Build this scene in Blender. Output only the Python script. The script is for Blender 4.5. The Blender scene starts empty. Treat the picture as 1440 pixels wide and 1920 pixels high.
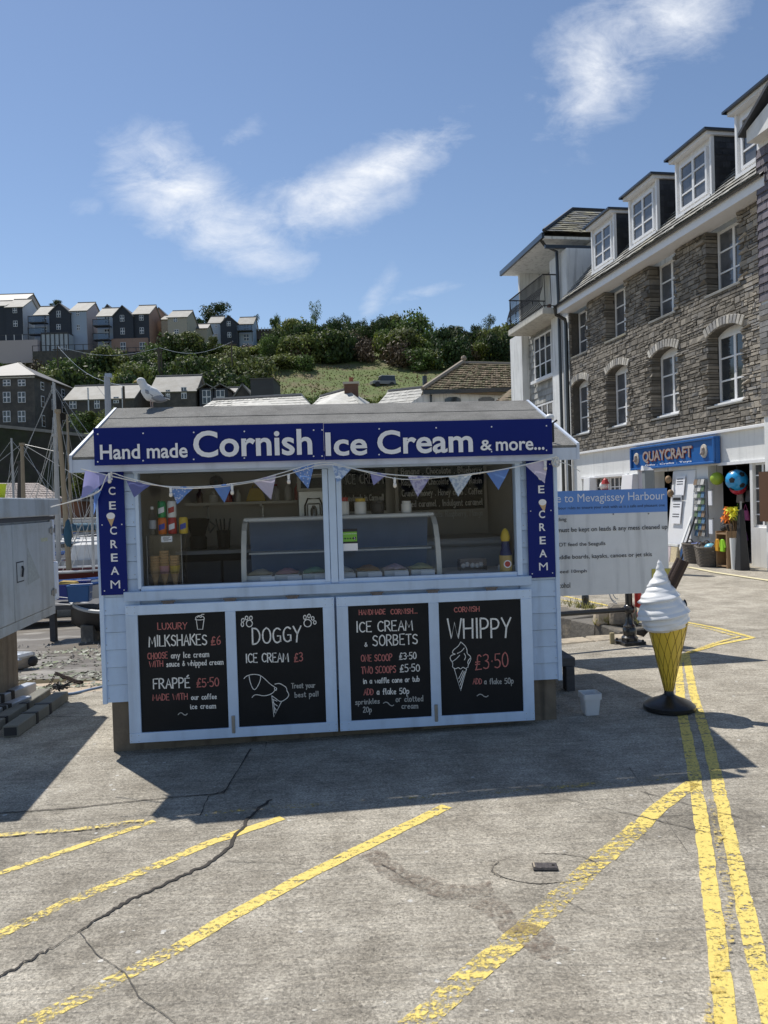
import bpy, bmesh, math, random
from mathutils import Vector, Matrix, Euler
from mathutils.geometry import tessellate_polygon
R = math.radians
random.seed(7)
S = bpy.context.scene
COL = S.collection
# ------------------------------------------------------------------ camera
FPX, EYE, ROLL, PITCH = 1450.0, 1.65, R(1.75), R(-0.9)
CF = Vector((0, math.cos(PITCH), math.sin(PITCH))); CR = Vector((1, 0, 0)); CU = CR.cross(CF)
cr, sr = math.cos(ROLL), math.sin(ROLL)
right = CR*cr - CU*sr; up = CR*sr + CU*cr
cam = bpy.data.cameras.new('camera'); camo = bpy.data.objects.new('camera', cam); COL.objects.link(camo)
m = Matrix((( right.x, up.x, -CF.x, 0), (right.y, up.y, -CF.y, 0), (right.z, up.z, -CF.z, EYE), (0, 0, 0, 1)))
camo.matrix_world = m
cam.sensor_fit = 'VERTICAL'; cam.sensor_height = 36; cam.sensor_width = 27; cam.lens = FPX/1920*36
cam.clip_start = 0.05; cam.clip_end = 3000
S.camera = camo
def ray(px, py):
    X, Y = px-720, py-960
    x = X*cr - Y*sr; y = X*sr + Y*cr
    return CF*FPX + CR*x - CU*y
def at(px, py, Y):
    d = ray(px, py); return Vector((0, 0, EYE)) + d*(Y/d.y)
def gz(x): return .016*(x+1.9)
def grd(px, py, dz=0):
    d = ray(px, py)          # plane z = .016(x+1.9)+dz
    t = (gz(0)+dz-EYE)/(d.z-.016*d.x); return Vector((0, 0, EYE)) + d*t
# ------------------------------------------------------------------ light
SUN_EL, SUN_AZ = R(58.9), R(-39.5)      # azimuth measured from +Y toward +X
sun = bpy.data.lights.new('sun', 'SUN'); sun.energy = 5.0; sun.angle = R(.53); sun.color = (1, .955, .88)
so = bpy.data.objects.new('sun', sun); COL.objects.link(so)
sd = Vector((math.sin(SUN_AZ)*math.cos(SUN_EL), math.cos(SUN_AZ)*math.cos(SUN_EL), math.sin(SUN_EL)))
so.rotation_euler = sd.to_track_quat('Z', 'Y').to_euler(); so.location = (-20, 20, 60)
S.view_settings.view_transform = 'Standard'; S.view_settings.look = 'None'
S.view_settings.exposure = 0.05; S.view_settings.gamma = 1; S.view_settings.use_curve_mapping = False
W = bpy.data.worlds.new('World'); S.world = W; W.use_nodes = True
nt = W.node_tree; nt.nodes.clear()
def N(t, type, **k):
    n = t.nodes.new(type)
    for a, b in k.items(): setattr(n, a, b)
    return n
def L(t, a, b): t.links.new(a, b)
def M(t, op, a, b=None, c=None, clamp=False):
    n = N(t, 'ShaderNodeMath', operation=op); n.use_clamp = clamp
    for i, v in enumerate((a, b, c)):
        if v is None: continue
        if isinstance(v, (int, float)): n.inputs[i].default_value = v
        else: L(t, v, n.inputs[i])
    return n.outputs[0]
def build_world():
    t = nt
    out = N(t, 'ShaderNodeOutputWorld'); bg = N(t, 'ShaderNodeBackground')
    sky = N(t, 'ShaderNodeTexSky'); sky.sky_type = 'NISHITA'; sky.sun_disc = False
    sky.sun_elevation = SUN_EL; sky.sun_rotation = SUN_AZ; sky.altitude = 0
    sky.air_density = 1.0; sky.dust_density = .15; sky.ozone_density = 1.5
    bg.inputs[1].default_value = .108
    tc = N(t, 'ShaderNodeTexCoord'); sep = N(t, 'ShaderNodeSeparateXYZ'); L(t, tc.outputs['Generated'], sep.inputs[0])
    x, y, z = sep.outputs
    ay = M(t, 'MAXIMUM', M(t, 'ABSOLUTE', y), .08)
    X = M(t, 'DIVIDE', x, ay); Z = M(t, 'DIVIDE', z, ay)
    comb = N(t, 'ShaderNodeCombineXYZ'); L(t, X, comb.inputs[0]); L(t, Z, comb.inputs[1])
    n1 = N(t, 'ShaderNodeTexNoise'); n1.inputs['Scale'].default_value = 6.5; n1.inputs['Detail'].default_value = 10; n1.inputs['Roughness'].default_value = .62; n1.inputs['Distortion'].default_value = .35
    mp = N(t, 'ShaderNodeMapping'); mp.inputs['Rotation'].default_value = (0, 0, R(-25)); mp.inputs['Scale'].default_value = (1, 1.35, 1)
    L(t, comb.outputs[0], mp.inputs[0]); L(t, mp.outputs[0], n1.inputs[0])
    tot = None
    # (px, py, along, across, angle, strength)
    for px, py, sx, sy, an, st in [(325, 345, 95, 68, -30, .95), (415, 420, 130, 50, -25, .95), (590, 385, 125, 48, 15, .95), (745, 298, 140, 38, 26, .95),
                                   (440, 262, 60, 20, 30, .38), (1140, 110, 130, 75, 50, .85), (1260, 20, 140, 70, 20, .8), (1090, 200, 60, 40, 60, .7),
                                   (930, 205, 50, 22, 50, .26), (700, 565, 60, 18, 55, .5), (790, 552, 60, 12, 12, .42), (170, 385, 90, 18, 10, .22)]:
        d = ray(px, py); cx, cz = d.x/d.y, d.z/d.y
        c, s = math.cos(R(an)), math.sin(R(an))
        dx = M(t, 'SUBTRACT', X, cx); dz = M(t, 'SUBTRACT', Z, cz)
        a = M(t, 'ADD', M(t, 'MULTIPLY', dx, c/(sx/FPX)), M(t, 'MULTIPLY', dz, s/(sx/FPX)))
        b = M(t, 'ADD', M(t, 'MULTIPLY', dx, -s/(sy/FPX)), M(t, 'MULTIPLY', dz, c/(sy/FPX)))
        q = M(t, 'ADD', M(t, 'MULTIPLY', a, a), M(t, 'MULTIPLY', b, b))
        g = M(t, 'MULTIPLY', M(t, 'EXPONENT', M(t, 'MULTIPLY', q, -.55)), st)
        tot = g if tot is None else M(t, 'MAXIMUM', tot, g)
    n2 = N(t, 'ShaderNodeTexNoise'); n2.inputs['Scale'].default_value = 16; n2.inputs['Detail'].default_value = 9; n2.inputs['Roughness'].default_value = .68; n2.inputs['Distortion'].default_value = .5
    mp2 = N(t, 'ShaderNodeMapping'); mp2.inputs['Rotation'].default_value = (0, 0, R(-35)); mp2.inputs['Scale'].default_value = (.8, 1.7, 1); L(t, comb.outputs[0], mp2.inputs[0]); L(t, mp2.outputs[0], n2.inputs[0])
    nz = M(t, 'ADD', M(t, 'MULTIPLY', M(t, 'SUBTRACT', n1.outputs[0], .5), 2.6), M(t, 'MULTIPLY', M(t, 'SUBTRACT', n2.outputs[0], .5), 1.5))
    v = M(t, 'SUBTRACT', M(t, 'ADD', tot, M(t, 'MULTIPLY', nz, M(t, 'POWER', M(t, 'ADD', tot, .05), .6))), .22)
    v = M(t, 'MULTIPLY', v, .92, clamp=True)
    v = M(t, 'POWER', v, 1.15)
    v = M(t, 'MULTIPLY', v, .92)
    mix = N(t, 'ShaderNodeMixRGB'); L(t, v, mix.inputs[0]); tint = N(t, 'ShaderNodeMixRGB', blend_type='MULTIPLY'); tint.inputs[0].default_value = 1; tint.inputs[2].default_value = (1.0, 1.0, 1.03, 1); L(t, sky.outputs[0], tint.inputs[1]); L(t, tint.outputs[0], mix.inputs[1]); mix.inputs[2].default_value = (8.6, 8.9, 9.4, 1)
    L(t, mix.outputs[0], bg.inputs[0]); L(t, bg.outputs[0], out.inputs[0])
build_world()
# ------------------------------------------------------------------ helpers
def props(o, label=None, cat=None, group=None, kind=None):
    if label: o['label'] = label
    if cat: o['category'] = cat
    if group: o['group'] = group
    if kind: o['kind'] = kind
    return o
def empty(name, loc=(0, 0, 0), rz=0, label=None, cat=None, group=None):
    o = bpy.data.objects.new(name, None); COL.objects.link(o); o.location = loc; o.rotation_euler = (0, 0, rz); o.empty_display_size = .1
    return props(o, label, cat, group)
def copy_tree(o, parent=None):
    c = o.copy(); COL.objects.link(c)
    if parent is not None: c.parent = parent
    for ch in list(o.children): copy_tree(ch, c)
    return c
class MB:
    def __init__(s): s.v = []; s.f = []; s.smooth = False
    def add(s, vs, fs):
        b = len(s.v); s.v += [Vector(v) for v in vs]; s.f += [tuple(i+b for i in f) for f in fs]; return s
    def box(s, x0, x1, y0, y1, z0, z1):
        return s.add([(x0,y0,z0),(x1,y0,z0),(x1,y1,z0),(x0,y1,z0),(x0,y0,z1),(x1,y0,z1),(x1,y1,z1),(x0,y1,z1)],
                     [(0,3,2,1),(4,5,6,7),(0,1,5,4),(1,2,6,5),(2,3,7,6),(3,0,4,7)])
    def hexa(s, b, t):   # bottom 4, top 4
        return s.add(list(b)+list(t), [(0,3,2,1),(4,5,6,7),(0,1,5,4),(1,2,6,5),(2,3,7,6),(3,0,4,7)])
    def slab(s, quad, th):  # quad ccw seen from outside; extrudes inward by th along normal
        q = [Vector(p) for p in quad]; n = (q[1]-q[0]).cross(q[-1]-q[0]).normalized()
        k = len(q); vs = q + [p-n*th for p in q]
        fs = [tuple(range(k)), tuple(range(2*k-1, k-1, -1))] + [(i, i+k, (i+1) % k + k, (i+1) % k) for i in range(k)]
        return s.add(vs, fs)
    def tube(s, pts, r, n=8, cap=True):
        pts = [Vector(p) for p in pts]; rs = r if isinstance(r, (list, tuple)) else [r]*len(pts)
        ref = None; rings = []
        for i, p in enumerate(pts):
            d = (pts[min(i+1, len(pts)-1)]-pts[max(i-1, 0)])
            if d.length < 1e-9: d = Vector((0, 0, 1))
            d.normalize()
            a = (ref if ref is not None and abs(ref.dot(d)) < .95 else (Vector((0, 0, 1)) if abs(d.z) < .9 else Vector((1, 0, 0))))
            u_ = d.cross(a).normalized(); w = d.cross(u_); ref = a
            rings.append([p+(u_*math.cos(2*math.pi*k/n)+w*math.sin(2*math.pi*k/n))*rs[i] for k in range(n)])
        b = len(s.v)
        for rg in rings: s.v += rg
        for i in range(len(rings)-1):
            for k in range(n):
                a0 = b+i*n+k; a1 = b+i*n+(k+1) % n; s.f.append((a0, a0+n, a1+n, a1))
        if cap: s.f.append(tuple(b+k for k in range(n))); s.f.append(tuple(b+(len(rings)-1)*n+k for k in range(n-1, -1, -1)))
        return s
    def lathe(s, prof, n=24, c=(0, 0, 0), sx=1, sy=1):
        b = len(s.v); c = Vector(c)
        for r, z in prof:
            for k in range(n):
                a = 2*math.pi*k/n; s.v.append(c+Vector((r*math.cos(a)*sx, r*math.sin(a)*sy, z)))
        for i in range(len(prof)-1):
            for k in range(n):
                a0 = b+i*n+k; a1 = b+i*n+(k+1) % n; s.f.append((a0, a1, a1+n, a0+n))
        if prof[0][0] > 1e-5: s.f.append(tuple(b+k for k in range(n-1, -1, -1)))
        if prof[-1][0] > 1e-5: s.f.append(tuple(b+(len(prof)-1)*n+k for k in range(n)))
        return s
    def ball(s, c, r, n=12, sc=(1, 1, 1)):
        h = n//2; pr = [(max(r*math.sin(math.pi*i/h), 1e-4), -r*math.cos(math.pi*i/h)*sc[2]) for i in range(h+1)]
        return s.lathe(pr, n, c, sc[0], sc[1])
    def poly(s, pts): return s.add(pts, [tuple(range(len(pts)))])
    def xf(s, mat):
        s.v = [mat @ v for v in s.v]; return s
    def build(s, name, mat, parent=None, label=None, cat=None, group=None, kind=None, bevel=0, smooth=None, mesh_loc=None):
        me = bpy.data.meshes.new(name); me.from_pydata([tuple(v) for v in s.v], [], s.f); me.update()
        me.materials.append(mat)
        if bevel:
            bm = bmesh.new(); bm.from_mesh(me); bmesh.ops.remove_doubles(bm, verts=bm.verts, dist=1e-6)
            bmesh.ops.bevel(bm, geom=bm.edges[:], offset=bevel, segments=1, affect='EDGES', clamp_overlap=True); bm.to_mesh(me); bm.free()
        if smooth if smooth is not None else s.smooth:
            me.shade_smooth()
            if smooth == 'auto' or s.smooth == 'auto':
                me.set_sharp_from_angle(angle=R(40))
        o = bpy.data.objects.new(name, me); COL.objects.link(o)
        if parent is not None: o.parent = parent
        return props(o, label, cat, group, kind)
def inst(name, me, loc, parent=None, rz=0, sc=(1, 1, 1), **k):
    o = bpy.data.objects.new(name, me); COL.objects.link(o); o.location = loc; o.rotation_euler = (0, 0, rz); o.scale = sc
    if parent is not None: o.parent = parent
    return props(o, **k)
# ---- materials
MATS = {}
def mat(name, col=(.5, .5, .5), rough=.7, var=.12, scale=6, bump=0, bscale=40, metal=0, objvar=0, isl=0, spec=.5, col2=None, c2s=2, c2t=.5, c2w=.12, coat=0, stretch=None, trans=None, streak=0):
    if name in MATS: return MATS[name]
    m_ = bpy.data.materials.new(name); m_.use_nodes = True; t = m_.node_tree; b = t.nodes['Principled BSDF']
    b.inputs['Roughness'].default_value = rough; b.inputs['Metallic'].default_value = metal
    b.inputs['Specular IOR Level'].default_value = spec
    if coat: b.inputs['Coat Weight'].default_value = coat; b.inputs['Coat Roughness'].default_value = .08
    tc = N(t, 'ShaderNodeTexCoord'); co = tc.outputs['Object']
    if stretch:
        mp = N(t, 'ShaderNodeMapping'); mp.inputs['Scale'].default_value = stretch; L(t, co, mp.inputs[0]); co = mp.outputs[0]
    n = N(t, 'ShaderNodeTexNoise'); n.inputs['Scale'].default_value = scale; n.inputs['Detail'].default_value = 6; n.inputs['Roughness'].default_value = .65; L(t, co, n.inputs[0])
    f = M(t, 'MULTIPLY_ADD', M(t, 'SUBTRACT', n.outputs[0], .5), var*4, 1.0)
    if objvar:
        oi = N(t, 'ShaderNodeObjectInfo'); f = M(t, 'MULTIPLY', f, M(t, 'MULTIPLY_ADD', M(t, 'SUBTRACT', oi.outputs['Random'], .5), objvar*2, 1.0))
    if isl:
        ge = N(t, 'ShaderNodeNewGeometry'); f = M(t, 'MULTIPLY', f, M(t, 'MULTIPLY_ADD', M(t, 'SUBTRACT', ge.outputs['Random Per Island'], .5), isl*2, 1.0))
    if streak:
        mp2 = N(t, 'ShaderNodeMapping'); mp2.inputs['Scale'].default_value = (9, 9, .7); L(t, tc.outputs['Object'], mp2.inputs[0])
        n3 = N(t, 'ShaderNodeTexNoise'); n3.inputs['Scale'].default_value = 1; n3.inputs['Detail'].default_value = 5; L(t, mp2.outputs[0], n3.inputs[0])
        f = M(t, 'MULTIPLY', f, M(t, 'MULTIPLY_ADD', M(t, 'MAXIMUM', M(t, 'SUBTRACT', n3.outputs[0], .52), 0), -streak*6, 1.0))
        f = M(t, 'MAXIMUM', f, .3)
    base = None
    if col2:
        n2 = N(t, 'ShaderNodeTexNoise'); n2.inputs['Scale'].default_value = c2s; n2.inputs['Detail'].default_value = 7; n2.inputs['Roughness'].default_value = .7; L(t, co, n2.inputs[0])
        src = n2.outputs[0]
        if objvar:
            oi2 = N(t, 'ShaderNodeObjectInfo'); src = M(t, 'ADD', src, M(t, 'MULTIPLY', M(t, 'SUBTRACT', M(t, 'FRACT', M(t, 'MULTIPLY', oi2.outputs['Random'], 7.3)), .5), .45))
        if isl:
            ge2 = N(t, 'ShaderNodeNewGeometry'); src = M(t, 'ADD', src, M(t, 'MULTIPLY', M(t, 'SUBTRACT', M(t, 'FRACT', M(t, 'MULTIPLY', ge2.outputs['Random Per Island'], 7.3)), .5), .45))
        mr = N(t, 'ShaderNodeMapRange'); mr.inputs[1].default_value = c2t-c2w; mr.inputs[2].default_value = c2t+c2w; L(t, src, mr.inputs[0])
        mx = N(t, 'ShaderNodeMixRGB'); L(t, mr.outputs[0], mx.inputs[0]); mx.inputs[1].default_value = (*col, 1); mx.inputs[2].default_value = (*col2, 1); base = mx.outputs[0]
    vm = N(t, 'ShaderNodeVectorMath', operation='SCALE')
    if base is not None: L(t, base, vm.inputs[0])
    else: vm.inputs[0].default_value = col
    L(t, f, vm.inputs['Scale']); L(t, vm.outputs[0], b.inputs['Base Color'])
    if bump:
        nb = N(t, 'ShaderNodeTexNoise'); nb.inputs['Scale'].default_value = bscale; nb.inputs['Detail'].default_value = 5; L(t, co, nb.inputs[0])
        bp = N(t, 'ShaderNodeBump'); bp.inputs['Strength'].default_value = bump; bp.inputs['Distance'].default_value = .01; L(t, nb.outputs[0], bp.inputs['Height']); L(t, bp.outputs[0], b.inputs['Normal'])
    if trans:
        tr = N(t, 'ShaderNodeBsdfTranslucent'); vm2 = N(t, 'ShaderNodeVectorMath', operation='SCALE'); L(t, vm.outputs[0], vm2.inputs[0]); vm2.inputs['Scale'].default_value = 1.3
        L(t, vm2.outputs[0], tr.inputs[0]); ms = N(t, 'ShaderNodeMixShader'); ms.inputs[0].default_value = trans
        L(t, b.outputs[0], ms.inputs[1]); L(t, tr.outputs[0], ms.inputs[2]); L(t, ms.outputs[0], t.nodes['Material Output'].inputs[0])
    MATS[name] = m_
    return m_
def glass_mat(name, tint=(1, 1, 1), refl=.08, rough=.02):
    if name in MATS: return MATS[name]
    m_ = bpy.data.materials.new(name); m_.use_nodes = True; t = m_.node_tree; t.nodes.clear()
    o = N(t, 'ShaderNodeOutputMaterial'); ms = N(t, 'ShaderNodeMixShader'); tr = N(t, 'ShaderNodeBsdfTransparent'); gl = N(t, 'ShaderNodeBsdfGlossy')
    tr.inputs[0].default_value = (*tint, 1); gl.inputs['Roughness'].default_value = rough
    lw = N(t, 'ShaderNodeLayerWeight'); lw.inputs[0].default_value = .25
    L(t, M(t, 'ADD', M(t, 'MULTIPLY', lw.outputs['Fresnel'], .35), refl, clamp=True), ms.inputs[0]); L(t, tr.outputs[0], ms.inputs[1]); L(t, gl.outputs[0], ms.inputs[2]); L(t, ms.outputs[0], o.inputs[0])
    MATS[name] = m_; return m_
# ---- print lettering
def text_mesh(txt, bold=0.0, spacing=1.0, italic=0):
    c = bpy.data.curves.new('txt', 'FONT'); c.body = txt; c.offset = bold; c.space_character = spacing; c.resolution_u = 4; c.size = 1; c.shear = italic
    o = bpy.data.objects.new('txt', c); COL.objects.link(o); dg = bpy.context.evaluated_depsgraph_get(); dg.update()
    me = bpy.data.meshes.new_from_object(o.evaluated_get(dg)); bpy.data.objects.remove(o); bpy.data.curves.remove(c)
    vs = [v.co.copy() for v in me.vertices]; fs = [tuple(p.vertices) for p in me.polygons]; bpy.data.meshes.remove(me)
    return vs, fs
def put_text(mb, txt, x0, x1, z0, z1, y, bold=.02, keep=False, spacing=1.0, shear=0):
    """letters stand in local XZ plane, facing -Y, fitted into the box"""
    vs, fs = text_mesh(txt, bold, spacing)
    a = min(v.x for v in vs); b = max(v.x for v in vs); c = min(v.y for v in vs); d = max(v.y for v in vs)
    sx = (x1-x0)/(b-a); sz = (z1-z0)/(d-c) if z1 is not None else sx
    mb.add([(x0+(v.x-a)*sx, y, z0+(v.y-c)*sz+shear*(v.x-a)*sx) for v in vs], fs)
# ---- chalk lettering: single strokes, drawn as thin ribbons
GL = {
'A':(7,"0,0 3.5,10 7,0;1.4,4 5.8,3.8"),'B':(6.5,"0,0 0,10;*0,10 4,10 5.5,8 4,5.6 0,5.2;*0,5.2 5,5 6,2.4 4,0 0,0"),'C':(7,"*6.5,8.4 4,10 1,8.4 0,5 1,1.4 4,0 6.5,1.4"),
'D':(7,"0,0 0,10;*0,10 4,9.6 6.5,6.5 6.2,2.6 3.5,.2 0,0"),'E':(6,"5.5,10 0,10 0,0 5.6,0;0,5.2 4.4,5.3"),'F':(5.6,"5.5,10 0,9.8 0,0;0,5.2 4.2,5.3"),
'G':(7.4,"*6.6,8.6 4,10 1,8.4 0,5 1,1.2 4,0 6.6,1.6;6.6,1 6.6,4.6 4,4.6"),'H':(7,"0,0 0,10;6.4,0 6.6,10;0,5 6.5,5.2"),'I':(2,"1,0 1,10"),
'K':(6.5,"0,0 0,10;6,10 0,4.6;1.6,6 6.4,0"),'L':(5.5,"0,10 0,0 5.4,.1"),'M':(8.6,"0,0 .8,10 4.2,3 7.6,10 8.4,0"),'N':(7.4,"0,0 0,10 6.6,0 6.8,10"),
'O':(7.6,"*3.8,10 1,8.6 0,5 1,1.3 3.8,0 6.6,1.4 7.4,5 6.4,8.6 3.8,10"),'P':(6.2,"0,0 0,10;*0,10 4.4,9.9 6,7.6 4.4,4.9 0,4.6"),'R':(6.6,"0,0 0,10;*0,10 4.4,9.9 5.8,7.6 4.2,5.2 0,4.9;2.4,5 6.4,0"),
'S':(6.4,"*5.8,8.6 3.4,10 .6,8.6 .8,6.2 3.4,5.2 5.8,3.8 5.6,1.2 3,0 .2,1.4"),'T':(6.4,"0,10 6.4,10;3.2,10 3.2,0"),'U':(7,"*0,10 0,3 1.6,.2 4.8,.2 6.4,3 6.4,10"),
'V':(7,"0,10 3.4,0 7,10"),'W':(10,"0,10 2.4,0 5,8 7.4,0 10,10"),'X':(6.6,"0,10 6.4,0;6.2,10 0,0"),'Y':(6.8,"0,10 3.4,5;6.8,10 3.4,5 2.6,0"),'Z':(6,"0,10 6,10 0,0 6,0"),
'a':(5.2,"*4.4,5.6 1.8,6 .2,3.4 .8,.6 2.8,.2 4.4,2.6;4.5,6 4.6,0"),'b':(5.2,"0,10 0,0;*0,3.4 1.6,5.8 4.2,5 4.6,2.2 3,.1 .8,.3 0,1.6"),'c':(4.6,"*4.2,5.2 2,6 .3,4 .4,1.4 2.2,0 4.2,.9"),
'd':(5.2,"*4.4,4.6 2.4,6 .4,4.2 .4,1.4 2.4,0 4.4,1.8;4.5,10 4.6,0"),'e':(4.8,"*.4,3 4.3,3.4 3.8,5.6 1.8,6 .3,4 .4,1.4 2.4,0 4.4,1"),'f':(3.8,"*3.8,9.4 2.2,9.8 1.4,8 1.4,0;0,5.6 3.2,5.8"),
'g':(5.2,"*4.4,5.4 1.8,6 .2,3.6 1,.8 3,.8 4.4,2.8;*4.5,6 4.6,-2 3,-3.8 .6,-3.2"),'h':(5.2,"0,10 0,0;*0,3.4 2,6 4,5.4 4.4,3 4.5,0"),'i':(1.8,"*.7,6 .7,1 1.6,0;.7,8 .8,8.6"),
'j':(2.4,"*1.6,6 1.6,-2 0,-3.4;1.6,8 1.7,8.6"),'k':(4.8,"0,10 0,0;4.2,6 0,2.8;1.4,3.8 4.6,0"),'l':(1.8,"*.6,10 .6,1.4 1.6,0"),'m':(8,"0,6 0,0;*0,3.8 1.6,6 3.4,5.4 3.6,3 3.6,0;*3.6,3.8 5.4,6 7.2,5.4 7.3,3 7.4,0"),
'n':(5.2,"0,6 0,0;*0,3.6 2,6 4,5.4 4.4,3 4.5,0"),'o':(5,"*2.4,6 .5,4.8 .1,2.8 .8,.6 2.4,0 4.2,1 4.6,3.2 3.8,5.4 2.4,6"),'p':(5.2,"0,6 0,-4;*0,4 2,6 4.2,5.2 4.6,2.8 3.4,.2 1,0 0,1.6"),
'r':(3.8,"0,6 0,0;*0,3.6 1.4,5.8 3.6,5.6"),'s':(4.2,"*3.8,5.2 2,6 .5,4.8 1.8,3.4 3.6,2.2 3.4,.4 1.6,0 .1,.8"),'t':(3.6,"*1.4,8.6 1.4,1.2 2.4,0 3.6,.5;0,6 3.4,6.1"),
'u':(5.2,"*0,6 .1,1.6 1.8,0 4,1.4 4.4,3;4.4,6 4.6,0"),'v':(4.8,"0,6 2.2,0 4.6,6"),'w':(7,"0,6 1.8,0 3.5,4.6 5.2,0 7,6"),'x':(4.6,"0,6 4.2,0;4.2,6 0,0"),'y':(5,"0,6 2.4,.4;4.8,6 2.4,.4 .8,-3.6"),
'0':(6,"*3,10 .8,8.4 0,5 .8,1.4 3,0 5.2,1.6 5.8,5 5,8.6 3,10"),'1':(3,"0,8 1.8,10 1.8,0"),'2':(5.6,"*.2,8 2,10 4.6,9 4.8,6.8 0,0;0,0 5.6,.1"),'3':(5.6,"*.2,9 2.6,10 5,8.8 4.6,6.2 2,5.4;*2,5.4 5,4.6 5.4,1.8 3,0 .1,1"),
'5':(5.6,"5.2,10 .8,10 .5,5.6;*.5,5.6 3,6.2 5.4,4.4 5.2,1.4 2.6,0 .1,1"),'6':(5.8,"*4.6,10 1.6,7.6 .2,3.6 1.4,.4 4,.2 5.6,2.4 4.6,5 2.2,5.2 .4,3.2"),'4':(5.6,"4,0 4,10 0,3 5.6,3"),
'£':(6.2,"*5.8,8.6 4,10 2.2,8.6 2.2,4 .6,0;0,0 6,.2;.4,5 4.6,5.2;.2,3.4 4.4,3.6"),'·':(2,"1,4.6 1.2,5.2"),'.':(2,".8,0 1,.6"),',':(2,"1,.6 .4,-1.4"),'!':(2,"1,10 1,3;1,.2 1,.8"),':':(2,"1,1 1,1.6;1,4.6 1,5.2"),
'&':(5.4,"*4.8,1 1.4,8 2.6,9.4 3.8,8 1,4.4 .2,2 2,0 4,1.4 5,4"),'É':(6,"5.5,10 0,10 0,0 5.6,0;0,5.2 4.4,5.3;2.4,11.4 4.4,13"),'~':(9,"*0,1 2,3 4,2.4 5.4,.6 7.4,.2 8.6,1.6"),"'":(1.6,".6,10 .4,8"),' ':(4,"")}
def smoothline(p, it=2):
    for _ in range(it):
        q = [p[0]]
        for a, b in zip(p, p[1:]): q += [(a[0]*.75+b[0]*.25, a[1]*.75+b[1]*.25), (a[0]*.25+b[0]*.75, a[1]*.25+b[1]*.75)]
        q.append(p[-1]); p = q
    return p
def ribbon(mb, pts, w, y):
    if len(pts) < 2: return
    k = len(pts); vs = []
    for i, (x, z) in enumerate(pts):
        a = pts[max(i-1, 0)]; b = pts[min(i+1, k-1)]; dx, dz = b[0]-a[0], b[1]-a[1]; l = math.hypot(dx, dz) or 1
        ww = w*random.uniform(.8, 1.12)/2; nx, nz = -dz/l*ww, dx/l*ww
        ex = ez = 0
        if i == 0: ex, ez = -dx/l*w*.3, -dz/l*w*.3
        if i == k-1: ex, ez = dx/l*w*.3, dz/l*w*.3
        vs += [(x+nx+ex, y, z+nz+ez), (x-nx+ex, y, z-nz+ez)]
    mb.add(vs, [(2*i, 2*i+1, 2*i+3, 2*i+2) for i in range(k-1)])
def chalk(mb, txt, x0, x1, z0, h, y, w=.0055, slope=0.0):
    tot = sum(GL[c][0]+1.7 for c in txt)-1.7; sx = (x1-x0)/tot; sz = h/10; x = 0
    for c in txt:
        adv, st = GL[c]; jz = random.uniform(-.25, .25); js = random.uniform(.95, 1.05)
        for line in filter(None, st.split(';')):
            sm = line[0] == '*'; p = [tuple(map(float, q.split(','))) for q in line.lstrip('*').split()]
            if sm: p = smoothline(p)
            ribbon(mb, [(x0+(x+q[0])*sx, z0+(q[1]*js+jz)*sz+slope*(x+q[0])*sx) for q in p], w, y)
        x += adv+1.7
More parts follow.
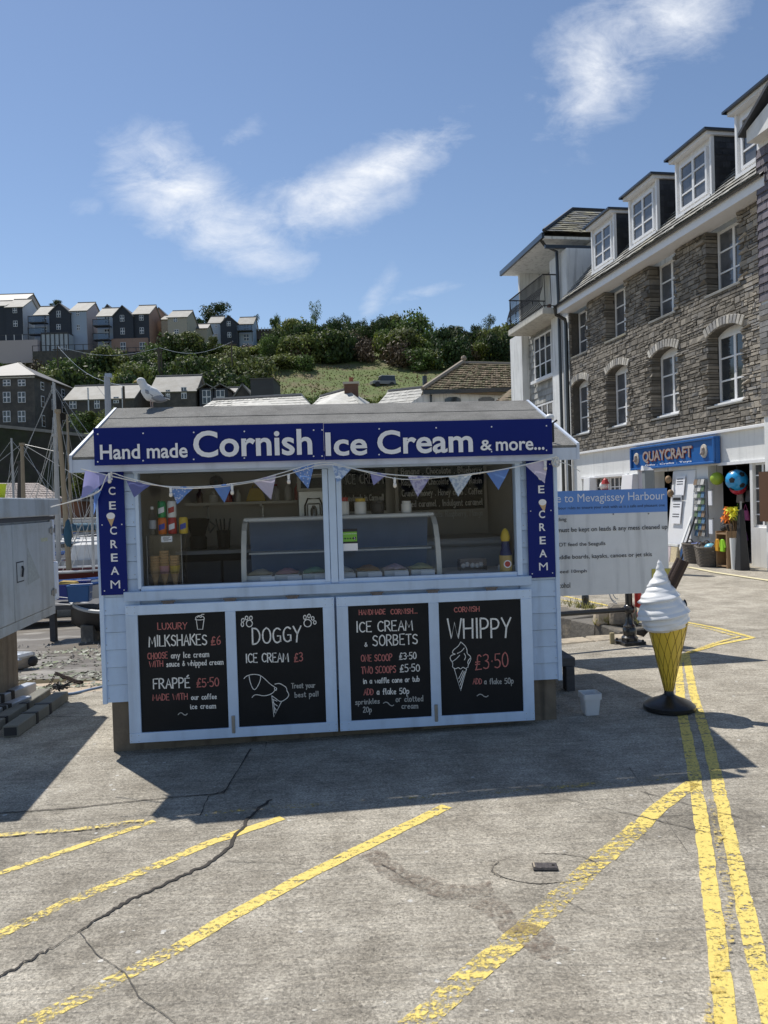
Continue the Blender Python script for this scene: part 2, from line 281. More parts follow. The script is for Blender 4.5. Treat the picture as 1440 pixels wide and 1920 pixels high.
# ================================================================== SETTING
def ground_mat():
    m_ = bpy.data.materials.new('quay_concrete'); m_.use_nodes = True; t = m_.node_tree; b = t.nodes['Principled BSDF']
    tc = N(t, 'ShaderNodeTexCoord'); co = tc.outputs['Object']
    def noise(s, d=6, r=.65, st=None, dist=0):
        c = co
        if st: mp = N(t, 'ShaderNodeMapping'); mp.inputs['Scale'].default_value = st; mp.inputs['Rotation'].default_value = (0, 0, R(4)); L(t, co, mp.inputs[0]); c = mp.outputs[0]
        n = N(t, 'ShaderNodeTexNoise'); n.inputs['Scale'].default_value = s; n.inputs['Detail'].default_value = d; n.inputs['Roughness'].default_value = r; n.inputs['Distortion'].default_value = dist; L(t, c, n.inputs[0]); return n.outputs[0]
    big = noise(.45, 5, .6); mid = noise(3.2, 8, .7); fine = noise(95, 4, .8); grit = noise(260, 2, .7); groove = noise(1, 5, .6, (3.2, 30, 1), .5); stain = noise(.9, 9, .72, None, .4)
    f = M(t, 'MULTIPLY_ADD', M(t, 'SUBTRACT', big, .5), 1.1, 1)
    f = M(t, 'MULTIPLY', f, M(t, 'MULTIPLY_ADD', M(t, 'SUBTRACT', mid, .5), 1.15, 1))
    f = M(t, 'MULTIPLY', f, M(t, 'MULTIPLY_ADD', M(t, 'SUBTRACT', fine, .5), 2.2, 1))
    f = M(t, 'MULTIPLY', f, M(t, 'MULTIPLY_ADD', M(t, 'SUBTRACT', grit, .5), 1.2, 1))
    f = M(t, 'MULTIPLY', f, M(t, 'MULTIPLY_ADD', M(t, 'SUBTRACT', groove, .5), .8, 1))
    # dark oil stains
    sm = N(t, 'ShaderNodeMapRange'); sm.inputs[1].default_value = .54; sm.inputs[2].default_value = .68; L(t, stain, sm.inputs[0])
    f = M(t, 'MULTIPLY', f, M(t, 'MULTIPLY_ADD', sm.outputs[0], -.42, 1))
    mx = N(t, 'ShaderNodeMixRGB'); L(t, M(t, 'MULTIPLY_ADD', mid, 1.6, -.3, clamp=True), mx.inputs[0]); mx.inputs[1].default_value = (.292, .26, .208, 1); mx.inputs[2].default_value = (.395, .366, .31, 1)
    vm = N(t, 'ShaderNodeVectorMath', operation='SCALE'); L(t, mx.outputs[0], vm.inputs[0]); L(t, f, vm.inputs['Scale'])
    ag = N(t, 'ShaderNodeTexVoronoi'); ag.inputs['Scale'].default_value = 105; L(t, co, ag.inputs[0])
    sepc = N(t, 'ShaderNodeSeparateColor'); L(t, ag.outputs['Color'], sepc.inputs[0])
    agf = M(t, 'MULTIPLY_ADD', M(t, 'SUBTRACT', sepc.outputs[0], .5), .42, 1.0)
    pit = M(t, 'MULTIPLY_ADD', M(t, 'GREATER_THAN', sepc.outputs[1], .86), -.22, 1.0)
    agf = M(t, 'MULTIPLY', agf, pit)
    vmg = N(t, 'ShaderNodeVectorMath', operation='SCALE'); L(t, vm.outputs[0], vmg.inputs[0]); L(t, agf, vmg.inputs['Scale']); vm = vmg
    # bird droppings and pale chips
    vo = N(t, 'ShaderNodeTexVoronoi'); vo.inputs['Scale'].default_value = 7; L(t, co, vo.inputs[0]); vo2 = noise(1.3, 3)
    ch = M(t, 'MULTIPLY', M(t, 'LESS_THAN', M(t, 'ADD', vo.outputs['Distance'], M(t, 'MULTIPLY', fine, .16)), .155), M(t, 'GREATER_THAN', vo2, .5))
    vo3 = N(t, 'ShaderNodeTexVoronoi'); vo3.inputs['Scale'].default_value = 42; L(t, co, vo3.inputs[0])
    ch2 = M(t, 'LESS_THAN', M(t, 'ADD', vo3.outputs['Distance'], M(t, 'MULTIPLY', mid, .5)), .30)
    mx2 = N(t, 'ShaderNodeMixRGB'); L(t, M(t, 'MAXIMUM', M(t, 'MULTIPLY', ch, .75), M(t, 'MULTIPLY', ch2, .3)), mx2.inputs[0]); L(t, vm.outputs[0], mx2.inputs[1]); mx2.inputs[2].default_value = (.62, .61, .58, 1)
    L(t, mx2.outputs[0], b.inputs['Base Color']); b.inputs['Roughness'].default_value = .88; b.inputs['Specular IOR Level'].default_value = .3
    h = M(t, 'ADD', M(t, 'MULTIPLY_ADD', groove, 1.6, M(t, 'MULTIPLY', sepc.outputs[0], .2)), M(t, 'ADD', M(t, 'MULTIPLY', fine, .5), M(t, 'MULTIPLY', mid, .8)))
    bp = N(t, 'ShaderNodeBump'); bp.inputs['Strength'].default_value = .75; bp.inputs['Distance'].default_value = .012; L(t, h, bp.inputs['Height']); L(t, bp.outputs[0], b.inputs['Normal'])
    return m_
def paint_mat(name='yellow_road_paint', col=(.68, .53, .14), cut=.47, w=.05):
    m_ = bpy.data.materials.new(name); m_.use_nodes = True; t = m_.node_tree; b = t.nodes['Principled BSDF']
    tc = N(t, 'ShaderNodeTexCoord'); co = tc.outputs['Object']
    a = N(t, 'ShaderNodeTexNoise'); a.inputs['Scale'].default_value = 48; a.inputs['Detail'].default_value = 6; a.inputs['Roughness'].default_value = .75; L(t, co, a.inputs[0])
    c = N(t, 'ShaderNodeTexNoise'); c.inputs['Scale'].default_value = 2.1; c.inputs['Detail'].default_value = 5; L(t, co, c.inputs[0])
    mp = N(t, 'ShaderNodeMapping'); mp.inputs['Scale'].default_value = (3.2, 30, 1); mp.inputs['Rotation'].default_value = (0, 0, R(4)); L(t, co, mp.inputs[0])
    g = N(t, 'ShaderNodeTexNoise'); g.inputs['Scale'].default_value = 1; g.inputs['Detail'].default_value = 5; L(t, mp.outputs[0], g.inputs[0])
    v = M(t, 'ADD', M(t, 'ADD', M(t, 'MULTIPLY', a.outputs[0], .62), M(t, 'MULTIPLY', c.outputs[0], .16)), M(t, 'MULTIPLY', g.outputs[0], .3))
    mr = N(t, 'ShaderNodeMapRange'); mr.inputs[1].default_value = cut; mr.inputs[2].default_value = cut+w; L(t, v, mr.inputs[0])
    vm = N(t, 'ShaderNodeVectorMath', operation='SCALE'); vm.inputs[0].default_value = col; L(t, M(t, 'MULTIPLY_ADD', a.outputs[0], .8, .6), vm.inputs['Scale']); L(t, vm.outputs[0], b.inputs['Base Color']); b.inputs['Roughness'].default_value = .7
    tr = N(t, 'ShaderNodeBsdfTransparent'); ms = N(t, 'ShaderNodeMixShader'); L(t, mr.outputs[0], ms.inputs[0]); L(t, tr.outputs[0], ms.inputs[1]); L(t, b.outputs[0], ms.inputs[2]); L(t, ms.outputs[0], t.nodes['Material Output'].inputs[0])
    return m_
EDGE = [(-16, 6.4), (-3.2, 6.83), (-2, 7.25), (1.3, 8.02), (2.78, 8.38), (3.05, 8.9), (2.5, 10.9), (2.2, 20), (2.0, 48), (2, 60)]
outer = [(40, 60), (40, -10), (-16, -10)] + EDGE
tri = tessellate_polygon([[Vector((x, y, 0)) for x, y in outer]])
gm = MB(); gm.add([(x, y, gz(x)) for x, y in outer], [tuple(t_) for t_ in tri])
GM = ground_mat()
for i, f in enumerate(gm.f):
    a, b_, c = [gm.v[k] for k in f]
    if (b_-a).cross(c-a).z < 0: gm.f[i] = tuple(reversed(f))
ground = gm.build('ground', GM, kind='structure')
# quay wall faces below the edge, with capping stones
mStone = mat('quay_granite', (.37, .315, .235), .9, .25, 7, .8, 30, objvar=.3, col2=(.12, .11, .095), c2s=3)
mSea = mat('weathered_quay_masonry', (.16, .14, .115), .92, .3, 5, 1, 14, col2=(.06, .07, .04), c2s=2)
qw = MB()
for (x0, y0), (x1, y1) in zip(EDGE, EDGE[1:]):
    qw.poly([(x0, y0, gz(x0)-.002), (x1, y1, gz(x1)-.002), (x1, y1, -4), (x0, y0, -4)])
qwall = qw.build('quay_wall', mSea, kind='structure')
# capping stones along the near edge of the slip and big rough blocks on the far side
def block(a, b, z0, z1, dep, rough=.02):
    a, b = Vector(a), Vector(b); d = (b-a).normalized(); n = Vector((-d.y, d.x, 0)); mb = MB()
    j = lambda: Vector((random.uniform(-rough, rough), random.uniform(-rough, rough), random.uniform(-rough, rough)))
    p = [a, b, b+n*dep, a+n*dep]
    mb.hexa([Vector((q.x, q.y, z0))+j() for q in p], [Vector((q.x, q.y, z1))+j() for q in p]); return mb
cap = []
def run(p0, p1, n, z0, z1, dep, rough=.02, jit=.15, name='stone', parent=None):
    p0, p1 = Vector((*p0, 0)), Vector((*p1, 0)); ts = [0]+[(i+random.uniform(-jit, jit))/n for i in range(1, n)]+[1]
    for a, b in zip(ts, ts[1:]):
        block(p0.lerp(p1, a+.006), p0.lerp(p1, b-.006), z0, z1, dep, rough).build(name, mStone, parent or qwall, bevel=.015)
run((1.25, 8.0), (2.8, 8.385), 3, -.3, .075, .28, .006)
run((2.5, 10.9), (3.07, 8.95), 4, -.34, .07, -.45, .03)
for r_ in range(4):
    zz = -.36-r_*.34
    run((2.5-.03*r_, 10.9), (3.07-.03*r_, 8.8), 4+r_ % 2, zz-.31, zz, -.5, .05)
run((2.22, 19.9), (2.48, 10.95), 9, -.3, .07, -.45, .02)
# harbour bed : sand ramp, weed, mud
def bed_z(x, y):
    ye = 7.1+(x+2)*.25 if x < 3 else 9
    d = y-ye
    if x > 1.2: return -1.3
    if d < 2.1: return -.12-d*.12
    z = -.37-(d-2.1)*.06
    return max(z, -1.5)
def grid(name, x0, x1, y0, y1, nx, ny, fz, ma, **k):
    g = MB(); 
    for j in range(ny+1):
        for i in range(nx+1):
            x = x0+(x1-x0)*i/nx; y = y0+(y1-y0)*(j/ny)**1.6; g.v.append(Vector((x, y, fz(x, y))))
    g.f = [(j*(nx+1)+i, j*(nx+1)+i+1, (j+1)*(nx+1)+i+1, (j+1)*(nx+1)+i) for j in range(ny) for i in range(nx)]
    return g.build(name, ma, kind='structure', smooth=True, **k)
def rn(x, y, s): 
    from mathutils import noise
    return noise.noise(Vector((x*s, y*s, 3.3)))
mBed = mat('wet_mud', (.10, .082, .06), .5, .25, 3, 1.0, 7, col2=(.27, .25, .215), c2s=1.1, c2t=.56, c2w=.06, stretch=(.6, 1.6, 1))
mSand = mat('sandy_slip', (.42, .34, .25), .95, .22, 30, .7, 45, col2=(.24, .21, .15), c2s=4, c2t=.6)
grid('harbour_bed', -70, 3.4, 9.3, 88, 110, 120, lambda x, y: bed_z(x, y)+rn(x, y, .9)*.06+rn(x, y, 4)*.03, mBed)
grid('sand_slip', -16, 3.0, 6.3, 9.5, 60, 24, lambda x, y: bed_z(x, y)+.004+rn(x, y, 3)*.012-(max(0, y-9.2)*.4), mSand)
mWeed = mat('green_seaweed', (.13, .15, .085), .75, .3, 30, .8, 60, isl=.5, col2=(.30, .30, .25), c2s=6, c2t=.52)
wd = MB()
for i in range(5200):
    x = random.uniform(-8.5, -1.6); y = 8.55+random.random()**1.5*4.2+(x+4)*.25
    if rn(x, y, 1.7) < -.22+max(0, y-10.5)*.12: continue
    z = bed_z(x, y)+rn(x, y, .9)*.03; s = random.uniform(.02, .07); a = random.uniform(0, 6.3); c, s_ = math.cos(a)*s, math.sin(a)*s
    wd.add([(x-c, y-s_, z), (x+s_*.6, y-c*.6, z+.01), (x+c, y+s_, z+random.uniform(.01, .035)), (x-s_*.6, y+c*.6, z+.02)], [(0, 1, 2, 3)])
wd.build('seaweed', mWeed, kind='stuff', label='green seaweed strewn over the mud below the sandy slip', cat='seaweed')
peb = MB()
for i in range(1500):
    x = random.uniform(-8, -1.7); y = random.uniform(7.2, 14)+(x+4)*.2; z = bed_z(x, y)+rn(x, y, .9)*.05; s = random.uniform(.008, .03)
    peb.add([(x-s, y, z), (x, y-s, z), (x+s, y, z), (x, y+s, z), (x, y, z+s)], [(0, 1, 4), (1, 2, 4), (2, 3, 4), (3, 0, 4)])
peb.build('pebbles', mat('pebbles', (.3, .27, .23), .8, .2, 20, isl=.6), kind='stuff', label='pebbles scattered over the sandy slip and mud', cat='pebbles')
# ---------------- painted lines, cracks on the quay
PAINT = paint_mat(); PAINTW = paint_mat('worn_yellow_paint', cut=.508, w=.08); PAINTF = paint_mat('faint_yellow_paint', (.55, .42, .12), .565, .08)
def line(pts, w, ma, dz=.0022, name='yellow_line', jag=.004, step=.06):
    P_ = [grd(*p) for p in pts]; out = []
    for a, b in zip(P_, P_[1:]):
        k = max(2, int((b-a).length/step)); out += [a.lerp(b, i/k) for i in range(k)]
    out.append(P_[-1]); mb = MB(); k = len(out); ws = w if callable(w) else (lambda s: w)
    for i, p in enumerate(out):
        d = (out[min(i+1, k-1)]-out[max(0, i-1)]).normalized(); n = Vector((-d.y, d.x, 0)); ww = ws(i/(k-1))/2
        for sg in (1, -1):
            q = p+n*sg*(ww+random.uniform(-jag, jag)); mb.v.append(Vector((q.x, q.y, gz(q.x)+dz)))
    mb.f = [(2*i, 2*i+1, 2*i+3, 2*i+2) for i in range(k-1)]
    for i, f in enumerate(mb.f):
        a, b, c = [mb.v[j] for j in f[:3]]
        if (b-a).cross(c-a).z < 0: mb.f[i] = tuple(reversed(f))
    return mb.build(name, ma, ground)
line([(1286, 1226), (1300, 1300), (1330, 1400), (1366, 1560), (1405, 1740), (1452, 1940)], .064, PAINT)
line([(1272, 1245), (1277, 1330), (1300, 1440), (1318, 1560), (1338, 1720), (1364, 1940)], .066, PAINT)
line([(1272, 1245), (1286, 1226), (1340, 1210), (1412, 1196), (1345, 1178), (1250, 1160), (1045, 1115)], .06, PAINT, .004)
line([(1288, 1226), (1340, 1207), (1385, 1195), (1330, 1180), (1240, 1163), (1045, 1124)], .05, PAINTW, .008)
line([(1300, 1468), (1228, 1520), (1205, 1545)], .085, PAINT)
line([(1205, 1545), (1180, 1568), (1110, 1625), (985, 1745), (870, 1840), (770, 1930)], .1, PAINTW)
line([(40, 1928), (230, 1830), (330, 1780)], .075, PAINTW)
line([(330, 1780), (430, 1720), (560, 1650), (700, 1580), (838, 1512)], .07, PAINT)
line([(-20, 1762), (120, 1695), (290, 1625)], .065, PAINTW)
line([(290, 1625), (400, 1578), (530, 1534)], .062, PAINT)
line([(-20, 1645), (140, 1590), (290, 1540)], .045, PAINT)
line([(-20, 1570), (150, 1556), (270, 1541)], .042, PAINTW, .008)
line([(385, 1526), (500, 1515), (700, 1504), (900, 1488), (1100, 1472), (1290, 1456)], .05, PAINTF)
line([(1338, 1500), (1372, 1700), (1330, 1940)], .05, PAINTF, .008)
line([(1290, 1064), (1340, 1074), (1445, 1090)], .11, mat('kerb_cream_paint', (.62, .56, .36), .8, .2, 10), .012)
mCrack = mat('crack_dirt', (.045, .04, .035), .95, .3, 30)
mCrackF = mat('fine_crack_dirt', (.11, .10, .085), .95, .3, 30)
def crack(pts, w, ma=mCrack, seed=1, amp=.012):
    rr = random.Random(seed); P_ = []; st_ = [1.0]
    def wf(s):
        st_[0] = min(1.7, max(.25, st_[0]+rr.uniform(-.22, .22))); return w*st_[0]
    for a, b in zip(pts, pts[1:]):
        k = max(2, int(math.hypot(b[0]-a[0], b[1]-a[1])/7))
        P_ += [(a[0]+(b[0]-a[0])*i/k+rr.uniform(-3, 3)*amp*28, a[1]+(b[1]-a[1])*i/k+rr.uniform(-3, 3)*amp*28) for i in range(k)]
    P_.append(pts[-1])
    line(P_, wf, ma, .0045, 'crack', w*.12, .02)
crack([(-20, 1842), (60, 1800), (150, 1745), (240, 1690), (330, 1650), (400, 1615), (430, 1590), (465, 1535), (510, 1500)], .0115, seed=2, amp=.03)
crack([(150, 1748), (180, 1790), (235, 1825), (260, 1870), (330, 1920)], .004, mCrackF, 3)
crack([(-20, 1527), (140, 1516), (270, 1501), (420, 1488), (470, 1405)], .006, mCrack, 4, .005)
crack([(375, 1530), (390, 1495), (430, 1480)], .006, mCrack, 5)
crack([(1020, 1490), (1150, 1520), (1320, 1560), (1445, 1600)], .004, mCrackF, 6, .008)
crack([(1200, 1485), (1330, 1520), (1445, 1548)], .005, mCrack, 7, .008)
crack([(715, 1620), (780, 1660), (830, 1680), (920, 1680)], .006, mCrackF, 8)
crack([(0, 1340), (80, 1344), (205, 1346)], .008, mCrack, 9, .004)
for pts_ in ([(500, 1392), (470, 1500)], [(1290, 1600), (1180, 1440)], [(-20, 1425), (190, 1395)]): crack(pts_, .0035, mCrackF, len(pts_)+31, .004)
dr_ = MB(); rd = random.Random(21); mDrop = mat('dried_gull_dropping', (.55, .53, .48), .9, .2, 60)
for i in range(80):
    g_ = grd(rd.uniform(20, 1420), rd.uniform(1400, 1900)); s_ = rd.uniform(.002, .006)*(1.8 if rd.random() < .1 else 1); k_ = 9
    dr_.poly([(g_.x+math.cos(6.283*q/k_)*s_*rd.uniform(.6, 1.3)*1.3, g_.y+math.sin(6.283*q/k_)*s_*rd.uniform(.6, 1.3), gz(g_.x)+.0012) for q in range(k_)])
dr_.build('droppings', mDrop, ground, kind='stuff')
crack([(1060, 1690), (1100, 1710), (1170, 1730)], .003, mCrackF, 10)
crack([(420, 1615), (580, 1620)], .003, mCrackF, 11)
# patched asphalt round the stopcock cover
mPatch = mat('round_mortar_patch', (.33, .30, .255), .92, .38, 70, 1, 90)
c0 = grd(1022, 1628); pm = MB()
ang = [i/40*2*math.pi for i in range(40)]
pm.poly([(c0.x+math.cos(a)*(.225+rn(math.cos(a), math.sin(a), 2)*.02), c0.y+math.sin(a)*(.13+rn(math.cos(a), math.sin(a), 3)*.02), gz(c0.x)+.001) for a in ang]); pm.build('patch', GM, ground)
rr0 = random.Random(3)
for k_ in range(3):
    q = MB(); pr_ = [Vector((c0.x+math.cos(a)*(.228+rr0.uniform(-.006, .006)), c0.y+math.sin(a)*(.133+rr0.uniform(-.005, .005)), 0)) for a in [k_*2.1+i*.045 for i in range(36)]]
    for i, p in enumerate(pr_): n_ = (p-Vector((c0.x, c0.y, 0))).normalized()*rr0.uniform(.0012, .0035); q.v += [Vector(((p+n_).x, (p+n_).y, gz(p.x)+.003)), Vector(((p-n_).x, (p-n_).y, gz(p.x)+.003))]
    q.f = [(2*i, 2*i+1, 2*i+3, 2*i+2) for i in range(35)]; q.build('crack', mat('ring_crack', (.13, .115, .095), .95), ground)
mStain = paint_mat('brown_spill_stain', (.16, .12, .09), .50, .2)
for q in ([(690, 1600), (760, 1650), (850, 1676), (925, 1672)], [(900, 1690), (960, 1735), (1010, 1765), (1045, 1795)]):
    line(q, .12, mStain, .0055, 'spill_stain', .02)
mIron = mat('cast_iron', (.07, .065, .065), .6, .2, 40, .4, 60, metal=.4)
cv = empty('stopcock_cover', (c0.x, c0.y, gz(c0.x)+.003), R(-4), 'small rectangular dark iron stopcock cover in a round mortar patch', 'drain cover')
MB().box(-.053, .053, -.03, .03, 0, .008).build('frame', mIron, cv, bevel=.002)
MB().box(-.046, .048, -.024, .024, .008, .011).build('lid', mat('worn_iron', (.10, .09, .09), .5, .2, 60, .5, 80, metal=.5), cv)
MB().lathe([(.007, .011), (.007, .0125), (.0001, .0125)], 12, (.035, 0, 0)).build('keyhole', mat('black_hole', (.01, .01, .01), .9), cv)
MB().box(-.05, -.044, -.022, .022, .011, .014).build('hinge', mStone, cv)
# ================================================================== KIOSK
YAW = R(5.2); P0 = Vector((-1.875, 5.187, 0)); KD = Vector((math.cos(YAW), math.sin(YAW), 0)); KB = Vector((-math.sin(YAW), math.cos(YAW), 0))
def K(u, v, z): return P0+KD*u+KB*v+Vector((0, 0, z))
def uv(px, py, off=0):
    d = ray(px, py); base = P0-KB*off; t = base.dot(KB)/d.dot(KB); p = Vector((0, 0, EYE))+d*t
    return (p-base).dot(KD), p.z
mBlue = mat('pale_blue_gloss_paint', (.49, .62, .80), .45, .07, 8, .2, 25, objvar=.09, streak=.22)
mBlueF = mat('pale_blue_frame_paint', (.54, .67, .85), .4, .06, 8, .15, 25, objvar=.06, streak=.14)
mNavy = mat('navy_sign_vinyl', (.003, .013, .15), .42, .04, 3, spec=.16)
mWhiteV = mat('white_vinyl', (.80, .80, .82), .5, .03, 8)
mFelt = mat('mineral_roof_felt', (.225, .22, .205), .95, .42, 110, 1, 130, col2=(.135, .132, .122), c2s=2.5, c2t=.55)
mPlinth = mat('stained_concrete_plinth', (.17, .14, .105), .92, .2, 9, .5, 30, streak=.6)
mBoardB = mat('chalkboard_black', (.012, .013, .015), .6, .25, 5, .05, 60, spec=.2)
mChW = mat('white_chalk_pen', (.80, .79, .75), .9, .22, 120); mChR = mat('red_chalk_pen', (.50, .17, .15), .9, .25, 120); mChD = mat('faded_chalk_pen', (.42, .42, .40), .9, .25, 120)
mSteel = mat('dull_steel', (.35, .35, .34), .4, .15, 30, metal=.9)
mInt = mat('kiosk_interior_panel', (.62, .58, .52), .8, .06, 3)
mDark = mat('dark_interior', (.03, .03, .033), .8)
UW = 3.09; DEP = 2.0; ZE = 1.96
kio = empty('ice_cream_kiosk', P0, YAW, 'pale blue wooden ice cream kiosk with navy signs and chalkboard shutters', 'kiosk')
MB().box(0, 3.075, .02, DEP-.02, -.12, .36).build('plinth', mPlinth, kio)
# front cladding boards: left strip, right strip; side cladding
bh = .118
k = 0; z = .345
while z < 1.9:
    z1 = min(z+bh, 1.905)
    for x0, x1 in ((-.034, .215), (2.83, 3.095)):
        b_ = MB(); a = x0+random.uniform(-.001, .001)
        b_.hexa([(a, -.012, z), (x1, -.012, z), (x1, .012, z), (a, .012, z)], [(a, -.001, z1-.004), (x1, -.001, z1-.004), (x1, .012, z1-.004), (a, .012, z1-.004)]); b_.build('board', mBlue, kio)
    for xx, sg in ((-.034, -1), (3.095, 1)):
        b_ = MB(); q0, q1 = xx, xx+sg*.012
        xs = sorted((xx-sg*.012, xx+sg*.012)); xt = sorted((xx-sg*.012, xx+sg*.002))
        b_.hexa([(xs[0], .02, z), (xs[1], .02, z), (xs[1], DEP, z), (xs[0], DEP, z)], [(xt[0], .02, z1-.004), (xt[1], .02, z1-.004), (xt[1], DEP, z1-.004), (xt[0], DEP, z1-.004)]); b_.build('side_board', mBlue, kio)
    z += bh
# corner posts
for x in (-.05, 3.083):
    MB().box(x, x+.03, -.02, .022, .335, 1.90).build('corner_post', mBlueF, kio, bevel=.003)
nl = MB()
for zz in [.375+i*bh for i in range(13)]:
    for xx in (-.012, .19, 2.86, 3.07):
        if zz < 1.88: nl.ball((xx+random.uniform(-.003, .003), -.0105, zz+random.uniform(-.004, .004)), .0035, 6)
nl.build('nail_head', mSteel, kio, kind='stuff')
# carcass: inner front panels, back, sides, floor
sh = MB(); sh.box(-.02, .205, .013, .06, .345, 1.93).box(2.84, 3.085, .013, .06, .345, 1.93).box(.205, 2.84, .013, .06, .345, 1.06).box(.205, 2.84, .013, .06, 1.885, 1.93); sh.build('front_frame', mBlueF, kio)
MB().box(-.02, 3.085, DEP-.04, DEP, .345, 1.95).build('back_wall', mInt, kio)
MB().box(-.02, .0, .06, DEP-.04, .345, 1.95).build('side_wall', mInt, kio)
# right side wall has a window opening near the front
wz0, wz1, wv0, wv1 = 1.3, 1.86, .25, 1.0
sw = MB(); sw.box(3.06, 3.082, .06, wv0, .345, 1.95).box(3.06, 3.082, wv1, DEP-.04, .345, 1.95).box(3.06, 3.082, wv0, wv1, .345, wz0).box(3.06, 3.082, wv0, wv1, wz1, 1.95); sw.build('side_wall', mInt, kio)
MB().box(0, 3.06, .06, DEP-.04, .365, .38).build('floor', mDark, kio)
MB().box(0, 3.06, .06, DEP-.04, 1.945, 1.95).build('ceiling', mInt, kio)
# window frames (jambs, header, sill, mullions)
fr = [(.208, .232, 1.10, 1.888), (1.462, 1.500, 1.10, 1.875), (1.503, 1.552, 1.09, 1.888), (1.555, 1.592, 1.10, 1.875), (2.808, 2.845, 1.09, 1.888)]
for i, (x0, x1, z0, z1) in enumerate(fr): MB().box(x0, x1, -.03+(.006 if i in (1, 3) else 0), .05, z0, z1).build('window_frame', mBlueF, kio, bevel=.003)
for x0, x1 in ((.225, 1.503), (1.552, 2.808)):
    MB().box(x0, x1, -.02, .03, 1.085, 1.117).build('sash_rail', mBlueF, kio, bevel=.002)
    MB().box(x0+.02, x1-.02, .002, .005, 1.117, 1.876).build('window_pane', glass_mat('window_glass', (.95, .96, .97), .0), kio)
MB().box(.2, 2.86, -.035, .02, 1.876, 1.93).build('header_board', mBlueF, kio, bevel=.003)
MB().box(.118, 2.90, -.055, .01, 1.022, 1.088).build('window_sill', mBlue, kio, bevel=.004)
MB().box(.225, 1.0, .01, .09, 1.088, 1.108).build('counter_edge', mWhiteV, kio)
# roof
def roofpt(u, s): # s 0 ridge .. 1 eave, front
    return None
RZ, RV, EV, EZ = 2.435, 1.0, -.2, 1.985
u0, u1 = -.137, 3.196
for sgn in (0, 1):
    if sgn == 0: q = [(u0, EV, EZ), (u1, EV, EZ), (u1, RV, RZ), (u0, RV, RZ)]
    else: q = [(u1, 2*RV-EV, EZ), (u0, 2*RV-EV, EZ), (u0, RV, RZ), (u1, RV, RZ)]
    MB().slab(q, .03).build('roof_slope', mFelt, kio)
# felt lap near the ridge and ridge roll
sl = Vector((0, RV-EV, RZ-EZ)).normalized(); nn = Vector((0, -sl.z, sl.y))
def rp(u, s, h=0): p = Vector((u, EV, EZ))+sl*s; p += nn*h; return p
ln = math.hypot(RV-EV, RZ-EZ)
MB().slab([rp(u0, ln-.30, .004), rp(u1, ln-.30, .004), rp(u1, ln+.01, .007), rp(u0, ln+.01, .007)], .004).build('ridge_felt', mFelt, kio)
for s_ in (.42, .72): MB().slab([rp(u0, s_, .001), rp(u1, s_, .001), rp(u1, s_+.02, .004), rp(u0, s_+.02, .004)], .003).build('felt_lap', mFelt, kio)
mWhiteP = mat('white_paint', (.56, .62, .72), .5, .08, 5, streak=.15)
for uu in (u0, u1):
    x0, x1 = (uu-.018, uu) if uu < 0 else (uu, uu+.018)
    for sgn in (1, -1):
        f = (lambda v: v) if sgn == 1 else (lambda v: 2*RV-v)
        b_ = MB(); b_.add([(x0, f(EV-.005), EZ-.10), (x1, f(EV-.005), EZ-.10), (x1, f(RV), RZ-.09), (x0, f(RV), RZ-.09), (x0, f(EV-.005), EZ+.012), (x1, f(EV-.005), EZ+.012), (x1, f(RV), RZ+.014), (x0, f(RV), RZ+.014)],
              [(0, 1, 2, 3), (4, 7, 6, 5), (0, 4, 5, 1), (1, 5, 6, 2), (2, 6, 7, 3), (3, 7, 4, 0)]); b_.build('bargeboard', mWhiteP, kio)
MB().box(u0, u1, EV+.0, EV+.018, EZ-.10, EZ-.018).build('fascia_board', mWhiteP, kio)
MB().box(u0, u1, 2*RV-EV-.018, 2*RV-EV, EZ-.10, EZ-.018).build('fascia_board', mWhiteP, kio)
MB().box(u0, u1, EV+.02, -.037, 1.90, 1.908).build('soffit', mBlueF, kio)
for uu in (-.03, 3.07): MB().add([(uu, 0, 1.9), (uu, DEP, 1.9), (uu, RV, RZ-.04), (uu+.02, 0, 1.9), (uu+.02, DEP, 1.9), (uu+.02, RV, RZ-.04)], [(0, 2, 1), (3, 4, 5), (0, 3, 5, 2), (1, 2, 5, 4)]).build('gable_wall', mBlue, kio)
def letters(mb, parent, ma, name='letter'):
    par = list(range(len(mb.v)))
    def fd(i):
        while par[i] != i: par[i] = par[par[i]]; i = par[i]
        return i
    for f in mb.f:
        for q in f[1:]: par[fd(q)] = fd(f[0])
    isl = {}
    for f in mb.f: isl.setdefault(fd(f[0]), []).append(f)
    rg = sorted([[min(mb.v[i].x for f in fs for i in f), max(mb.v[i].x for f in fs for i in f), fs] for fs in isl.values()], key=lambda r: r[0])
    out = []
    for r_ in rg:
        if out and r_[0] < out[-1][1]-1e-4: out[-1][1] = max(out[-1][1], r_[1]); out[-1][2] += r_[2]
        else: out.append(r_)
    for a, b, fs in out:
        ix = sorted({i for f in fs for i in f}); mp = {i: k for k, i in enumerate(ix)}
        q = MB(); q.add([mb.v[i] for i in ix], [tuple(mp[i] for i in f) for f in fs]); q.build(name, ma, parent)
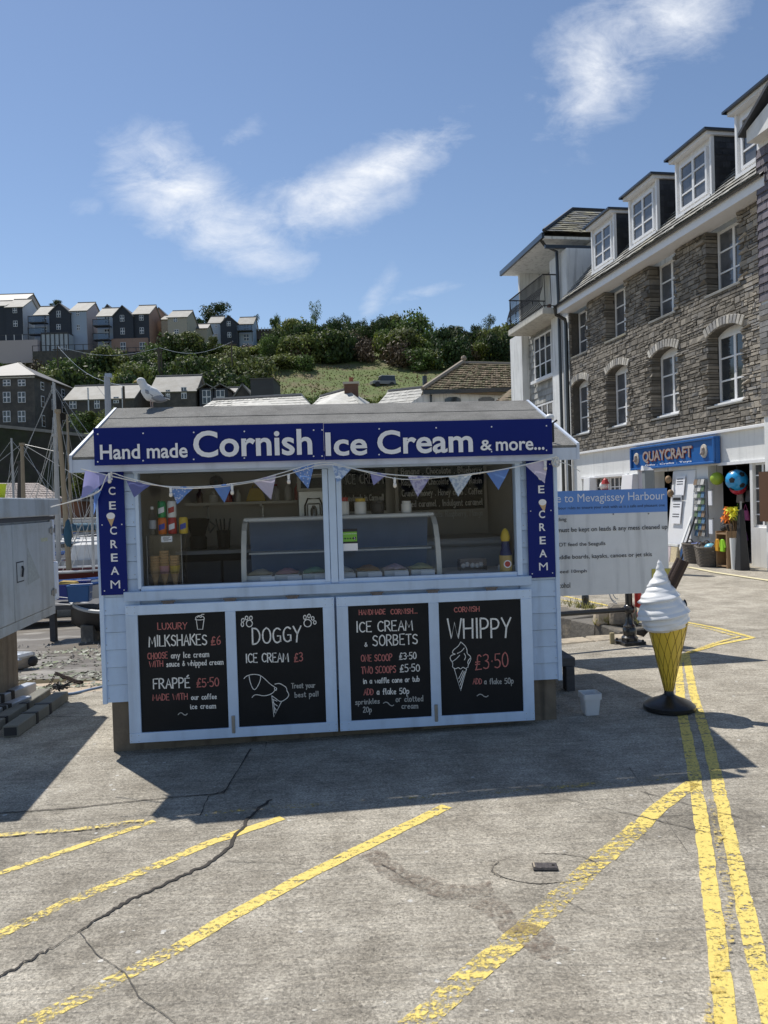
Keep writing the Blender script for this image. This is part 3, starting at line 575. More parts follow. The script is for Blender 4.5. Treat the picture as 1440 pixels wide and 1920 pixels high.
# main sign, two panels
SO = -.245
def at_s(px, py, off=.255): return uv(px, py, off)
sg_l = MB().box(.014, 1.478, SO, SO+.012, 1.925, 2.165).build('fascia_sign', mNavy, kio, bevel=.001)
sg_r = MB().box(1.480, 3.014, SO, SO+.012, 1.923, 2.163).build('fascia_sign', mNavy, kio, bevel=.001)
for x in (.1, .9, 1.7, 2.5, 2.9): MB().box(x, x+.04, SO+.012, SO+.042, 1.93, 2.15).build('sign_batten', mBlueF, kio)
def st(parent, txt, x0, y1, x1, y0, bold, off=.257, keep=0):
    # px box: left x0, right x1, top y0, bottom y1 (at left end)
    a = uv(x0, y1[0], off); b = uv(x1, y1[1], off); c = uv(x0, y0, off)
    mb = MB(); put_text(mb, txt, a[0], b[0], (a[1]+b[1])/2, c[1], -off, bold*.6)
    letters(mb, parent, mWhiteV)
st(sg_l, 'Hand made', 188, (862, 858), 352, 834, .032)
st(sg_l, 'Cornish', 363, (858, 853), 586, 808, .034)
st(sg_r, 'Ice', 611, (856, 853), 689, 811, .034)
st(sg_r, 'Cream', 708, (853, 847), 887, 807, .034)
st(sg_r, '&', 901, (845, 844), 923, 825, .03)
st(sg_r, 'more...', 930, (846, 843), 1021, 828, .03)
for par, xs in ((sg_l, (183, 268, 363, 458, 588)), (sg_r, (604, 711, 818, 922, 1025))):
    sc = MB()
    for x in xs:
        yt = 803-(x-175)*.0186+11; yb = 873-(x-175)*.0257-7
        for y in (yt, yb):
            u_, z_ = uv(x, y, .25); sc.lathe([(.0055, 0), (.004, .003), (.0001, .0035)], 8)
            for q in range(len(sc.v)-24, len(sc.v)): v_ = sc.v[q]; sc.v[q] = Vector((u_+v_.x, -.245-v_.z-.0005, z_+v_.y))
    sc.build('screw', mWhiteV, par, kind='stuff')
# side signs
mConeC = mat('printed_cone', (.55, .38, .2), .5)
for side, (x0, x1) in enumerate(((-.030, .142), (2.888, 3.078))):
    zb, zt = (1.07, 1.915)
    sp = MB().box(x0, x1, -.034, -.026, zb, zt).build('side_sign', mNavy, kio)
    mb = MB(); cx = (x0+x1)/2+.008
    rows = [('I', 1.865), ('C', 1.765), ('E', 1.668), ('C', 1.50), ('R', 1.41), ('E', 1.32), ('A', 1.232), ('M', 1.14)]
    if side: rows = [('I', 1.87), ('C', 1.78), ('E', 1.69), ('C', 1.515), ('R', 1.425), ('E', 1.332), ('A', 1.24), ('M', 1.148)]
    for ch, zc in rows:
        w = {'I': .012, 'M': .062, 'A': .054}.get(ch, .044); lb = MB(); put_text(lb, ch, cx-w/2, cx+w/2, zc-.027, zc+.027, -.0362, 0 if ch == 'M' else .016); lb.build('letter', mWhiteV, sp)
    zc = 1.585; d = -.01 if not side else .01
    MB().add([(cx-.03+d, -.036, zc+.005), (cx+.022+d, -.036, zc+.005), (cx-.012+(.03 if side else 0), -.036, zc-.06)], [(0, 2, 1)]).build('printed_cone', mConeC, sp)
    c_ = MB(); c_.poly([(cx-.004+d+math.cos(a)*.028, -.0365, zc+.014+math.sin(a)*.022) for a in [i/16*6.283 for i in range(16)]]); c_.build('printed_scoop', mWhiteV, sp)
    sc = MB()
    for zz in (zt-.05, 1.54, 1.10):
        for xx in (x0+.022, x1-.022): sc.ball((xx, -.036, zz), .005, 6)
    sc.build('screw', mWhiteV, sp, kind='stuff')
# shutters
def shutter(x0, x1, mid, label):
    s_ = empty('shutter', (0, 0, 0)); s_.parent = kio; s_['label'] = label
    z0, z1 = .083, 1.0; yF, yB = -.085, -.055
    fw = .078
    for a in [(x0, x1, z1-.066, z1), (x0, x1, z0, z0+.066), (x0, x0+fw, z0+.066, z1-.066), (x1-fw+(.0), x1, z0+.066, z1-.066), (mid[0], mid[1], z0+.066, z1-.066)]:
        MB().box(a[0], a[1], yF, yB, a[2], a[3]).build('frame_bar', mBlueF, s_, bevel=.0025)
    MB().box(x0+.01, x1-.01, yB, yB+.012, z0+.01, z1-.01).build('backing', mBlue, s_)
    p = [(x0+fw, mid[0]), (mid[1], x1-fw)]
    bs = [MB().box(a, b, yF+.014, yB+.0, z0+.066, z1-.066).build('chalkboard', mBoardB, s_) for a, b in p]
    MB().box(mid[0]+.02, mid[0]+.043, yF-.006, yF, z0+.03, z0+.15).build('bolt', mSteel, s_, bevel=.003)
    for xx in (x0+.28, (mid[0]+mid[1])/2, x1-.28): MB().box(xx-.035, xx+.035, yF+.01, yF+.02, z1, z1+.012).box(xx-.045, xx+.045, yF+.012, yF+.016, z1+.012, z1+.022).build('hinge', mat('rusty_hinge', (.13, .11, .10), .7, .3, 40), s_)
    sc = MB()
    for xx in (x0+.012, x0+.06, x1-.012, x1-.06):
        for zz in (z0+.012, z0+.05, z1-.012, z1-.05): sc.ball((xx, yF, zz), .0025, 6)
    sc.build('nail_head', mSteel, s_, kind='stuff')
    return bs
bA = shutter(.133, 1.516, (.784, .853), 'left shutter with milkshake and doggy ice cream boards')
bB = shutter(1.531, 2.887, (2.162, 2.232), 'right shutter with ice cream and whippy boards')
CY = -.0718
def ck(bd, ox, oy, items):
    mbs = {}
    for it in items:
        txt, xa, ya, xb, yb, h, ma = it[:7]; w = it[7] if len(it) > 7 else .006
        a = uv(ox+xa/3.13, oy+ya/3.13, .072); b = uv(ox+xb/3.13, oy+yb/3.13, .072)
        hh = h/3.13*5.15/FPX
        chalk(mbs.setdefault(ma.name, (MB(), ma))[0], txt, a[0], b[0], a[1], hh, CY, w, (b[1]-a[1])/(b[0]-a[0]))
    for mb, ma in mbs.values(): mb.build('chalk_lettering', ma, bd, kind='stuff')
W_, R_, D_ = mChW, mChR, mChD
ck(bA[0], 180, 1100, [('LUXURY', 363, 252, 535, 248, 38, R_), ('MILKSHAKES', 312, 352, 652, 340, 62, W_, .0085), ('£6', 676, 342, 732, 338, 50, R_, .007),
   ('CHOOSE', 304, 427, 420, 420, 36, R_), ('any Ice cream', 441, 420, 664, 412, 34, W_), ('WITH', 314, 472, 394, 468, 34, R_), ('sauce & whipped cream', 414, 470, 748, 456, 32, W_),
   ('FRAPPÉ', 338, 600, 552, 592, 58, W_, .0085), ('£5·50', 592, 590, 722, 584, 52, R_, .0075), ('MADE WITH', 334, 668, 538, 662, 36, R_), ('our coffee', 560, 664, 708, 658, 30, W_), ('ice cream', 554, 718, 704, 714, 30, W_), ('~', 482, 758, 538, 756, 60, D_)])
ck(bA[1], 180, 1100, [('DOGGY', 920, 336, 1205, 322, 92, W_, .0105), ('ICE CREAM', 880, 446, 1130, 440, 52, W_, .008), ('£3', 1164, 440, 1214, 438, 50, R_, .0075),
   ('Treat your', 1148, 596, 1286, 592, 30, D_), ('best pal!', 1168, 650, 1306, 642, 30, D_)])
ck(bB[0], 600, 1100, [('HANDMADE', 230, 166, 384, 160, 30, R_), ('CORNISH...', 416, 162, 572, 156, 30, R_), ('ICE CREAM', 214, 268, 544, 254, 62, W_, .0085), ('&', 262, 352, 278, 352, 26, W_), ('SORBETS', 310, 348, 574, 336, 62, W_, .0085),
   ('ONE SCOOP', 242, 440, 424, 434, 40, R_, .0065), ('£3·50', 466, 428, 566, 424, 42, W_, .0065), ('TWO SCOOPS', 244, 512, 446, 504, 42, R_, .0065), ('£5·50', 470, 502, 586, 496, 44, W_, .0065),
   ('in a waffle cone or tub', 254, 570, 584, 556, 32, W_), ('ADD', 258, 636, 314, 634, 36, R_), ('a flake 50p', 334, 634, 524, 628, 36, W_), ('sprinkles', 208, 692, 350, 684, 30, D_), ('or clotted', 446, 676, 606, 672, 34, D_), ('cream', 480, 716, 576, 714, 32, D_), ('20p', 254, 738, 304, 736, 32, D_), ('~', 372, 690, 436, 704, 60, D_)])
ck(bB[1], 600, 1100, [('CORNISH', 788, 150, 936, 144, 30, R_), ('WHIPPY', 752, 306, 1122, 296, 116, W_, .012), ('£3·50', 912, 486, 1106, 472, 88, R_, .008), ('ADD', 898, 572, 950, 570, 34, R_), ('a flake 50p', 964, 572, 1136, 568, 34, D_), ('~', 922, 648, 990, 650, 60, D_)])
def draw(bd, ox, oy, strokes, ma=None, w=.005):
    mb = MB()
    for s_ in strokes:
        sm = s_[0] == '*'; p = [tuple(map(float, q.split(','))) for q in s_.lstrip('*').split()]
        if sm: p = smoothline(p)
        ribbon(mb, [uv(ox+x/3.13, oy+y/3.13, .072) for x, y in p], w, CY-.0004)
    mb.build('chalk_drawing', ma or W_, bd, kind='stuff')
def ell(cx, cy, rx, ry, rot=0):
    c, s = math.cos(R(rot)), math.sin(R(rot)); return ' '.join(f'{cx+rx*math.cos(a)*c-ry*math.sin(a)*s:.1f},{cy+rx*math.cos(a)*s+ry*math.sin(a)*c:.1f}' for a in [i/14*6.2832 for i in range(15)])
draw(bA[0], 180, 1100, ['588,190 596,250 626,250 634,190', '*584,194 586,176 610,168 632,176 638,192 610,196 584,194', '*596,180 604,172 614,182 624,174', '614,170 622,162 634,162'])
draw(bA[1], 180, 1100, ['*'+ell(900, 216, 18, 20), ell(859, 221, 7, 13), ell(862, 197, 8, 11, 20), ell(884, 184, 8, 11), ell(909, 184, 8, 11), '*'+ell(1242, 214, 22, 22), ell(1226, 180, 8, 12), ell(1250, 172, 8, 11), ell(1272, 186, 8, 11), ell(1284, 210, 8, 10)], w=.0065)
draw(bA[1], 180, 1100, ['*868,540 880,526 905,516 935,514 965,520 990,540 1020,570 1050,590', '*898,522 904,560 920,600 934,606 952,580 966,545 966,522', '*916,650 930,634 950,634 985,642 1020,634 1040,622 1052,604', '*1050,590 1046,600 1056,612 1062,596 1050,590',
    '*1050,572 1075,566 1098,578 1118,592 1120,612 1134,632 1124,652 1110,662 1095,672 1080,674 1064,664 1046,650 1032,640', '1032,642 1044,764 1090,672', '1036,660 1062,672', '1038,680 1064,700', '1042,700 1058,724', '1040,660 1050,740'])
draw(bB[1], 600, 1100, ['*826,324 812,350 780,372 776,392 800,396 768,402 762,424 780,446 778,470', '*826,324 852,346 864,372 862,392 884,408 886,430 870,458 868,474', '*780,474 796,484 812,472 824,486 840,470 852,482 868,472', '788,482 826,612 860,482', '*806,392 830,380 846,360', '*776,440 800,424 820,402', '*848,430 856,410 846,392',
    '826,600 856,500', '822,580 852,500', '818,560 846,496', '814,540 838,492', '*880,420 866,440 870,456'])
# ================================================================== INSIDE THE KIOSK
def KE(name, u, v, z, label, cat, group=None, rz=0): return empty(name, K(u, v, z), YAW+rz, label, cat, group)
mSteelB = mat('brushed_steel', (.55, .55, .54), .35, .08, 40, metal=.85)
mBlk = mat('matt_black', (.02, .02, .022), .6, .1); mGreyP = mat('grey_plastic', (.42, .44, .47), .5, .05); mCream = mat('cream_plastic', (.62, .60, .54), .45, .05)
mGl = glass_mat('clear_acrylic', (.95, .95, .96), .02)
def uvd(px, py, dep): return uv(px, py, -dep)
# wall shelf
s_ = KE('wall_shelf', .52, 1.62, 1.66, 'long pale shelf of bottles on the kiosk back wall', 'shelf')
MB().box(-.25, .95, 0, .32, -.012, .012).build('board', mCream, s_)
for x in (-.1, .4, .85): MB().box(x, x+.015, .29, .32, -.25, -.012).box(x, x+.015, .05, .32, -.03, -.012).build('bracket', mSteel, s_)
def bottle(u, v, z, r, h, ma, cap, label, cat='bottle', group='bottles on the kiosk shelf'):
    o = KE('bottle', u, v, z, label, cat, group)
    MB().lathe([(r*.9, 0), (r, .01), (r, h*.62), (r*.4, h*.8), (r*.36, h*.92)], 12).build('body', ma, o, smooth='auto')
    MB().lathe([(r*.45, h*.9), (r*.45, h), (.0001, h)], 10).build('cap', cap, o); return o
mRed = mat('red_plastic', (.42, .03, .025), .4); mOr = mat('orange_label', (.7, .17, .02), .4); mGreen = mat('green_can', (.02, .25, .08), .3, metal=.3); mYel = mat('yellow_print', (.62, .43, .04), .45)
mBrown = mat('brown_sauce', (.09, .035, .02), .35); mWh = mat('white_plastic', (.74, .74, .72), .45, .04); mPink = mat('pink_tub', (.65, .30, .34), .5)
for (x, r, h, ma, cp, lb) in [(.38, .03, .13, mBrown, mBrown, 'dark sauce bottle leftmost on the kiosk shelf'), (.5, .04, .1, mWh, mSteelB, 'small white jar between two dark sauce bottles on the shelf'), (.63, .04, .17, mRed, mBlk, 'dark red bottle beside the white jar on the shelf'),
                              (.72, .025, .11, mWh, mWh, 'slim white bottle left of the yellow box on the shelf'), (1.06, .035, .15, mWh, mRed, 'white sauce bottle with red cap behind the blue pennant'), (1.17, .033, .17, mWh, mRed, 'red and white squeeze bottle near the end of the shelf'), (1.26, .033, .17, mRed, mWh, 'red squeeze bottle at the shelf end beside the ice cream machine')]:
    bottle(x, 1.76, 1.672, r, h, ma, cp, lb)
bx = KE('gift_box', .88, 1.76, 1.672, 'yellow peaked carton on the kiosk shelf between the bottles', 'box')
MB().hexa([(-.09, -.03, 0), (.09, -.03, 0), (.09, .04, 0), (-.09, .04, 0)], [(-.05, -.02, .12), (.05, -.02, .12), (.05, .03, .12), (-.05, .03, .12)]).build('carton', mYel, bx, bevel=.004)
MB().tube([(-.03, 0, .12), (-.02, 0, .15), (.02, 0, .15), (.03, 0, .12)], .006, 6).build('handle', mYel, bx)
# soft-serve machine
sm = KE('soft_serve_machine', 1.40, 1.35, 1.12, 'steel soft serve ice cream machine with dark top panel behind the display freezer', 'ice cream machine')
w = .135
MB().box(-w, w, 0, .5, 0, .78).build('body', mSteelB, sm, bevel=.01)
MB().box(-w-.004, w+.004, -.012, .02, .62, .76).build('control_panel', mCream, sm, bevel=.006)
MB().box(-w+.03, w-.03, -.016, -.010, .65, .74).build('display', mBlk, sm)
MB().tube([(-.075, -.012, .22), (-.075, -.012, .5), (-.05, -.012, .56), (.05, -.012, .56), (.075, -.012, .5), (.075, -.012, .22)], .008, 8).build('door_trim', mBlk, sm)
MB().box(-.06, .06, -.035, 0, .34, .52).build('freezer_door', mSteelB, sm, bevel=.012)
MB().lathe([(.022, .25), (.025, .34), (.03, .46), (.012, .5)], 12, (0, -.055, 0)).build('nozzle', mSteel, sm, smooth='auto')
MB().box(-.006, .006, -.10, -.05, .47, .485).build('lever', mBlk, sm)
MB().box(-.08, .08, -.012, -.002, .05, .28).build('drip_recess', mBlk, sm); MB().box(-.09, .09, -.1, 0, .03, .05).build('drip_tray', mSteelB, sm)
# display freezer (curved glass)
df = KE('display_freezer', .88, .14, .62, 'grey display freezer with curved glass and a pale rail behind the counter', 'freezer')
LX = 1.42
MB().box(0, LX, .0, .62, 0, .46).build('cabinet', mGreyP, df, bevel=.01)
mDG = mat('dark_slate_panel', (.20, .25, .34), .35, .1)
MB().slab([(.03, .58, .46), (LX-.03, .58, .46), (LX-.03, .42, .90), (.03, .42, .90)], .01).build('back_panel', mDG, df)
pr = [(0.01, .46), (.015, .55), (.035, .65), (.075, .75), (.14, .84), (.22, .89), (.30, .905)]
for x0, x1 in ((0, .035), (LX-.035, LX)):
    g = MB()
    for (y0, z0), (y1, z1) in zip(pr, pr[1:]): g.hexa([(x0, y0-.01, z0), (x1, y0-.01, z0), (x1, y0+.03, z0), (x0, y0+.03, z0)], [(x0, y1-.01, z1), (x1, y1-.01, z1), (x1, y1+.03, z1-.005), (x0, y1+.03, z1-.005)])
    g.build('end_frame', mCream, df)
MB().box(0, LX, .28, .44, .895, .925).build('top_rail', mWh, df, bevel=.008)
g = MB()
for (y0, z0), (y1, z1) in zip(pr, pr[1:]): g.add([(.035, y0, z0), (LX-.035, y0, z0), (LX-.035, y1, z1), (.035, y1, z1)], [(0, 1, 2, 3)])
g.build('curved_glass', glass_mat('freezer_glass', (.88, .92, .96), .02), df, smooth=True)
MB().box(.04, LX-.04, .2, .4, .66, .672).build('inner_shelf', mCream, df); MB().box(.04, LX-.04, .05, .55, .465, .47).build('well_floor', mat('well_blue', (.42, .50, .60), .4), df)
for i, c in enumerate([(.6, .5, .35), (.55, .3, .32), (.2, .42, .3), (.62, .6, .55), (.35, .2, .12), (.6, .45, .5), (.5, .5, .3)]):
    tb = KE('ice_cream_tub', .88+.12+i*.195, .14+.14, 1.09, ['vanilla', 'strawberry', 'mint green', 'cream white', 'chocolate brown', 'pale pink', 'honey coloured'][i]+' ice cream in a tub inside the display freezer', 'ice cream tub', 'tubs in the display freezer')
    MB().box(-.085, .085, -.09, .13, 0, .05).build('tub', mWh, tb)
    h_ = MB(); n_ = 8
    for a in range(n_+1):
        for b in range(n_+1):
            x, y = -.08+.16*a/n_, -.085+.21*b/n_; h_.v.append(Vector((x, y, .052+.035*max(0, math.sin(math.pi*a/n_)*math.sin(math.pi*b/n_))+random.uniform(0, .008))))
    h_.f = [(a*(n_+1)+b, (a+1)*(n_+1)+b, (a+1)*(n_+1)+b+1, a*(n_+1)+b+1) for a in range(n_) for b in range(n_)]
    h_.build('ice_cream', mat('ice_cream_%d' % i if 0 else 'ice_'+['vanilla', 'berry', 'mint', 'cream', 'cocoa', 'rose', 'honey'][i], c, .7, .1, 30), tb, smooth=True)
# counters at the back left
bc = KE('back_counter', .25, 1.25, .38, 'dark worktop with drawers along the kiosk back wall', 'counter')
MB().box(0, .75, 0, .68, 0, .86).build('carcass', mDark, bc); MB().box(-.01, .76, -.01, .68, .86, .89).build('worktop', mGreyP, bc)
for i in range(2): MB().box(.02+.36*i, .36+.36*i, -.02, 0, .55, .8).build('drawer', mat('drawer_grey', (.12, .12, .13), .5), bc, bevel=.004)
b2 = KE('utensil_pot', .62, 1.42, 1.272, 'black pot holding dark utensils on the back worktop', 'pot'); MB().lathe([(.05, 0), (.06, .16), (.055, .16), (.045, .01)], 14).build('pot', mBlk, b2)
ut = MB(); [ut.tube([(.02*math.cos(a), .02*math.sin(a), .01), (.06*math.cos(a), .05*math.sin(a), .26)], .007, 5) for a in (0, 1.5, 3, 4.4)]; ut.build('utensils', mBlk, b2, kind='stuff')
mx_ = KE('blender_jug', .40, 1.45, 1.272, 'dark round blender jug on the left of the back worktop', 'blender'); MB().lathe([(.07, 0), (.075, .1), (.06, .12), (.1, .25), (.105, .26), (.06, .27)], 16).build('jug', mBlk, mx_, smooth='auto'); MB().tube([(.1, 0, .24), (.15, 0, .2), (.1, 0, .14)], .009, 6).build('handle', mSteel, mx_)
# acrylic cone case with cans on top
cc = KE('cone_display_case', .245, .12, 1.09, 'clear acrylic display case of cones on the left of the counter', 'display case')
for b_ in ((0, .235, 0, .004, 0, .36), (0, .235, .20, .204, 0, .36), (0, .004, .004, .20, 0, .36), (.231, .235, .004, .20, 0, .36)): MB().box(*b_).build('acrylic_side', mGl, cc)
MB().box(-.003, .238, -.003, .207, .36, .366).build('top', mGl, cc)
mEdge = mat('acrylic_edge', (.45, .45, .44), .3)
for x in (0.0, .234): MB().box(x-.0015, x+.0015, -.0015, .0015, 0, .36).build('edge', mEdge, cc)
MB().box(-.001, .236, -.002, .206, .1, .103).build('shelf', mGl, cc)
MB().box(.1, .175, -.009, -.006, .315, .355).build('price_card', mWhiteV, cc)
tl = MB(); [tl.box(.108+random.uniform(0, .01), .168-random.uniform(0, .02), -.0095, -.0092, z, z+.003) for z in (.322, .330, .338, .346)]; tl.build('printed_text', mBlk, cc, kind='stuff')
mWaf = mat('wafer', (.52, .32, .14), .75, .15, 40)
for i, (x, nst, ma, lb) in enumerate([(.035, 4, mWaf, 'leftmost stack of brown wafer cones in the display case'), (.1, 6, mPink, 'wafer cone stack over a pink sleeve in the display case'), (.17, 4, mYel, 'wafer cone stack over a yellow sleeve in the display case')]):
    cs = KE('cone_stack', .245+x, .20, 1.12, lb, 'cones', 'cone stacks in the display case')
    MB().lathe([(.008, -.03), (.028, .06), (.032, .06)], 14).build('cone', mWaf, cs)
    MB().lathe([(.031, .06), (.036, .115), (.034, .115), (.029, .06)], 14).build('sleeve', ma, cs)
    q = MB(); [q.lathe([(.027, .115+k*.018), (.033, .118+k*.018), (.034, .130+k*.018), (.027, .133+k*.018)], 14) for k in range(nst)]; q.build('stacked_rims', mWaf, cs, kind='stuff')
def can(u, z, ma, lb, h=.115, r=.031, ma2=mWhiteV):
    o = KE('drinks_can', u, .2, z, lb, 'can', 'drinks cans on the display case')
    MB().lathe([(r*.85, 0), (r, .008), (r, h-.012), (r*.82, h)], 16).build('body', ma, o, smooth='auto'); MB().lathe([(r*.82, h), (.0001, h-.002)], 16).build('lid', mSteelB, o)
    q = MB(); aa = [-2.3, -1.95, -1.57, -1.2, -.9]
    for a, b in zip(aa, aa[1:]): q.add([((r+.0008)*math.cos(a), (r+.0008)*math.sin(a), h*.42+.01*a), ((r+.0008)*math.cos(b), (r+.0008)*math.sin(b), h*.42+.01*b), ((r+.0008)*math.cos(b), (r+.0008)*math.sin(b), h*.75+.01*b), ((r+.0008)*math.cos(a), (r+.0008)*math.sin(a), h*.75+.01*a)], [(0, 1, 2, 3)])
    q.build('print', ma2, o)
zc_ = 1.09+.367
can(.34, zc_, mOr, 'orange drinks can below the green can', ma2=mat('blue_print', (.05, .08, .4))); can(.408, zc_, mRed, 'red drinks can below the white topped can'); can(.485, zc_, mYel, 'yellow drinks can at the right end of the cans', ma2=mat('blue_print'))
can(.34, zc_+.116, mGreen, 'green drinks can stacked on the orange can'); can(.408, zc_+.116, mWh, 'white drinks can stacked on the red can', ma2=mRed)
wb = KE('water_bottle', .272, .2, zc_, 'clear water bottle left of the drinks cans', 'bottle'); MB().lathe([(.024, 0), (.025, .13), (.01, .165), (.01, .175)], 12).build('bottle', mGl, wb, smooth='auto'); MB().lathe([(.025, .04), (.0255, .04), (.0255, .1), (.025, .1)], 12).build('label', mGreyP, wb); MB().lathe([(.012, .175), (.012, .195), (.0001, .195)], 10).build('cap', mWh, wb)
# food hygiene sticker on the glass
a = uv(638, 992, 0); b = uv(671, 1032, 0)
hs = empty('hygiene_sticker', K(a[0], -.001, b[1]), YAW, 'green and white hygiene rating sticker on the window glass', 'sticker')
w_, h_ = b[0]-a[0], a[1]-b[1]
MB().box(0, w_, -.001, 0, 0, h_*.33).build('white_panel', mWhiteV, hs); MB().box(0, w_, -.001, 0, h_*.33, h_).build('black_panel', mBlk, hs)
MB().box(.003, w_-.003, -.0016, -.001, h_*.42, h_*.86).build('green_panel', mat('sticker_green', (.17, .42, .04), .5), hs)
q = MB()
for i in range(5): q.poly([(.014+i*.018+math.cos(t_)*.006, -.002, h_*.56+math.sin(t_)*.006) for t_ in [k_/10*6.283 for k_ in range(10)]])
q.poly([(w_-.02+math.cos(t_)*.011, -.0022, h_*.56+math.sin(t_)*.011) for t_ in [k_/12*6.283 for k_ in range(12)]]); q.build('score_dots', mBlk, hs, kind='stuff')
q = MB(); put_text(q, 'FOOD HYGIENE RATING', .006, w_-.006, h_*.75, None, -.002, 0); put_text(q, '5', w_-.024, w_-.016, h_*.50, h_*.62, -.0024, 0); q.build('print', mWhiteV, hs, kind='stuff')
# menu blackboards on the back wall
def menu(px0, py0, px1, py1, dep, lb, lines, hgt):
    a = uvd(px0, py0, dep); b = uvd(px1, py1, dep); o = empty('menu_board', K(a[0], dep, b[1]), YAW, lb, 'menu board')
    w, h = b[0]-a[0], a[1]-b[1]
    MB().box(-.03, w+.03, .002, .02, -.03, h+.03).build('backing_board', mInt, o); MB().box(0, w, -.012, .001, 0, h).build('board', mBoardB, o)
    q = MB(); z = h-.03-hgt
    for tx, hh in lines:
        n_ = sum(GL.get(c, (4, ''))[0]+1.7 for c in tx); wd = min(w-.05, n_*hh*.085); chalk(q, tx, .03, .03+wd, z, hh, -.0135, .008); z -= hh*1.75
    q.build('chalk_lettering', mChW, o, kind='stuff')
menu(640, 852, 724, 957, 1.85, 'black menu board with few words on the kiosk back wall behind the hygiene sticker', [('BLUE', .09), ('ICE CREAM', .09), ('handmade in Cornwall', .055)], .09)
menu(745, 852, 908, 953, 1.85, 'wide black menu board listing flavours on the kiosk back wall', [('Salted cream vanilla . Strawberry & clotted cream', .058), ('Banana . Chocolate . Blueberry', .058), ('Raspberry . Chocolate . Rum & Raisin', .058), ('Crunchy honey . Honey comb . Coffee', .058), ('Salted caramel . Indulgent caramel', .058), ('Homemade Sorbets: Raspberry, Mango', .055)], .058)
# chest freezer + box of cakes + card reader + syrup bottle on the right
cf = KE('chest_freezer', 2.42, 1.0, .38, 'grey chest freezer in the right corner of the kiosk', 'freezer'); MB().box(-.3, .58, 0, .8, 0, .86).build('body', mGreyP, cf, bevel=.02); MB().box(-.31, .59, -.01, .81, .865, .93).build('lid', mGreyP, cf, bevel=.02)
rc = KE('side_worktop', 2.32, .14, .38, 'dark side worktop at the right of the counter', 'counter'); MB().box(0, .7, 0, .5, 0, .70).build('carcass', mDark, rc); MB().box(-.0, .70, -.01, .5, .70, .725).build('worktop', mWh, rc)
tb = KE('topping_box', 2.46, .28, 1.106, 'clear plastic box of wrapped toppings on the counter', 'box')
for b_ in ((0, .2, 0, .003, 0, .085), (0, .2, .12, .123, 0, .085), (0, .003, .003, .12, 0, .085), (.197, .2, .003, .12, 0, .085)): MB().box(*b_).build('acrylic_side', mGl, tb)
tp = MB(); [tp.ball((.03+.035*i, .05+random.uniform(-.02, .03), .03+random.uniform(0, .02)), .02, 8) for i in range(5)]; tp.build('toppings', mWh, tb, kind='stuff')
pc = KE('price_ticket', 2.73, .2, 1.106, 'small white card holder beside the blue bottle', 'card'); MB().hexa([(0, 0, 0), (.07, 0, 0), (.07, .03, 0), (0, .03, 0)], [(0, .014, .045), (.07, .014, .045), (.07, .018, .045), (0, .018, .045)]).build('card', mWhiteV, pc); MB().box(.01, .06, .003, .006, .015, .02).build('print', mat('blue_print'), pc)
sb = KE('syrup_bottle', 2.75, .07, 1.09, 'tall dark blue bottle with yellow top at the right end of the counter', 'bottle')
MB().lathe([(.042, 0), (.045, .01), (.045, .15), (.03, .19), (.028, .24)], 16).build('body', mat('dark_blue_label', (.02, .025, .09), .3), sb, smooth='auto')
MB().lathe([(.03, .24), (.035, .27), (.024, .31), (.008, .33), (.0001, .33)], 14).build('cap', mYel, sb, smooth='auto')
MB().lathe([(.0455, .01), (.046, .01), (.046, .14), (.0455, .14)], 16).build('label', mat('tan_label', (.45, .33, .12), .5), sb)
q = MB(); q.poly([(math.cos(t_)*.028, -.048, .08+math.sin(t_)*.028) for t_ in [k_/16*6.283 for k_ in range(16)]]); q.build('badge', mWhiteV, sb)
q = MB(); q.poly([(math.cos(t_)*.02, -.0485, .08+math.sin(t_)*.02) for t_ in [k_/16*6.283 for k_ in range(16)]]); q.build('badge_centre', mRed, sb)
for i_, (u_, r_, h_, ma, lb) in enumerate(((1.62, .045, .13, mRed, 'red topped sprinkles jar standing on the freezer top rail'), (1.75, .045, .12, mYel, 'yellow sprinkles jar standing on the freezer top rail'), (1.88, .05, .10, mBlk, 'dark squat jar standing on the freezer top rail'), (2.1, .04, .09, mWh, 'stack of white cups at the right end of the freezer top'))):
    o = KE('jar', u_, .50, 1.547, lb, 'jar'); MB().lathe([(r_*.9, 0), (r_, .01), (r_, h_*.75), (r_*.8, h_*.8)], 14).build('body', mWh if i_ < 2 else ma, o, smooth='auto'); MB().lathe([(r_*.85, h_*.78), (r_*.85, h_), (.0001, h_)], 14).build('lid', ma, o)
for i_ in range(7): MB().box(.13+i_*.19, .23+i_*.19, .009, .012, .475, .515).build('flavour_card', mWhiteV, df)
# clock / fan on wall
fn = KE('wall_fan', .52, 1.88, 1.86, 'dark round wall fan high in the kiosk back left corner', 'fan'); MB().tube([(0, 0, 0), (0, -.05, 0)], .06, 16).build('housing', mat('dark_brown', (.05, .02, .015), .6), fn); MB().tube([(0, -.05, 0), (0, -.06, 0)], .02, 10).build('hub', mBlk, fn)
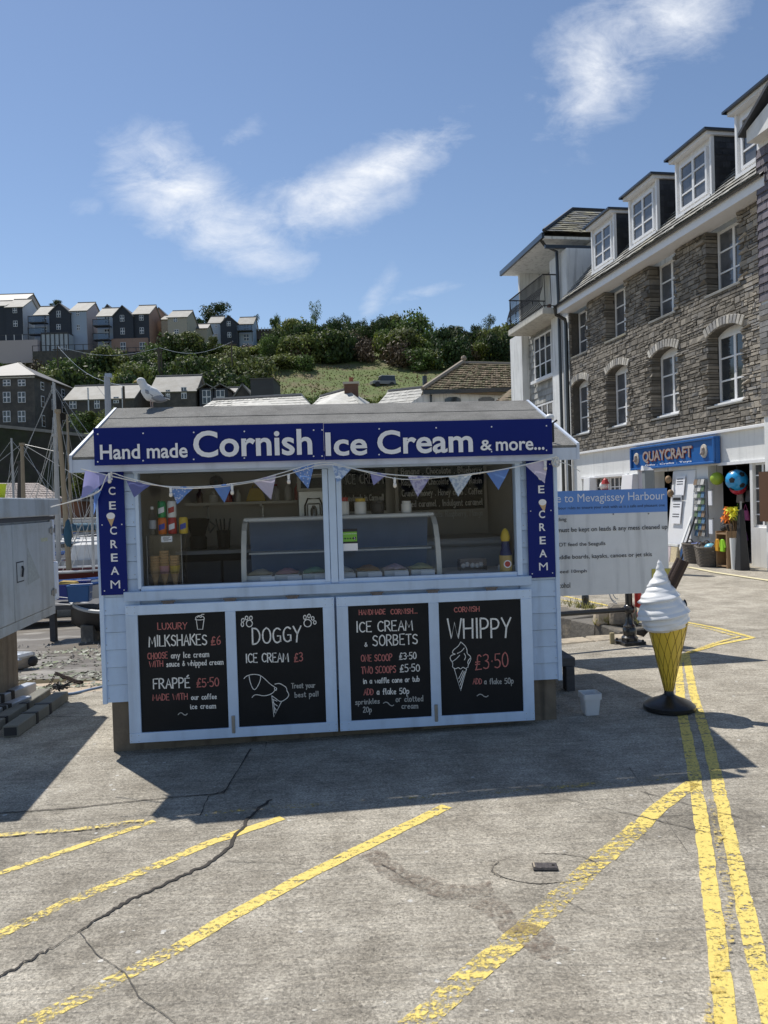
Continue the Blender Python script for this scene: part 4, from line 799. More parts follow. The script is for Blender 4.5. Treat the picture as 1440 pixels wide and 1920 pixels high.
# ================================================================== BUNTING, BULBS, GULL
SOB = .30
def kb(px, py, off=SOB): q = uv(px, py, off); return K(q[0], -off, q[1])
def curve_pts(pts, n=8):
    out = []
    for i in range(len(pts)-1):
        p0, p1, p2, p3 = pts[max(i-1, 0)], pts[i], pts[i+1], pts[min(i+2, len(pts)-1)]
        for k_ in range(n):
            t_ = k_/n; out.append(.5*((2*p1)+(p2-p0)*t_+(2*p0-5*p1+4*p2-p3)*t_*t_+(3*p1-p0-3*p2+p3)*t_**3))
    out.append(pts[-1]); return out
mCord = mat('white_cord', (.75, .74, .70), .8)
bun = empty('bunting', (0, 0, 0), 0, 'string of blue, lilac and patterned pennants across the kiosk front', 'bunting')
spx = [(152, 879), (211, 893), (286, 909), (340, 913), (400, 911), (470, 902), (520, 889), (590, 869), (622, 868), (670, 880), (725, 889), (790, 893), (860, 892), (920, 884), (985, 871), (1030, 860), (1043, 855)]
MB().tube(curve_pts([kb(*p) for p in spx], 5), .0035, 5).build('cord', mCord, bun)
def fabric(name, col, kind_=None, col2=(.75, .78, .85)):
    m_ = mat(name, col, .85, .06, 20, trans=.35)
    if kind_:
        t = m_.node_tree; b = t.nodes['Principled BSDF']; lk = b.inputs['Base Color'].links[0].from_socket
        tc = N(t, 'ShaderNodeTexCoord'); v = N(t, 'ShaderNodeTexVoronoi'); v.inputs['Scale'].default_value = 70 if kind_ == 'dots' else 45; L(t, tc.outputs['Object'], v.inputs[0])
        if kind_ == 'dots': f = M(t, 'LESS_THAN', v.outputs['Distance'], .33)
        else:
            n = N(t, 'ShaderNodeTexNoise'); n.inputs['Scale'].default_value = 55; L(t, tc.outputs['Object'], n.inputs[0]); f = M(t, 'GREATER_THAN', n.outputs[0], .5)
        mx = N(t, 'ShaderNodeMixRGB'); L(t, f, mx.inputs[0]); L(t, lk, mx.inputs[1]); mx.inputs[2].default_value = (*col2, 1); L(t, mx.outputs[0], b.inputs['Base Color'])
    return m_
fL = fabric('lilac_cotton', (.34, .34, .62)); fD = fabric('dusk_blue_cotton', (.16, .18, .42)); fB = fabric('sky_blue_cotton', (.17, .30, .66)); fW = fabric('white_lilac_cotton', (.62, .58, .72))
fP = fabric('spotted_blue_cotton', (.18, .32, .68), 'dots'); fF = fabric('floral_cotton', (.60, .70, .85), 'fl', (.22, .35, .62)); fC = fabric('checked_cotton', (.36, .34, .55), 'fl', (.62, .6, .75)); fG = fabric('grey_floral_cotton', (.68, .74, .80), 'fl', (.35, .45, .58))
pens = [((160, 881), (212, 894), (150, 937), fL, ''), ((236, 899), (283, 909), (250, 933), fD, ''), ((319, 913), (366, 912), (331, 945), fP, ''), ((399, 911), (438, 906), (420, 942), fB, ''),
        ((473, 901), (518, 889), (508, 937), fW, ''), ((548, 881), (590, 869), (578, 917), fP, ''), ((622, 869), (661, 877), (632, 907), fF, ''), ((693, 884), (727, 889), (701, 909), fL, ''),
        ((764, 892), (808, 893), (784, 931), fC, ''), ((840, 893), (886, 889), (860, 931), fG, ''), ((912, 886), (956, 878), (936, 918), fB, ''), ((984, 872), (1026, 862), (1023, 906), fW, '')]
def pennant(a, b, c, ma, par, lb, curl=.02):
    q = MB(); n_ = 7
    nb = (b-a).cross(c-a).normalized()
    for i in range(n_+1):
        for j in range(n_+1-i):
            s, t_ = i/n_, j/n_; p = a+(b-a)*t_+(c-a)*s; p += nb*(curl*math.sin(3.5*t_+2*s)*s+.006*math.sin(9*t_)); q.v.append(p)
    idx = {}; k_ = 0
    for i in range(n_+1):
        for j in range(n_+1-i): idx[i, j] = k_; k_ += 1
    for i in range(n_):
        for j in range(n_-i):
            q.f.append((idx[i, j], idx[i, j+1], idx[i+1, j]))
            if j < n_-i-1: q.f.append((idx[i, j+1], idx[i+1, j+1], idx[i+1, j]))
    q.build('pennant', ma, par, smooth=True)
for a, b, c, ma, lb in pens: pennant(kb(*a), kb(*b), kb(*c, SOB+random.uniform(-.01, .02)), ma, bun, lb)
fl = empty('string_lights', (0, 0, 0), 0, 'white cable of small clear bulbs hung along the kiosk bunting', 'string lights')
lpx = [(95, 951), (140, 938), (185, 922), (204, 888), (240, 896), (318, 914), (380, 915), (435, 910), (500, 899), (541, 889), (600, 872), (640, 874), (740, 897), (800, 897), (870, 890), (960, 877), (1040, 857)]
MB().tube(curve_pts([kb(*lpx[0], .3), kb(*lpx[1], .3)]+[kb(*p, SOB+.012) for p in lpx[2:]], 5), .003, 5).build('cable', mCord, fl)
mBulb = mat('frosted_bulb', (.75, .70, .62), .15, .02, spec=.8)
for px, py in ((205, 888), (320, 914), (435, 910), (541, 890), (740, 897), (1022, 865)):
    p = kb(px, py, SOB+.012)
    MB().lathe([(.008, -.03), (.009, 0), (.006, .006)], 8, p).build('socket', mWh, fl); MB().lathe([(.0001, -.062), (.008, -.06), (.0125, -.05), (.011, -.038), (.007, -.03)], 10, p).build('bulb', mBulb, fl, smooth=True)
rp_ = empty('spare_bunting', (0, 0, 0), 0, 'short floral bunting running from the kiosk corner to the grey cabinet', 'bunting')
MB().tube(curve_pts([kb(190, 918, .1), kb(150, 936, .1), kb(96, 950, .0)]), .0035, 5).build('cord', mCord, rp_)
pennant(kb(150, 934, .1), kb(186, 919, .1), kb(183, 892, .06), fF, rp_, ''); pennant(kb(176, 926, .06), kb(190, 918, .06), kb(174, 966, .06), fB, rp_, '')
kn = empty('cable_coil', (0, 0, 0), 0, 'bundle of coiled white cable tied at the right kiosk eave', 'cable'); q = []
cp = kb(1043, 866, .2)
for i in range(90): a = i*.55; q.append(cp+Vector((.03*math.cos(a)*math.sin(i*.21), .02*math.sin(i*.4), .035*math.sin(a))))
MB().tube(q, .003, 5).build('coil', mCord, kn)
MB().tube([cp+Vector((.02, 0, 0)), cp+Vector((.08, -.01, -.02)), cp+Vector((.16, 0, -.07))], .003, 5).build('loose_end', mCord, kn)
# CCTV style lamp at roof corner
lm = empty('eave_lamp', K(3.05, -.15, 2.10), YAW, 'small white topped lamp behind the right end of the kiosk sign', 'lamp')
MB().tube([(0, 0, -.09), (0, 0, .04), (.03, 0, .06)], .008, 6).build('bracket', mBlk, lm); MB().ball((-.02, 0, .08), .032, 10, (1, 1, .8)).build('head', mWh, lm, smooth=True)
# seagull on the ridge
mGW = mat('white_feathers', (.72, .72, .71), .85, .06, 30); mGG = mat('grey_feathers', (.30, .31, .34), .85, .1, 30); mGB = mat('dark_wing_tip', (.05, .05, .055), .8); mBk = mat('gull_bill', (.6, .42, .12), .5); mLg = mat('gull_leg', (.45, .33, .3), .6)
gu = empty('seagull', K(.135, 1.0, RZ+.007), YAW+R(14), 'white seagull with pale grey wings standing on the kiosk roof ridge', 'seagull'); gu.scale = (1.02, 1.02, 1.02)
b_ = MB(); n_ = 16
spine = [(-.075, .118, .006), (-.066, .123, .03), (-.045, .122, .045), (-.015, .112, .060), (.025, .1, .056), (.06, .09, .037), (.09, .082, .016), (.115, .078, .008)]
neck = [(-.0, .118, .046), (-.035, .145, .043), (-.052, .168, .034), (-.062, .188, .031), (-.068, .206, .031), (-.074, .22, .024), (-.078, .233, .006)]
def bodyloft(sp, flat=1.0):
    g = MB(); pts = [Vector((x, 0, z)) for x, z, r in sp]
    g.tube(pts, [r for _, _, r in sp], 14); 
    for v in g.v: v.y *= flat
    return g
g1 = bodyloft(spine, .85); g2 = bodyloft(neck, .9); g1.add(g2.v, g2.f)
g1.ball((-.073, 0, .207), .031, 14, (1.1, .92, .95))
me = g1.build('body', mGW, gu, smooth=True); rm = me.modifiers.new('fuse', 'REMESH'); rm.mode = 'VOXEL'; rm.voxel_size = .004; rm.use_smooth_shade = True; smo = me.modifiers.new('sm', 'SMOOTH'); smo.iterations = 6
for sg in (-1, 1):
    w_ = MB(); n_ = 10
    for i in range(n_+1):
        t_ = i/n_; x = -.045+t_*.165; top = .137-.045*t_-.02*t_*t_; bot = top-.058*math.sin(math.pi*min(t_*.85+.12, 1))-.004; yy = .043*(1-t_**2)*.95+.008
        for s in range(5):
            f_ = s/4; z = top*(1-f_)+bot*f_; w_.v.append(Vector((x, sg*(yy*(.55+.5*math.sin(math.pi*(.25+f_*.6)))), z)))
    w_.f = [(i*5+s, i*5+s+1, (i+1)*5+s+1, (i+1)*5+s) for i in range(n_) for s in range(4)]
    wo = w_.build('wing', mGG, gu, smooth=True); sd_ = wo.modifiers.new('t', 'SOLIDIFY'); sd_.thickness = .006
    tp_ = MB(); tp_.hexa([(.09, sg*.010, .082), (.15, sg*.003, .067), (.152, sg*.008, .070), (.09, sg*.018, .086)], [(.09, sg*.010, .092), (.15, sg*.003, .073), (.152, sg*.008, .074), (.09, sg*.018, .094)]); tp_.build('wing_tip', mGB, gu)
    MB().ball((-.089, sg*.0235, .215), .0035, 8).build('eye', mGB, gu)
    MB().tube([(.005+sg*.008, sg*.02, .07), (.0+sg*.008, sg*.02, .035), (.004+sg*.008, sg*.02, .002)], [.006, .0032, .0032], 7).build('leg', mLg, gu)
    MB().add([(.01+sg*.008, sg*.02, .006), (-.022, sg*.02-.015, .001), (-.026, sg*.02, .001), (-.022, sg*.02+.015, .001)], [(0, 1, 2), (0, 2, 3)]).build('foot', mLg, gu)
MB().hexa([(.09, -.016, .076), (.14, -.02, .066), (.14, .02, .066), (.09, .016, .076)], [(.09, -.014, .084), (.14, -.02, .07), (.14, .02, .07), (.09, .014, .084)]).build('tail', mGW, gu)
MB().tube([(-.100, 0, .208), (-.122, 0, .202), (-.131, 0, .195)], [.008, .005, .0012], 8).build('bill', mBk, gu)
# ================================================================== THINGS ON THE QUAY, RIGHT
mGloss = mat('fibreglass_white', (.84, .84, .84), .28, .02, 4, coat=.3)
co = grd(1255, 1330); cn = empty('giant_ice_cream', (co.x, co.y, gz(co.x)), R(0), 'giant fibreglass whipped ice cream cone with chocolate flake on a round black base', 'ice cream model')
mBase = mat('black_rubber', (.012, .012, .013), .3, .1, 20, spec=.5)
MB().lathe([(.17, 0), (.182, .01), (.182, .035), (.17, .045), (.15, .06), (.085, .085), (.045, .105), (.035, .115), (.032, .14)], 40).build('base', mBase, cn, smooth='auto')
mW1 = mat('waffle_yellow', (.80, .55, .06), .4, .08, 12, coat=.2); mW2 = mat('waffle_groove', (.30, .18, .015), .6)
c_ = MB(); zs = [i/30 for i in range(31)]
c_.lathe([(.026+.116*z, .115+.52*z) for z in zs]+[(.13, .64)], 36); c_.build('waffle_cone', mW1, cn, smooth='auto')
g = MB()
for sg in (1, -1):
    for k in range(13):
        a0 = k/13*6.283; g.tube([((.0265+.116*z)*math.cos(a0+sg*z*1.25), (.0265+.116*z)*math.sin(a0+sg*z*1.25), .115+.52*z) for z in [i/14 for i in range(15)]], .0019, 4, False)
g.build('waffle_lines', mW2, cn, kind='stuff')
# swirl
sw_ = MB(); NH, NA = 150, 120
def R0(h):  # envelope
    pts = [(0, .13), (.04, .165), (.12, .188), (.22, .186), (.34, .172), (.45, .145), (.55, .115), (.65, .085), (.75, .058), (.85, .036), (.94, .022), (1, .004)]
    for (a, r0), (b, r1) in zip(pts, pts[1:]):
        if h <= b: t_ = (h-a)/(b-a); return r0+(r1-r0)*(t_*t_*(3-2*t_))
    return .004
for i in range(NH+1):
    h = i/NH
    for k in range(NA):
        a = 2*math.pi*k/NA
        ph = (h*4.2 - a/(2*math.pi)) % 1.0
        lip = (.22*((1-ph)**.75)*min(1, ph/.16)**.6+.035*abs(math.sin(ph*9.4)))*(1 if h < .5 else max(.10, (1-h)/.5)); edge = 1
        r = R0(h)*(.79+lip*edge)
        r *= 1+.022*math.sin(5*a+h*20)*(1-h)**.5
        dz = -.05*(1-h)*lip
        z = .605+.49*h+dz-.022*math.cos(a+2.6)*(1-h)**2
        cx = -.028+.006*math.sin(h*9)-.022*h
        sw_.v.append(Vector((cx+r*math.cos(a), r*math.sin(a), z)))
sw_.f = [(i*NA+k, i*NA+(k+1) % NA, (i+1)*NA+(k+1) % NA, (i+1)*NA+k) for i in range(NH) for k in range(NA)]
sw_.f.append(tuple(range(NA-1, -1, -1)))
sw_.build('ice_cream_swirl', mGloss, cn, smooth=True)
fk = MB(); p0 = Vector((.0, .03, .82)); p1 = Vector((.125, .0, 1.085)); dr = (p1-p0).normalized(); NF = 24
e1 = dr.cross(Vector((0, 1, 0))).normalized(); e2 = dr.cross(e1)
for i, p in enumerate((p0, p1)):
    for k in range(NF):
        a = 2*math.pi*k/NF; rr_ = .045*(1+.07*math.sin(a*8)); fk.v.append(p+e1*math.cos(a)*rr_+e2*math.sin(a)*rr_)
fk.f = [(k, (k+1) % NF, NF+(k+1) % NF, NF+k) for k in range(NF)]+[tuple(range(NF, 2*NF)), tuple(range(NF-1, -1, -1))]
fk.build('chocolate_flake', mat('chocolate', (.035, .017, .011), .6, .15, 60, .3, 80), cn)
MB().lathe([(.026, 0), (.028, .003), (.0001, .004)], 14).xf(Matrix.Translation((.122, -.03, .775)) @ Matrix.Rotation(R(80), 4, 'Y')).build('socket_plug', mBase, cn)
# white tub
tb = grd(1107, 1339); tu = empty('plastic_tub', (tb.x, tb.y, gz(tb.x)), R(5), 'empty white square plastic tub on the ground by the kiosk corner', 'tub')
def rsq(h, r=.015, n=4):
    out = []
    for cx, cy, a0 in ((1, 1, 0), (-1, 1, 90), (-1, -1, 180), (1, -1, 270)):
        for i in range(n+1): a = R(a0+90*i/n); out.append((cx*(h-r)+r*math.cos(a), cy*(h-r)+r*math.sin(a)))
    return out
t_ = MB(); lv = [(.044, .001), (.05, .004), (.060, .118), (.067, .119), (.068, .160), (.063, .161), (.058, .125), (.046, .006)]
for h, z in lv: t_.v += [Vector((x, y, z)) for x, y in rsq(h)]
n_ = 20
for i in range(len(lv)-1): t_.f += [(i*n_+k, i*n_+(k+1) % n_, (i+1)*n_+(k+1) % n_, (i+1)*n_+k) for k in range(n_)]
t_.f += [tuple(range(n_-1, -1, -1)), tuple((len(lv)-1)*n_+k for k in range(n_))]
t_.build('tub', mat('milky_plastic', (.72, .73, .74), .35, .02, trans=.25), tu)
# low dark bench beside the kiosk
bn = empty('low_bench', K(3.14, .75, .055), YAW, 'low dark weathered bench tucked against the right side of the kiosk', 'bench')
mDW = mat('dark_weathered_wood', (.075, .075, .08), .8, .25, 9, .4, 30, stretch=(.6, 6, 6))
for i in range(4): MB().box(0+.0, .33, i*.16, i*.16+.15, .20, .27).build('plank', mDW, bn, bevel=.004)
for y in (.04, .58):
    MB().box(.25, .32, y-.05, y+.05, 0, .20).build('leg', mDW, bn, bevel=.004); MB().box(.0, .04, y-.025, y+.025, 0, .235).build('leg', mDW, bn)
MB().box(.02, .28, .28, .31, .16, .235).build('cross_bar', mDW, bn)
# railing posts and rails
mBlP = mat('black_gloss_paint', (.010, .010, .011), .28, .1, 12, coat=.4)
def rail_post(px, py, lb, h, rot=0, s=1.0, zoff=0):
    g_ = grd(px, py); o = empty('railing_post', (g_.x, g_.y, gz(g_.x)+zoff), rot, lb, 'railing post')
    MB().box(-.12*s, .12*s, -.12*s, .12*s, 0, .035).build('base_plate', mBlP, o, bevel=.004)
    MB().lathe([(.085*s, .035), (.085*s, .07), (.065*s, .09), (.07*s, .11), (.07*s, .16), (.06*s, .175), (.064*s, .19), (.042*s, .215), (.037*s, .3), (.034*s, h-.1), (.045*s, h-.09), (.045*s, h-.05), (.034*s, h-.03), (.05*s, h+.0), (.03*s, h+.045), (.0001, h+.055)], 20).build('shaft', mBlP, o, smooth='auto')
    for z in (.36,): MB().ball((0, 0, z), .062*s, 14).build('rail_knuckle', mBlP, o, smooth=True)
    for dx, dy in ((1, 1), (1, -1), (-1, 1), (-1, -1)): MB().lathe([(.014, .035), (.014, .05), (.0001, .054)], 6, (dx*.095*s, dy*.095*s, 0)).build('bolt', mBlP, o)
    return o, g_
po1, g1_ = rail_post(1181, 1207, 'black cast iron railing post standing on the near quay edge under the harbour notice', 1.5, R(12))
po2, g2_ = rail_post(1098, 1139, 'slimmer black post at the far side of the slip behind the notice board', 1.25, R(20), .72)
ra = empty('railing', (0, 0, 0), 0, 'black tubular rail running from the post to behind the kiosk', 'railing')
dirn = (Vector((1.3, 8.02, 0))-Vector((2.78, 8.38, 0))).normalized()
pA = Vector((g1_.x, g1_.y, gz(g1_.x))); pB = pA+dirn*2.6
for z in (.36,): MB().tube([pA+Vector((0, 0, z)), pB+Vector((0, 0, z))], .027, 12).build('rail', mBlP, ra, smooth='auto')
MB().tube([pB, pB+Vector((0, 0, 1.2))], .034, 12).build('end_post', mBlP, ra, smooth='auto'); MB().box(-.1, .1, -.1, .1, 0, .03).xf(Matrix.Translation(pB)).build('base_plate', mBlP, ra)
# harbour notice board
BY = 7.74
def onb(px, py):  # board plane y = BY + .12*(x-3)
    d = ray(px, py); t = (BY-.06*3)/(d.y-.06*d.x); return Vector((0, 0, EYE))+d*t
BA = math.atan(.06); bo = onb(1255, 1110); nbd = empty('harbour_notice_board', bo, BA, 'large white harbour rules notice with blue title strip behind the kiosk', 'notice board')
def bl(px, py): p = onb(px, py)-bo; return (p.x*math.cos(BA)+p.y*math.sin(BA), p.z)
tl = bl(1250, 915); hB = tl[1]; LB = -1.58
mPan = mat('aged_white_aluminium', (.78, .78, .77), .55, .06, 5, streak=.2); mTit = mat('mid_blue_strip', (.12, .28, .66), .5, .03); mInk = mat('black_ink', (.02, .02, .022), .6)
MB().box(LB, 0, -.0, .018, 0, hB).build('panel', mPan, nbd)
MB().box(LB, 0, -.004, -.0005, hB-.235, hB).build('title_strip', mTit, nbd)
def ln_(txt, x0p, x1p, y0, y1, ma, z_=-.006, nm='lettering', bold=.0, full=None, xr=None):
    # fit so that the text's right end is at x1p and visible start at x0p
    q = MB(); a = bl(x0p, y0[0]); b = bl(x1p, y0[1]); c = bl(x1p, y1); h = c[1]-b[1]
    vis = full[1]/full[0] if full else 1
    w_ = (b[0]-a[0])/vis; x0 = b[0]-w_
    put_text(q, txt, max(x0, LB+.02), b[0], b[1], b[1]+h, z_, bold); q.build(nm, ma, nbd, kind='stuff')
ln_('Welcome to Mevagissey Harbour', 1045, 1246, (951, 941), 921, mWhiteV, -.0055, full=(28, 20.6), bold=0)
ln_('Please keep to the harbour rules to ensure your visit with us is a safe and pleasant one', 1045, 1246, (957, 951), 944, mInk, full=(88, 66))
ln_('No cycling', 1045, 1062, (980, 979), 970, mInk, full=(9, 3.6), bold=.006)
ln_('Dogs must be kept on leads & any mess cleaned up', 1042, 1251, (1001, 994), 983, mInk, full=(47, 42.3), bold=.006)
ln_('Do NOT feed the Seagulls', 1040, 1135, (1028, 1024), 1015, mInk, full=(23, 19.5), bold=.006)
ln_('No paddle boards, kayaks, canoes or jet skis', 1040, 1222, (1053, 1045), 1035, mInk, full=(42, 38.3), bold=.006)
ln_('Max speed 10mph', 1041, 1100, (1078, 1075), 1067, mInk, full=(15, 10.7), bold=.006)
ln_('No alcohol', 1041, 1069, (1104, 1102), 1092, mInk, full=(9.2, 6), bold=.006)
a = bl(1222, 1078); MB().box(a[0], a[0]+.2, -.006, -.0006, a[1]-.10, a[1]+.06).build('yellow_sticker', mat('faded_yellow', (.55, .48, .10), .6), nbd)
for px, py in ((1150, 964), (1216, 963)): p = bl(px, py); MB().ball((p[0], -.001, p[1]), .009, 8).build('bolt_head', mSteel, nbd)
MB().box(LB+.1, -.05, .018, .05, .25, .29).build('batten', mBlP, nbd); MB().box(LB+.1, -.05, .018, .05, hB-.35, hB-.31).build('batten', mBlP, nbd)
# lifebuoy housing (red) hung on the post, cable hoops
lbh = empty('lifebuoy_box', pA+Vector((.07, -.06, .0)), R(10), 'red throw line box hung beside the black post behind the giant cone', 'lifebuoy box')
MB().box(.0, .19, -.03, .07, .38, .75).build('box', mRed, lbh, bevel=.012); MB().box(.03, .10, -.034, -.03, .47, .56).build('label', mWhiteV, lbh); MB().box(.02, .13, -.03, .06, .27, .33).build('lower_bracket', mat('coral_plastic', (.6, .12, .07), .5), lbh, bevel=.006)
cl_ = empty('cable_loops', (0, 0, 0), 0, 'loops of grey cable hanging from the notice board beside the post', 'cable'); 
for r_, dx in ((.11, -.14), (.085, -.12), (.13, -.13)):
    q = [pA+Vector((dx, -.02, .56))+Vector((-abs(math.cos(a))*r_*.6, random.uniform(-.004, .004), math.sin(a)*r_)) for a in [R(-90+i*12) for i in range(16)]]
    MB().tube(q, .006, 6).build('loop', mGreyP, cl_)
ws = grd(1150, 1208); wp = empty('timber_stake', (ws.x, ws.y+.02, gz(ws.x)-.02), R(5), 'short pale timber stake at the quay edge beside the black post', 'stake')
MB().box(-.022, .022, 0, .03, 0, .135).build('stake', mat('pale_timber', (.36, .30, .17), .8, .15, 12, stretch=(4, 4, .6)), wp, bevel=.003)
# stone bollard-like blocks at the head of the slip
for (px, py), sz, lb in (((1137, 1172), (.25, .2, .21), 'rounded granite block with dry grass at the head of the slip'), ((1172, 1172), (.36, .24, .26), 'dark mossy granite block behind the black railing post')):
    g_ = grd(px, py); q = MB(); w, d, h = sz; j = lambda: random.uniform(-.02, .02)
    q.hexa([(-w/2, -d/2, 0), (w/2, -d/2, 0), (w/2, d/2, 0), (-w/2, d/2, 0)], [(-w/2+.03+j(), -d/2+.03, h+j()), (w/2-.03+j(), -d/2+.03, h+j()), (w/2-.03, d/2-.02, h+j()), (-w/2+.03, d/2-.02, h)])
    o = q.build('granite_block', mStone, None, lb, 'stone', bevel=.03); o.location = (g_.x, g_.y+.1, gz(g_.x)-.01)
gr = MB()
for i in range(420):
    t0 = random.random(); p = Vector((3.05, 8.95, 0)).lerp(Vector((2.5, 10.9, 0)), t0)+Vector((random.uniform(-.15, .12), random.uniform(-.1, .1), 0)); p.z = gz(p.x)+.05
    if i > 260: g_ = grd(1137+random.uniform(-22, 26), 1172); p = Vector((g_.x, g_.y+.02, gz(g_.x)))
    a = random.uniform(0, 6.28); l_ = random.uniform(.04, .13); gr.add([p+Vector((-.004, 0, 0)), p+Vector((.004, 0, 0)), p+Vector((math.cos(a)*.05, math.sin(a)*.05, l_))], [(0, 1, 2)])
gr.build('dry_grass', mat('dry_grass', (.26, .25, .08), .9, isl=.4, trans=.3), kind='stuff', label='tufts of dry grass growing along the slip wall', cat='grass')
# ================================================================== STONE QUAY BUILDING WITH SHOP
FA = Vector((6.8948, 16.1875, 0)); AZ = R(-9.8); FT = Vector((math.sin(AZ), math.cos(AZ), 0)); FX = -FT; FIN = Vector((FX.y*-1, FX.x, 0))
FROT = math.atan2(FX.y, FX.x)
def F(s, y, z): return FA+FX*s+FIN*y+Vector((0, 0, z))
sb_ = empty('stone_quay_building', FA, FROT, 'long rubble stone quayside building with dormers and a white ground floor shop front', 'building')
mMort = mat('dark_mortar', (.10, .092, .08), .95, .25, 12, .6, 30)
mRub = mat('rubble_stone', (.30, .268, .222), .9, .25, 5, .9, 16, objvar=.42, isl=.42, col2=(.20, .195, .19), c2s=1.0, c2t=.50, c2w=.10)
mRubP = mat('pale_rubble_stone', (.40, .375, .33), .88, .2, 5, .8, 16, objvar=.3, isl=.3, col2=(.20, .195, .19), c2s=1.2)
mRend = mat('white_masonry_paint', (.74, .74, .72), .75, .05, 3, .25, 20, streak=.12)
mWinW = mat('white_window_frame', (.80, .80, .80), .4, .03)
mPane = mat('dark_window_glass', (.035, .04, .045), .06, .3, 2, spec=.8)
mPaneN = mat('net_curtain_glass', (.10, .105, .115), .10, .4, 3, spec=.7)
mSlateD = mat('dark_slate', (.035, .037, .042), .55, .3, 8, .4, 20, isl=.4, objvar=.3); mSlateG = mat('grey_slate', (.16, .16, .15), .6, .25, 6, .5, 20, isl=.35, objvar=.3, col2=(.24, .22, .15), c2s=1.3, c2t=.6)
cols = [(-i*2.31-.02, -i*2.31+1.08) for i in range(4)]   # in s : right-hand positive
cols = [(-.02-2.31*i, 1.09-2.31*i) for i in range(4)]
S0, S1 = -7.02, 2.15; ZC, ZT = 2.86, 7.02; TH = .34
MZ0, MZ1, MZA, UZ0 = 3.38, 4.80, 4.95, 5.67
# core walls (mortar) around the openings
def core(x0, x1, z0, z1): MB().box(x0, x1, .0, TH, z0, z1).build('wall_core', mMort, sb_)
core(S0, S1, ZC, MZ0-.02)
xs = [S0]+[c for p in sorted(cols) for c in (p[0]-.03, p[1]+.03)]+[S1]
for i in range(0, len(xs), 2): core(xs[i], xs[i+1], MZ0-.02, ZT)
for a, b in cols: core(a-.03, b+.03, MZA+.05, UZ0-.02)
# rubble stones
def opening(x, z):
    for a, b in cols:
        if a-.0 < x < b+.0 and (MZ0 < z < MZA+.0 or z > UZ0): return (a, b)
    return None
stones = []; rs = random.Random(11)
z = ZC+.01
while z < ZT-.05:
    h = min(rs.choice([.05, .07, .09, .1, .12, .14]), ZT-z); zc = z+h/2
    segs = []; cur = S0
    for a, b in sorted(cols):
        if MZ0-.02 < zc < MZA-.02+.02 or zc > UZ0: segs.append((cur, a)); cur = b
    segs.append((cur, S1))
    for a, b in segs:
        x = a
        while x < b-.02:
            w = rs.uniform(.09, .34)*(1.15 if h < .07 else .85); x1 = x+w
            if b-x1 < .1: x1 = b
            el_, er_ = x <= a+1e-6, x1 >= b-1e-6
            if h > .095 and rs.random() < .42: zm = z+h*rs.uniform(.35, .65); stones.append((x, x1, z, zm, el_, er_)); stones.append((x, x1, zm, z+h, el_, er_))
            elif h < .125 and z+h*1.6 < ZT and rs.random() < .0: pass
            else: stones.append((x, x1, z, z+h, el_, er_))
            x = x1
    z += h
protos = []
for k in range(10):
    q = MB(); j = lambda s_: rs.uniform(-s_, s_)
    q.hexa([(-.5+j(.03), -1+j(.25), -.46+j(.05)), (.5+j(.03), -1+j(.25), -.46+j(.05)), (.5, 1, -.5), (-.5, 1, -.5)], [(-.5+j(.03), -1+j(.25), .46+j(.05)), (.5+j(.03), -1+j(.25), .46+j(.05)), (.5, 1, .5), (-.5, 1, .5)])
    me = bpy.data.meshes.new('rubble'); me.from_pydata([tuple(v) for v in q.v], [], q.f); me.materials.append(mRub); protos.append((me, q))
stones = [s_ for s_ in stones]
stones.sort(key=lambda s_: -(s_[0]+s_[1]))
rest = MB(); cnt = 0
for (x0, x1, z0, z1, el, er) in stones:
    g_ = .007; me, q = rs.choice(protos); dep = (.03, .036, .042)[rs.randrange(3)]; back = .02
    y0, y1 = -dep, back
    if (el or er) and x0 > S0+.01: y1 = TH-.03 if rs.random() < .8 else .2
    cx, cz = (x0+x1)/2, (z0+z1)/2; mtx = Matrix.Translation((cx, (y0+y1)/2, cz)) @ Matrix.Rotation(rs.uniform(-.02, .02) if z1-z0 < .09 else 0, 4, 'Y') @ Matrix.Diagonal((x1-x0-g_*2, (y1-y0)/2/1.0, z1-z0-g_*2, 1))
    if cnt < 250:
        o = bpy.data.objects.new('stone', me); COL.objects.link(o); o.parent = sb_; o.matrix_local = mtx; cnt += 1
    else: rest.add([mtx @ v for v in q.v], q.f)
rest.build('stone_courses', mRub, sb_, kind='stuff')
# arches
for a, b in cols:
    n_ = 12; 
    for k in range(n_):
        t0, t1 = k/n_, (k+1)/n_; f = lambda t_: (a-.06+(b-a+.12)*t_, MZ1+.02+.15*(1-(2*t_-1)**2)); (xa, za), (xb, zb) = f(t0+.006), f(t1-.006); ha = .17
        tx = (t0+t1-1)*.10; dx = tx
        q = MB().hexa([(xa, -.052, za), (xb, -.052, zb), (xb, .25, zb), (xa, .25, za)], [(xa+dx, -.05, za+ha), (xb+dx, -.05, zb+ha), (xb+dx, .02, zb+ha), (xa+dx, .02, za+ha)])
        q.build('arch_stone', mRubP, sb_, bevel=.006)
    q = MB(); pts = [(a-.03+(b-a+.06)*i/12, MZ1+.015+.15*(1-(2*i/12-1)**2)) for i in range(13)]
    for (xa, za), (xb, zb) in zip(pts, pts[1:]): q.hexa([(xa, .0, za+.005), (xb, .0, zb+.005), (xb, TH, zb+.005), (xa, TH, za+.005)], [(xa, .0, MZA+.1), (xb, .0, MZA+.1), (xb, TH, MZA+.1), (xa, TH, MZA+.1)])
    q.build('arch_core', mMort, sb_)
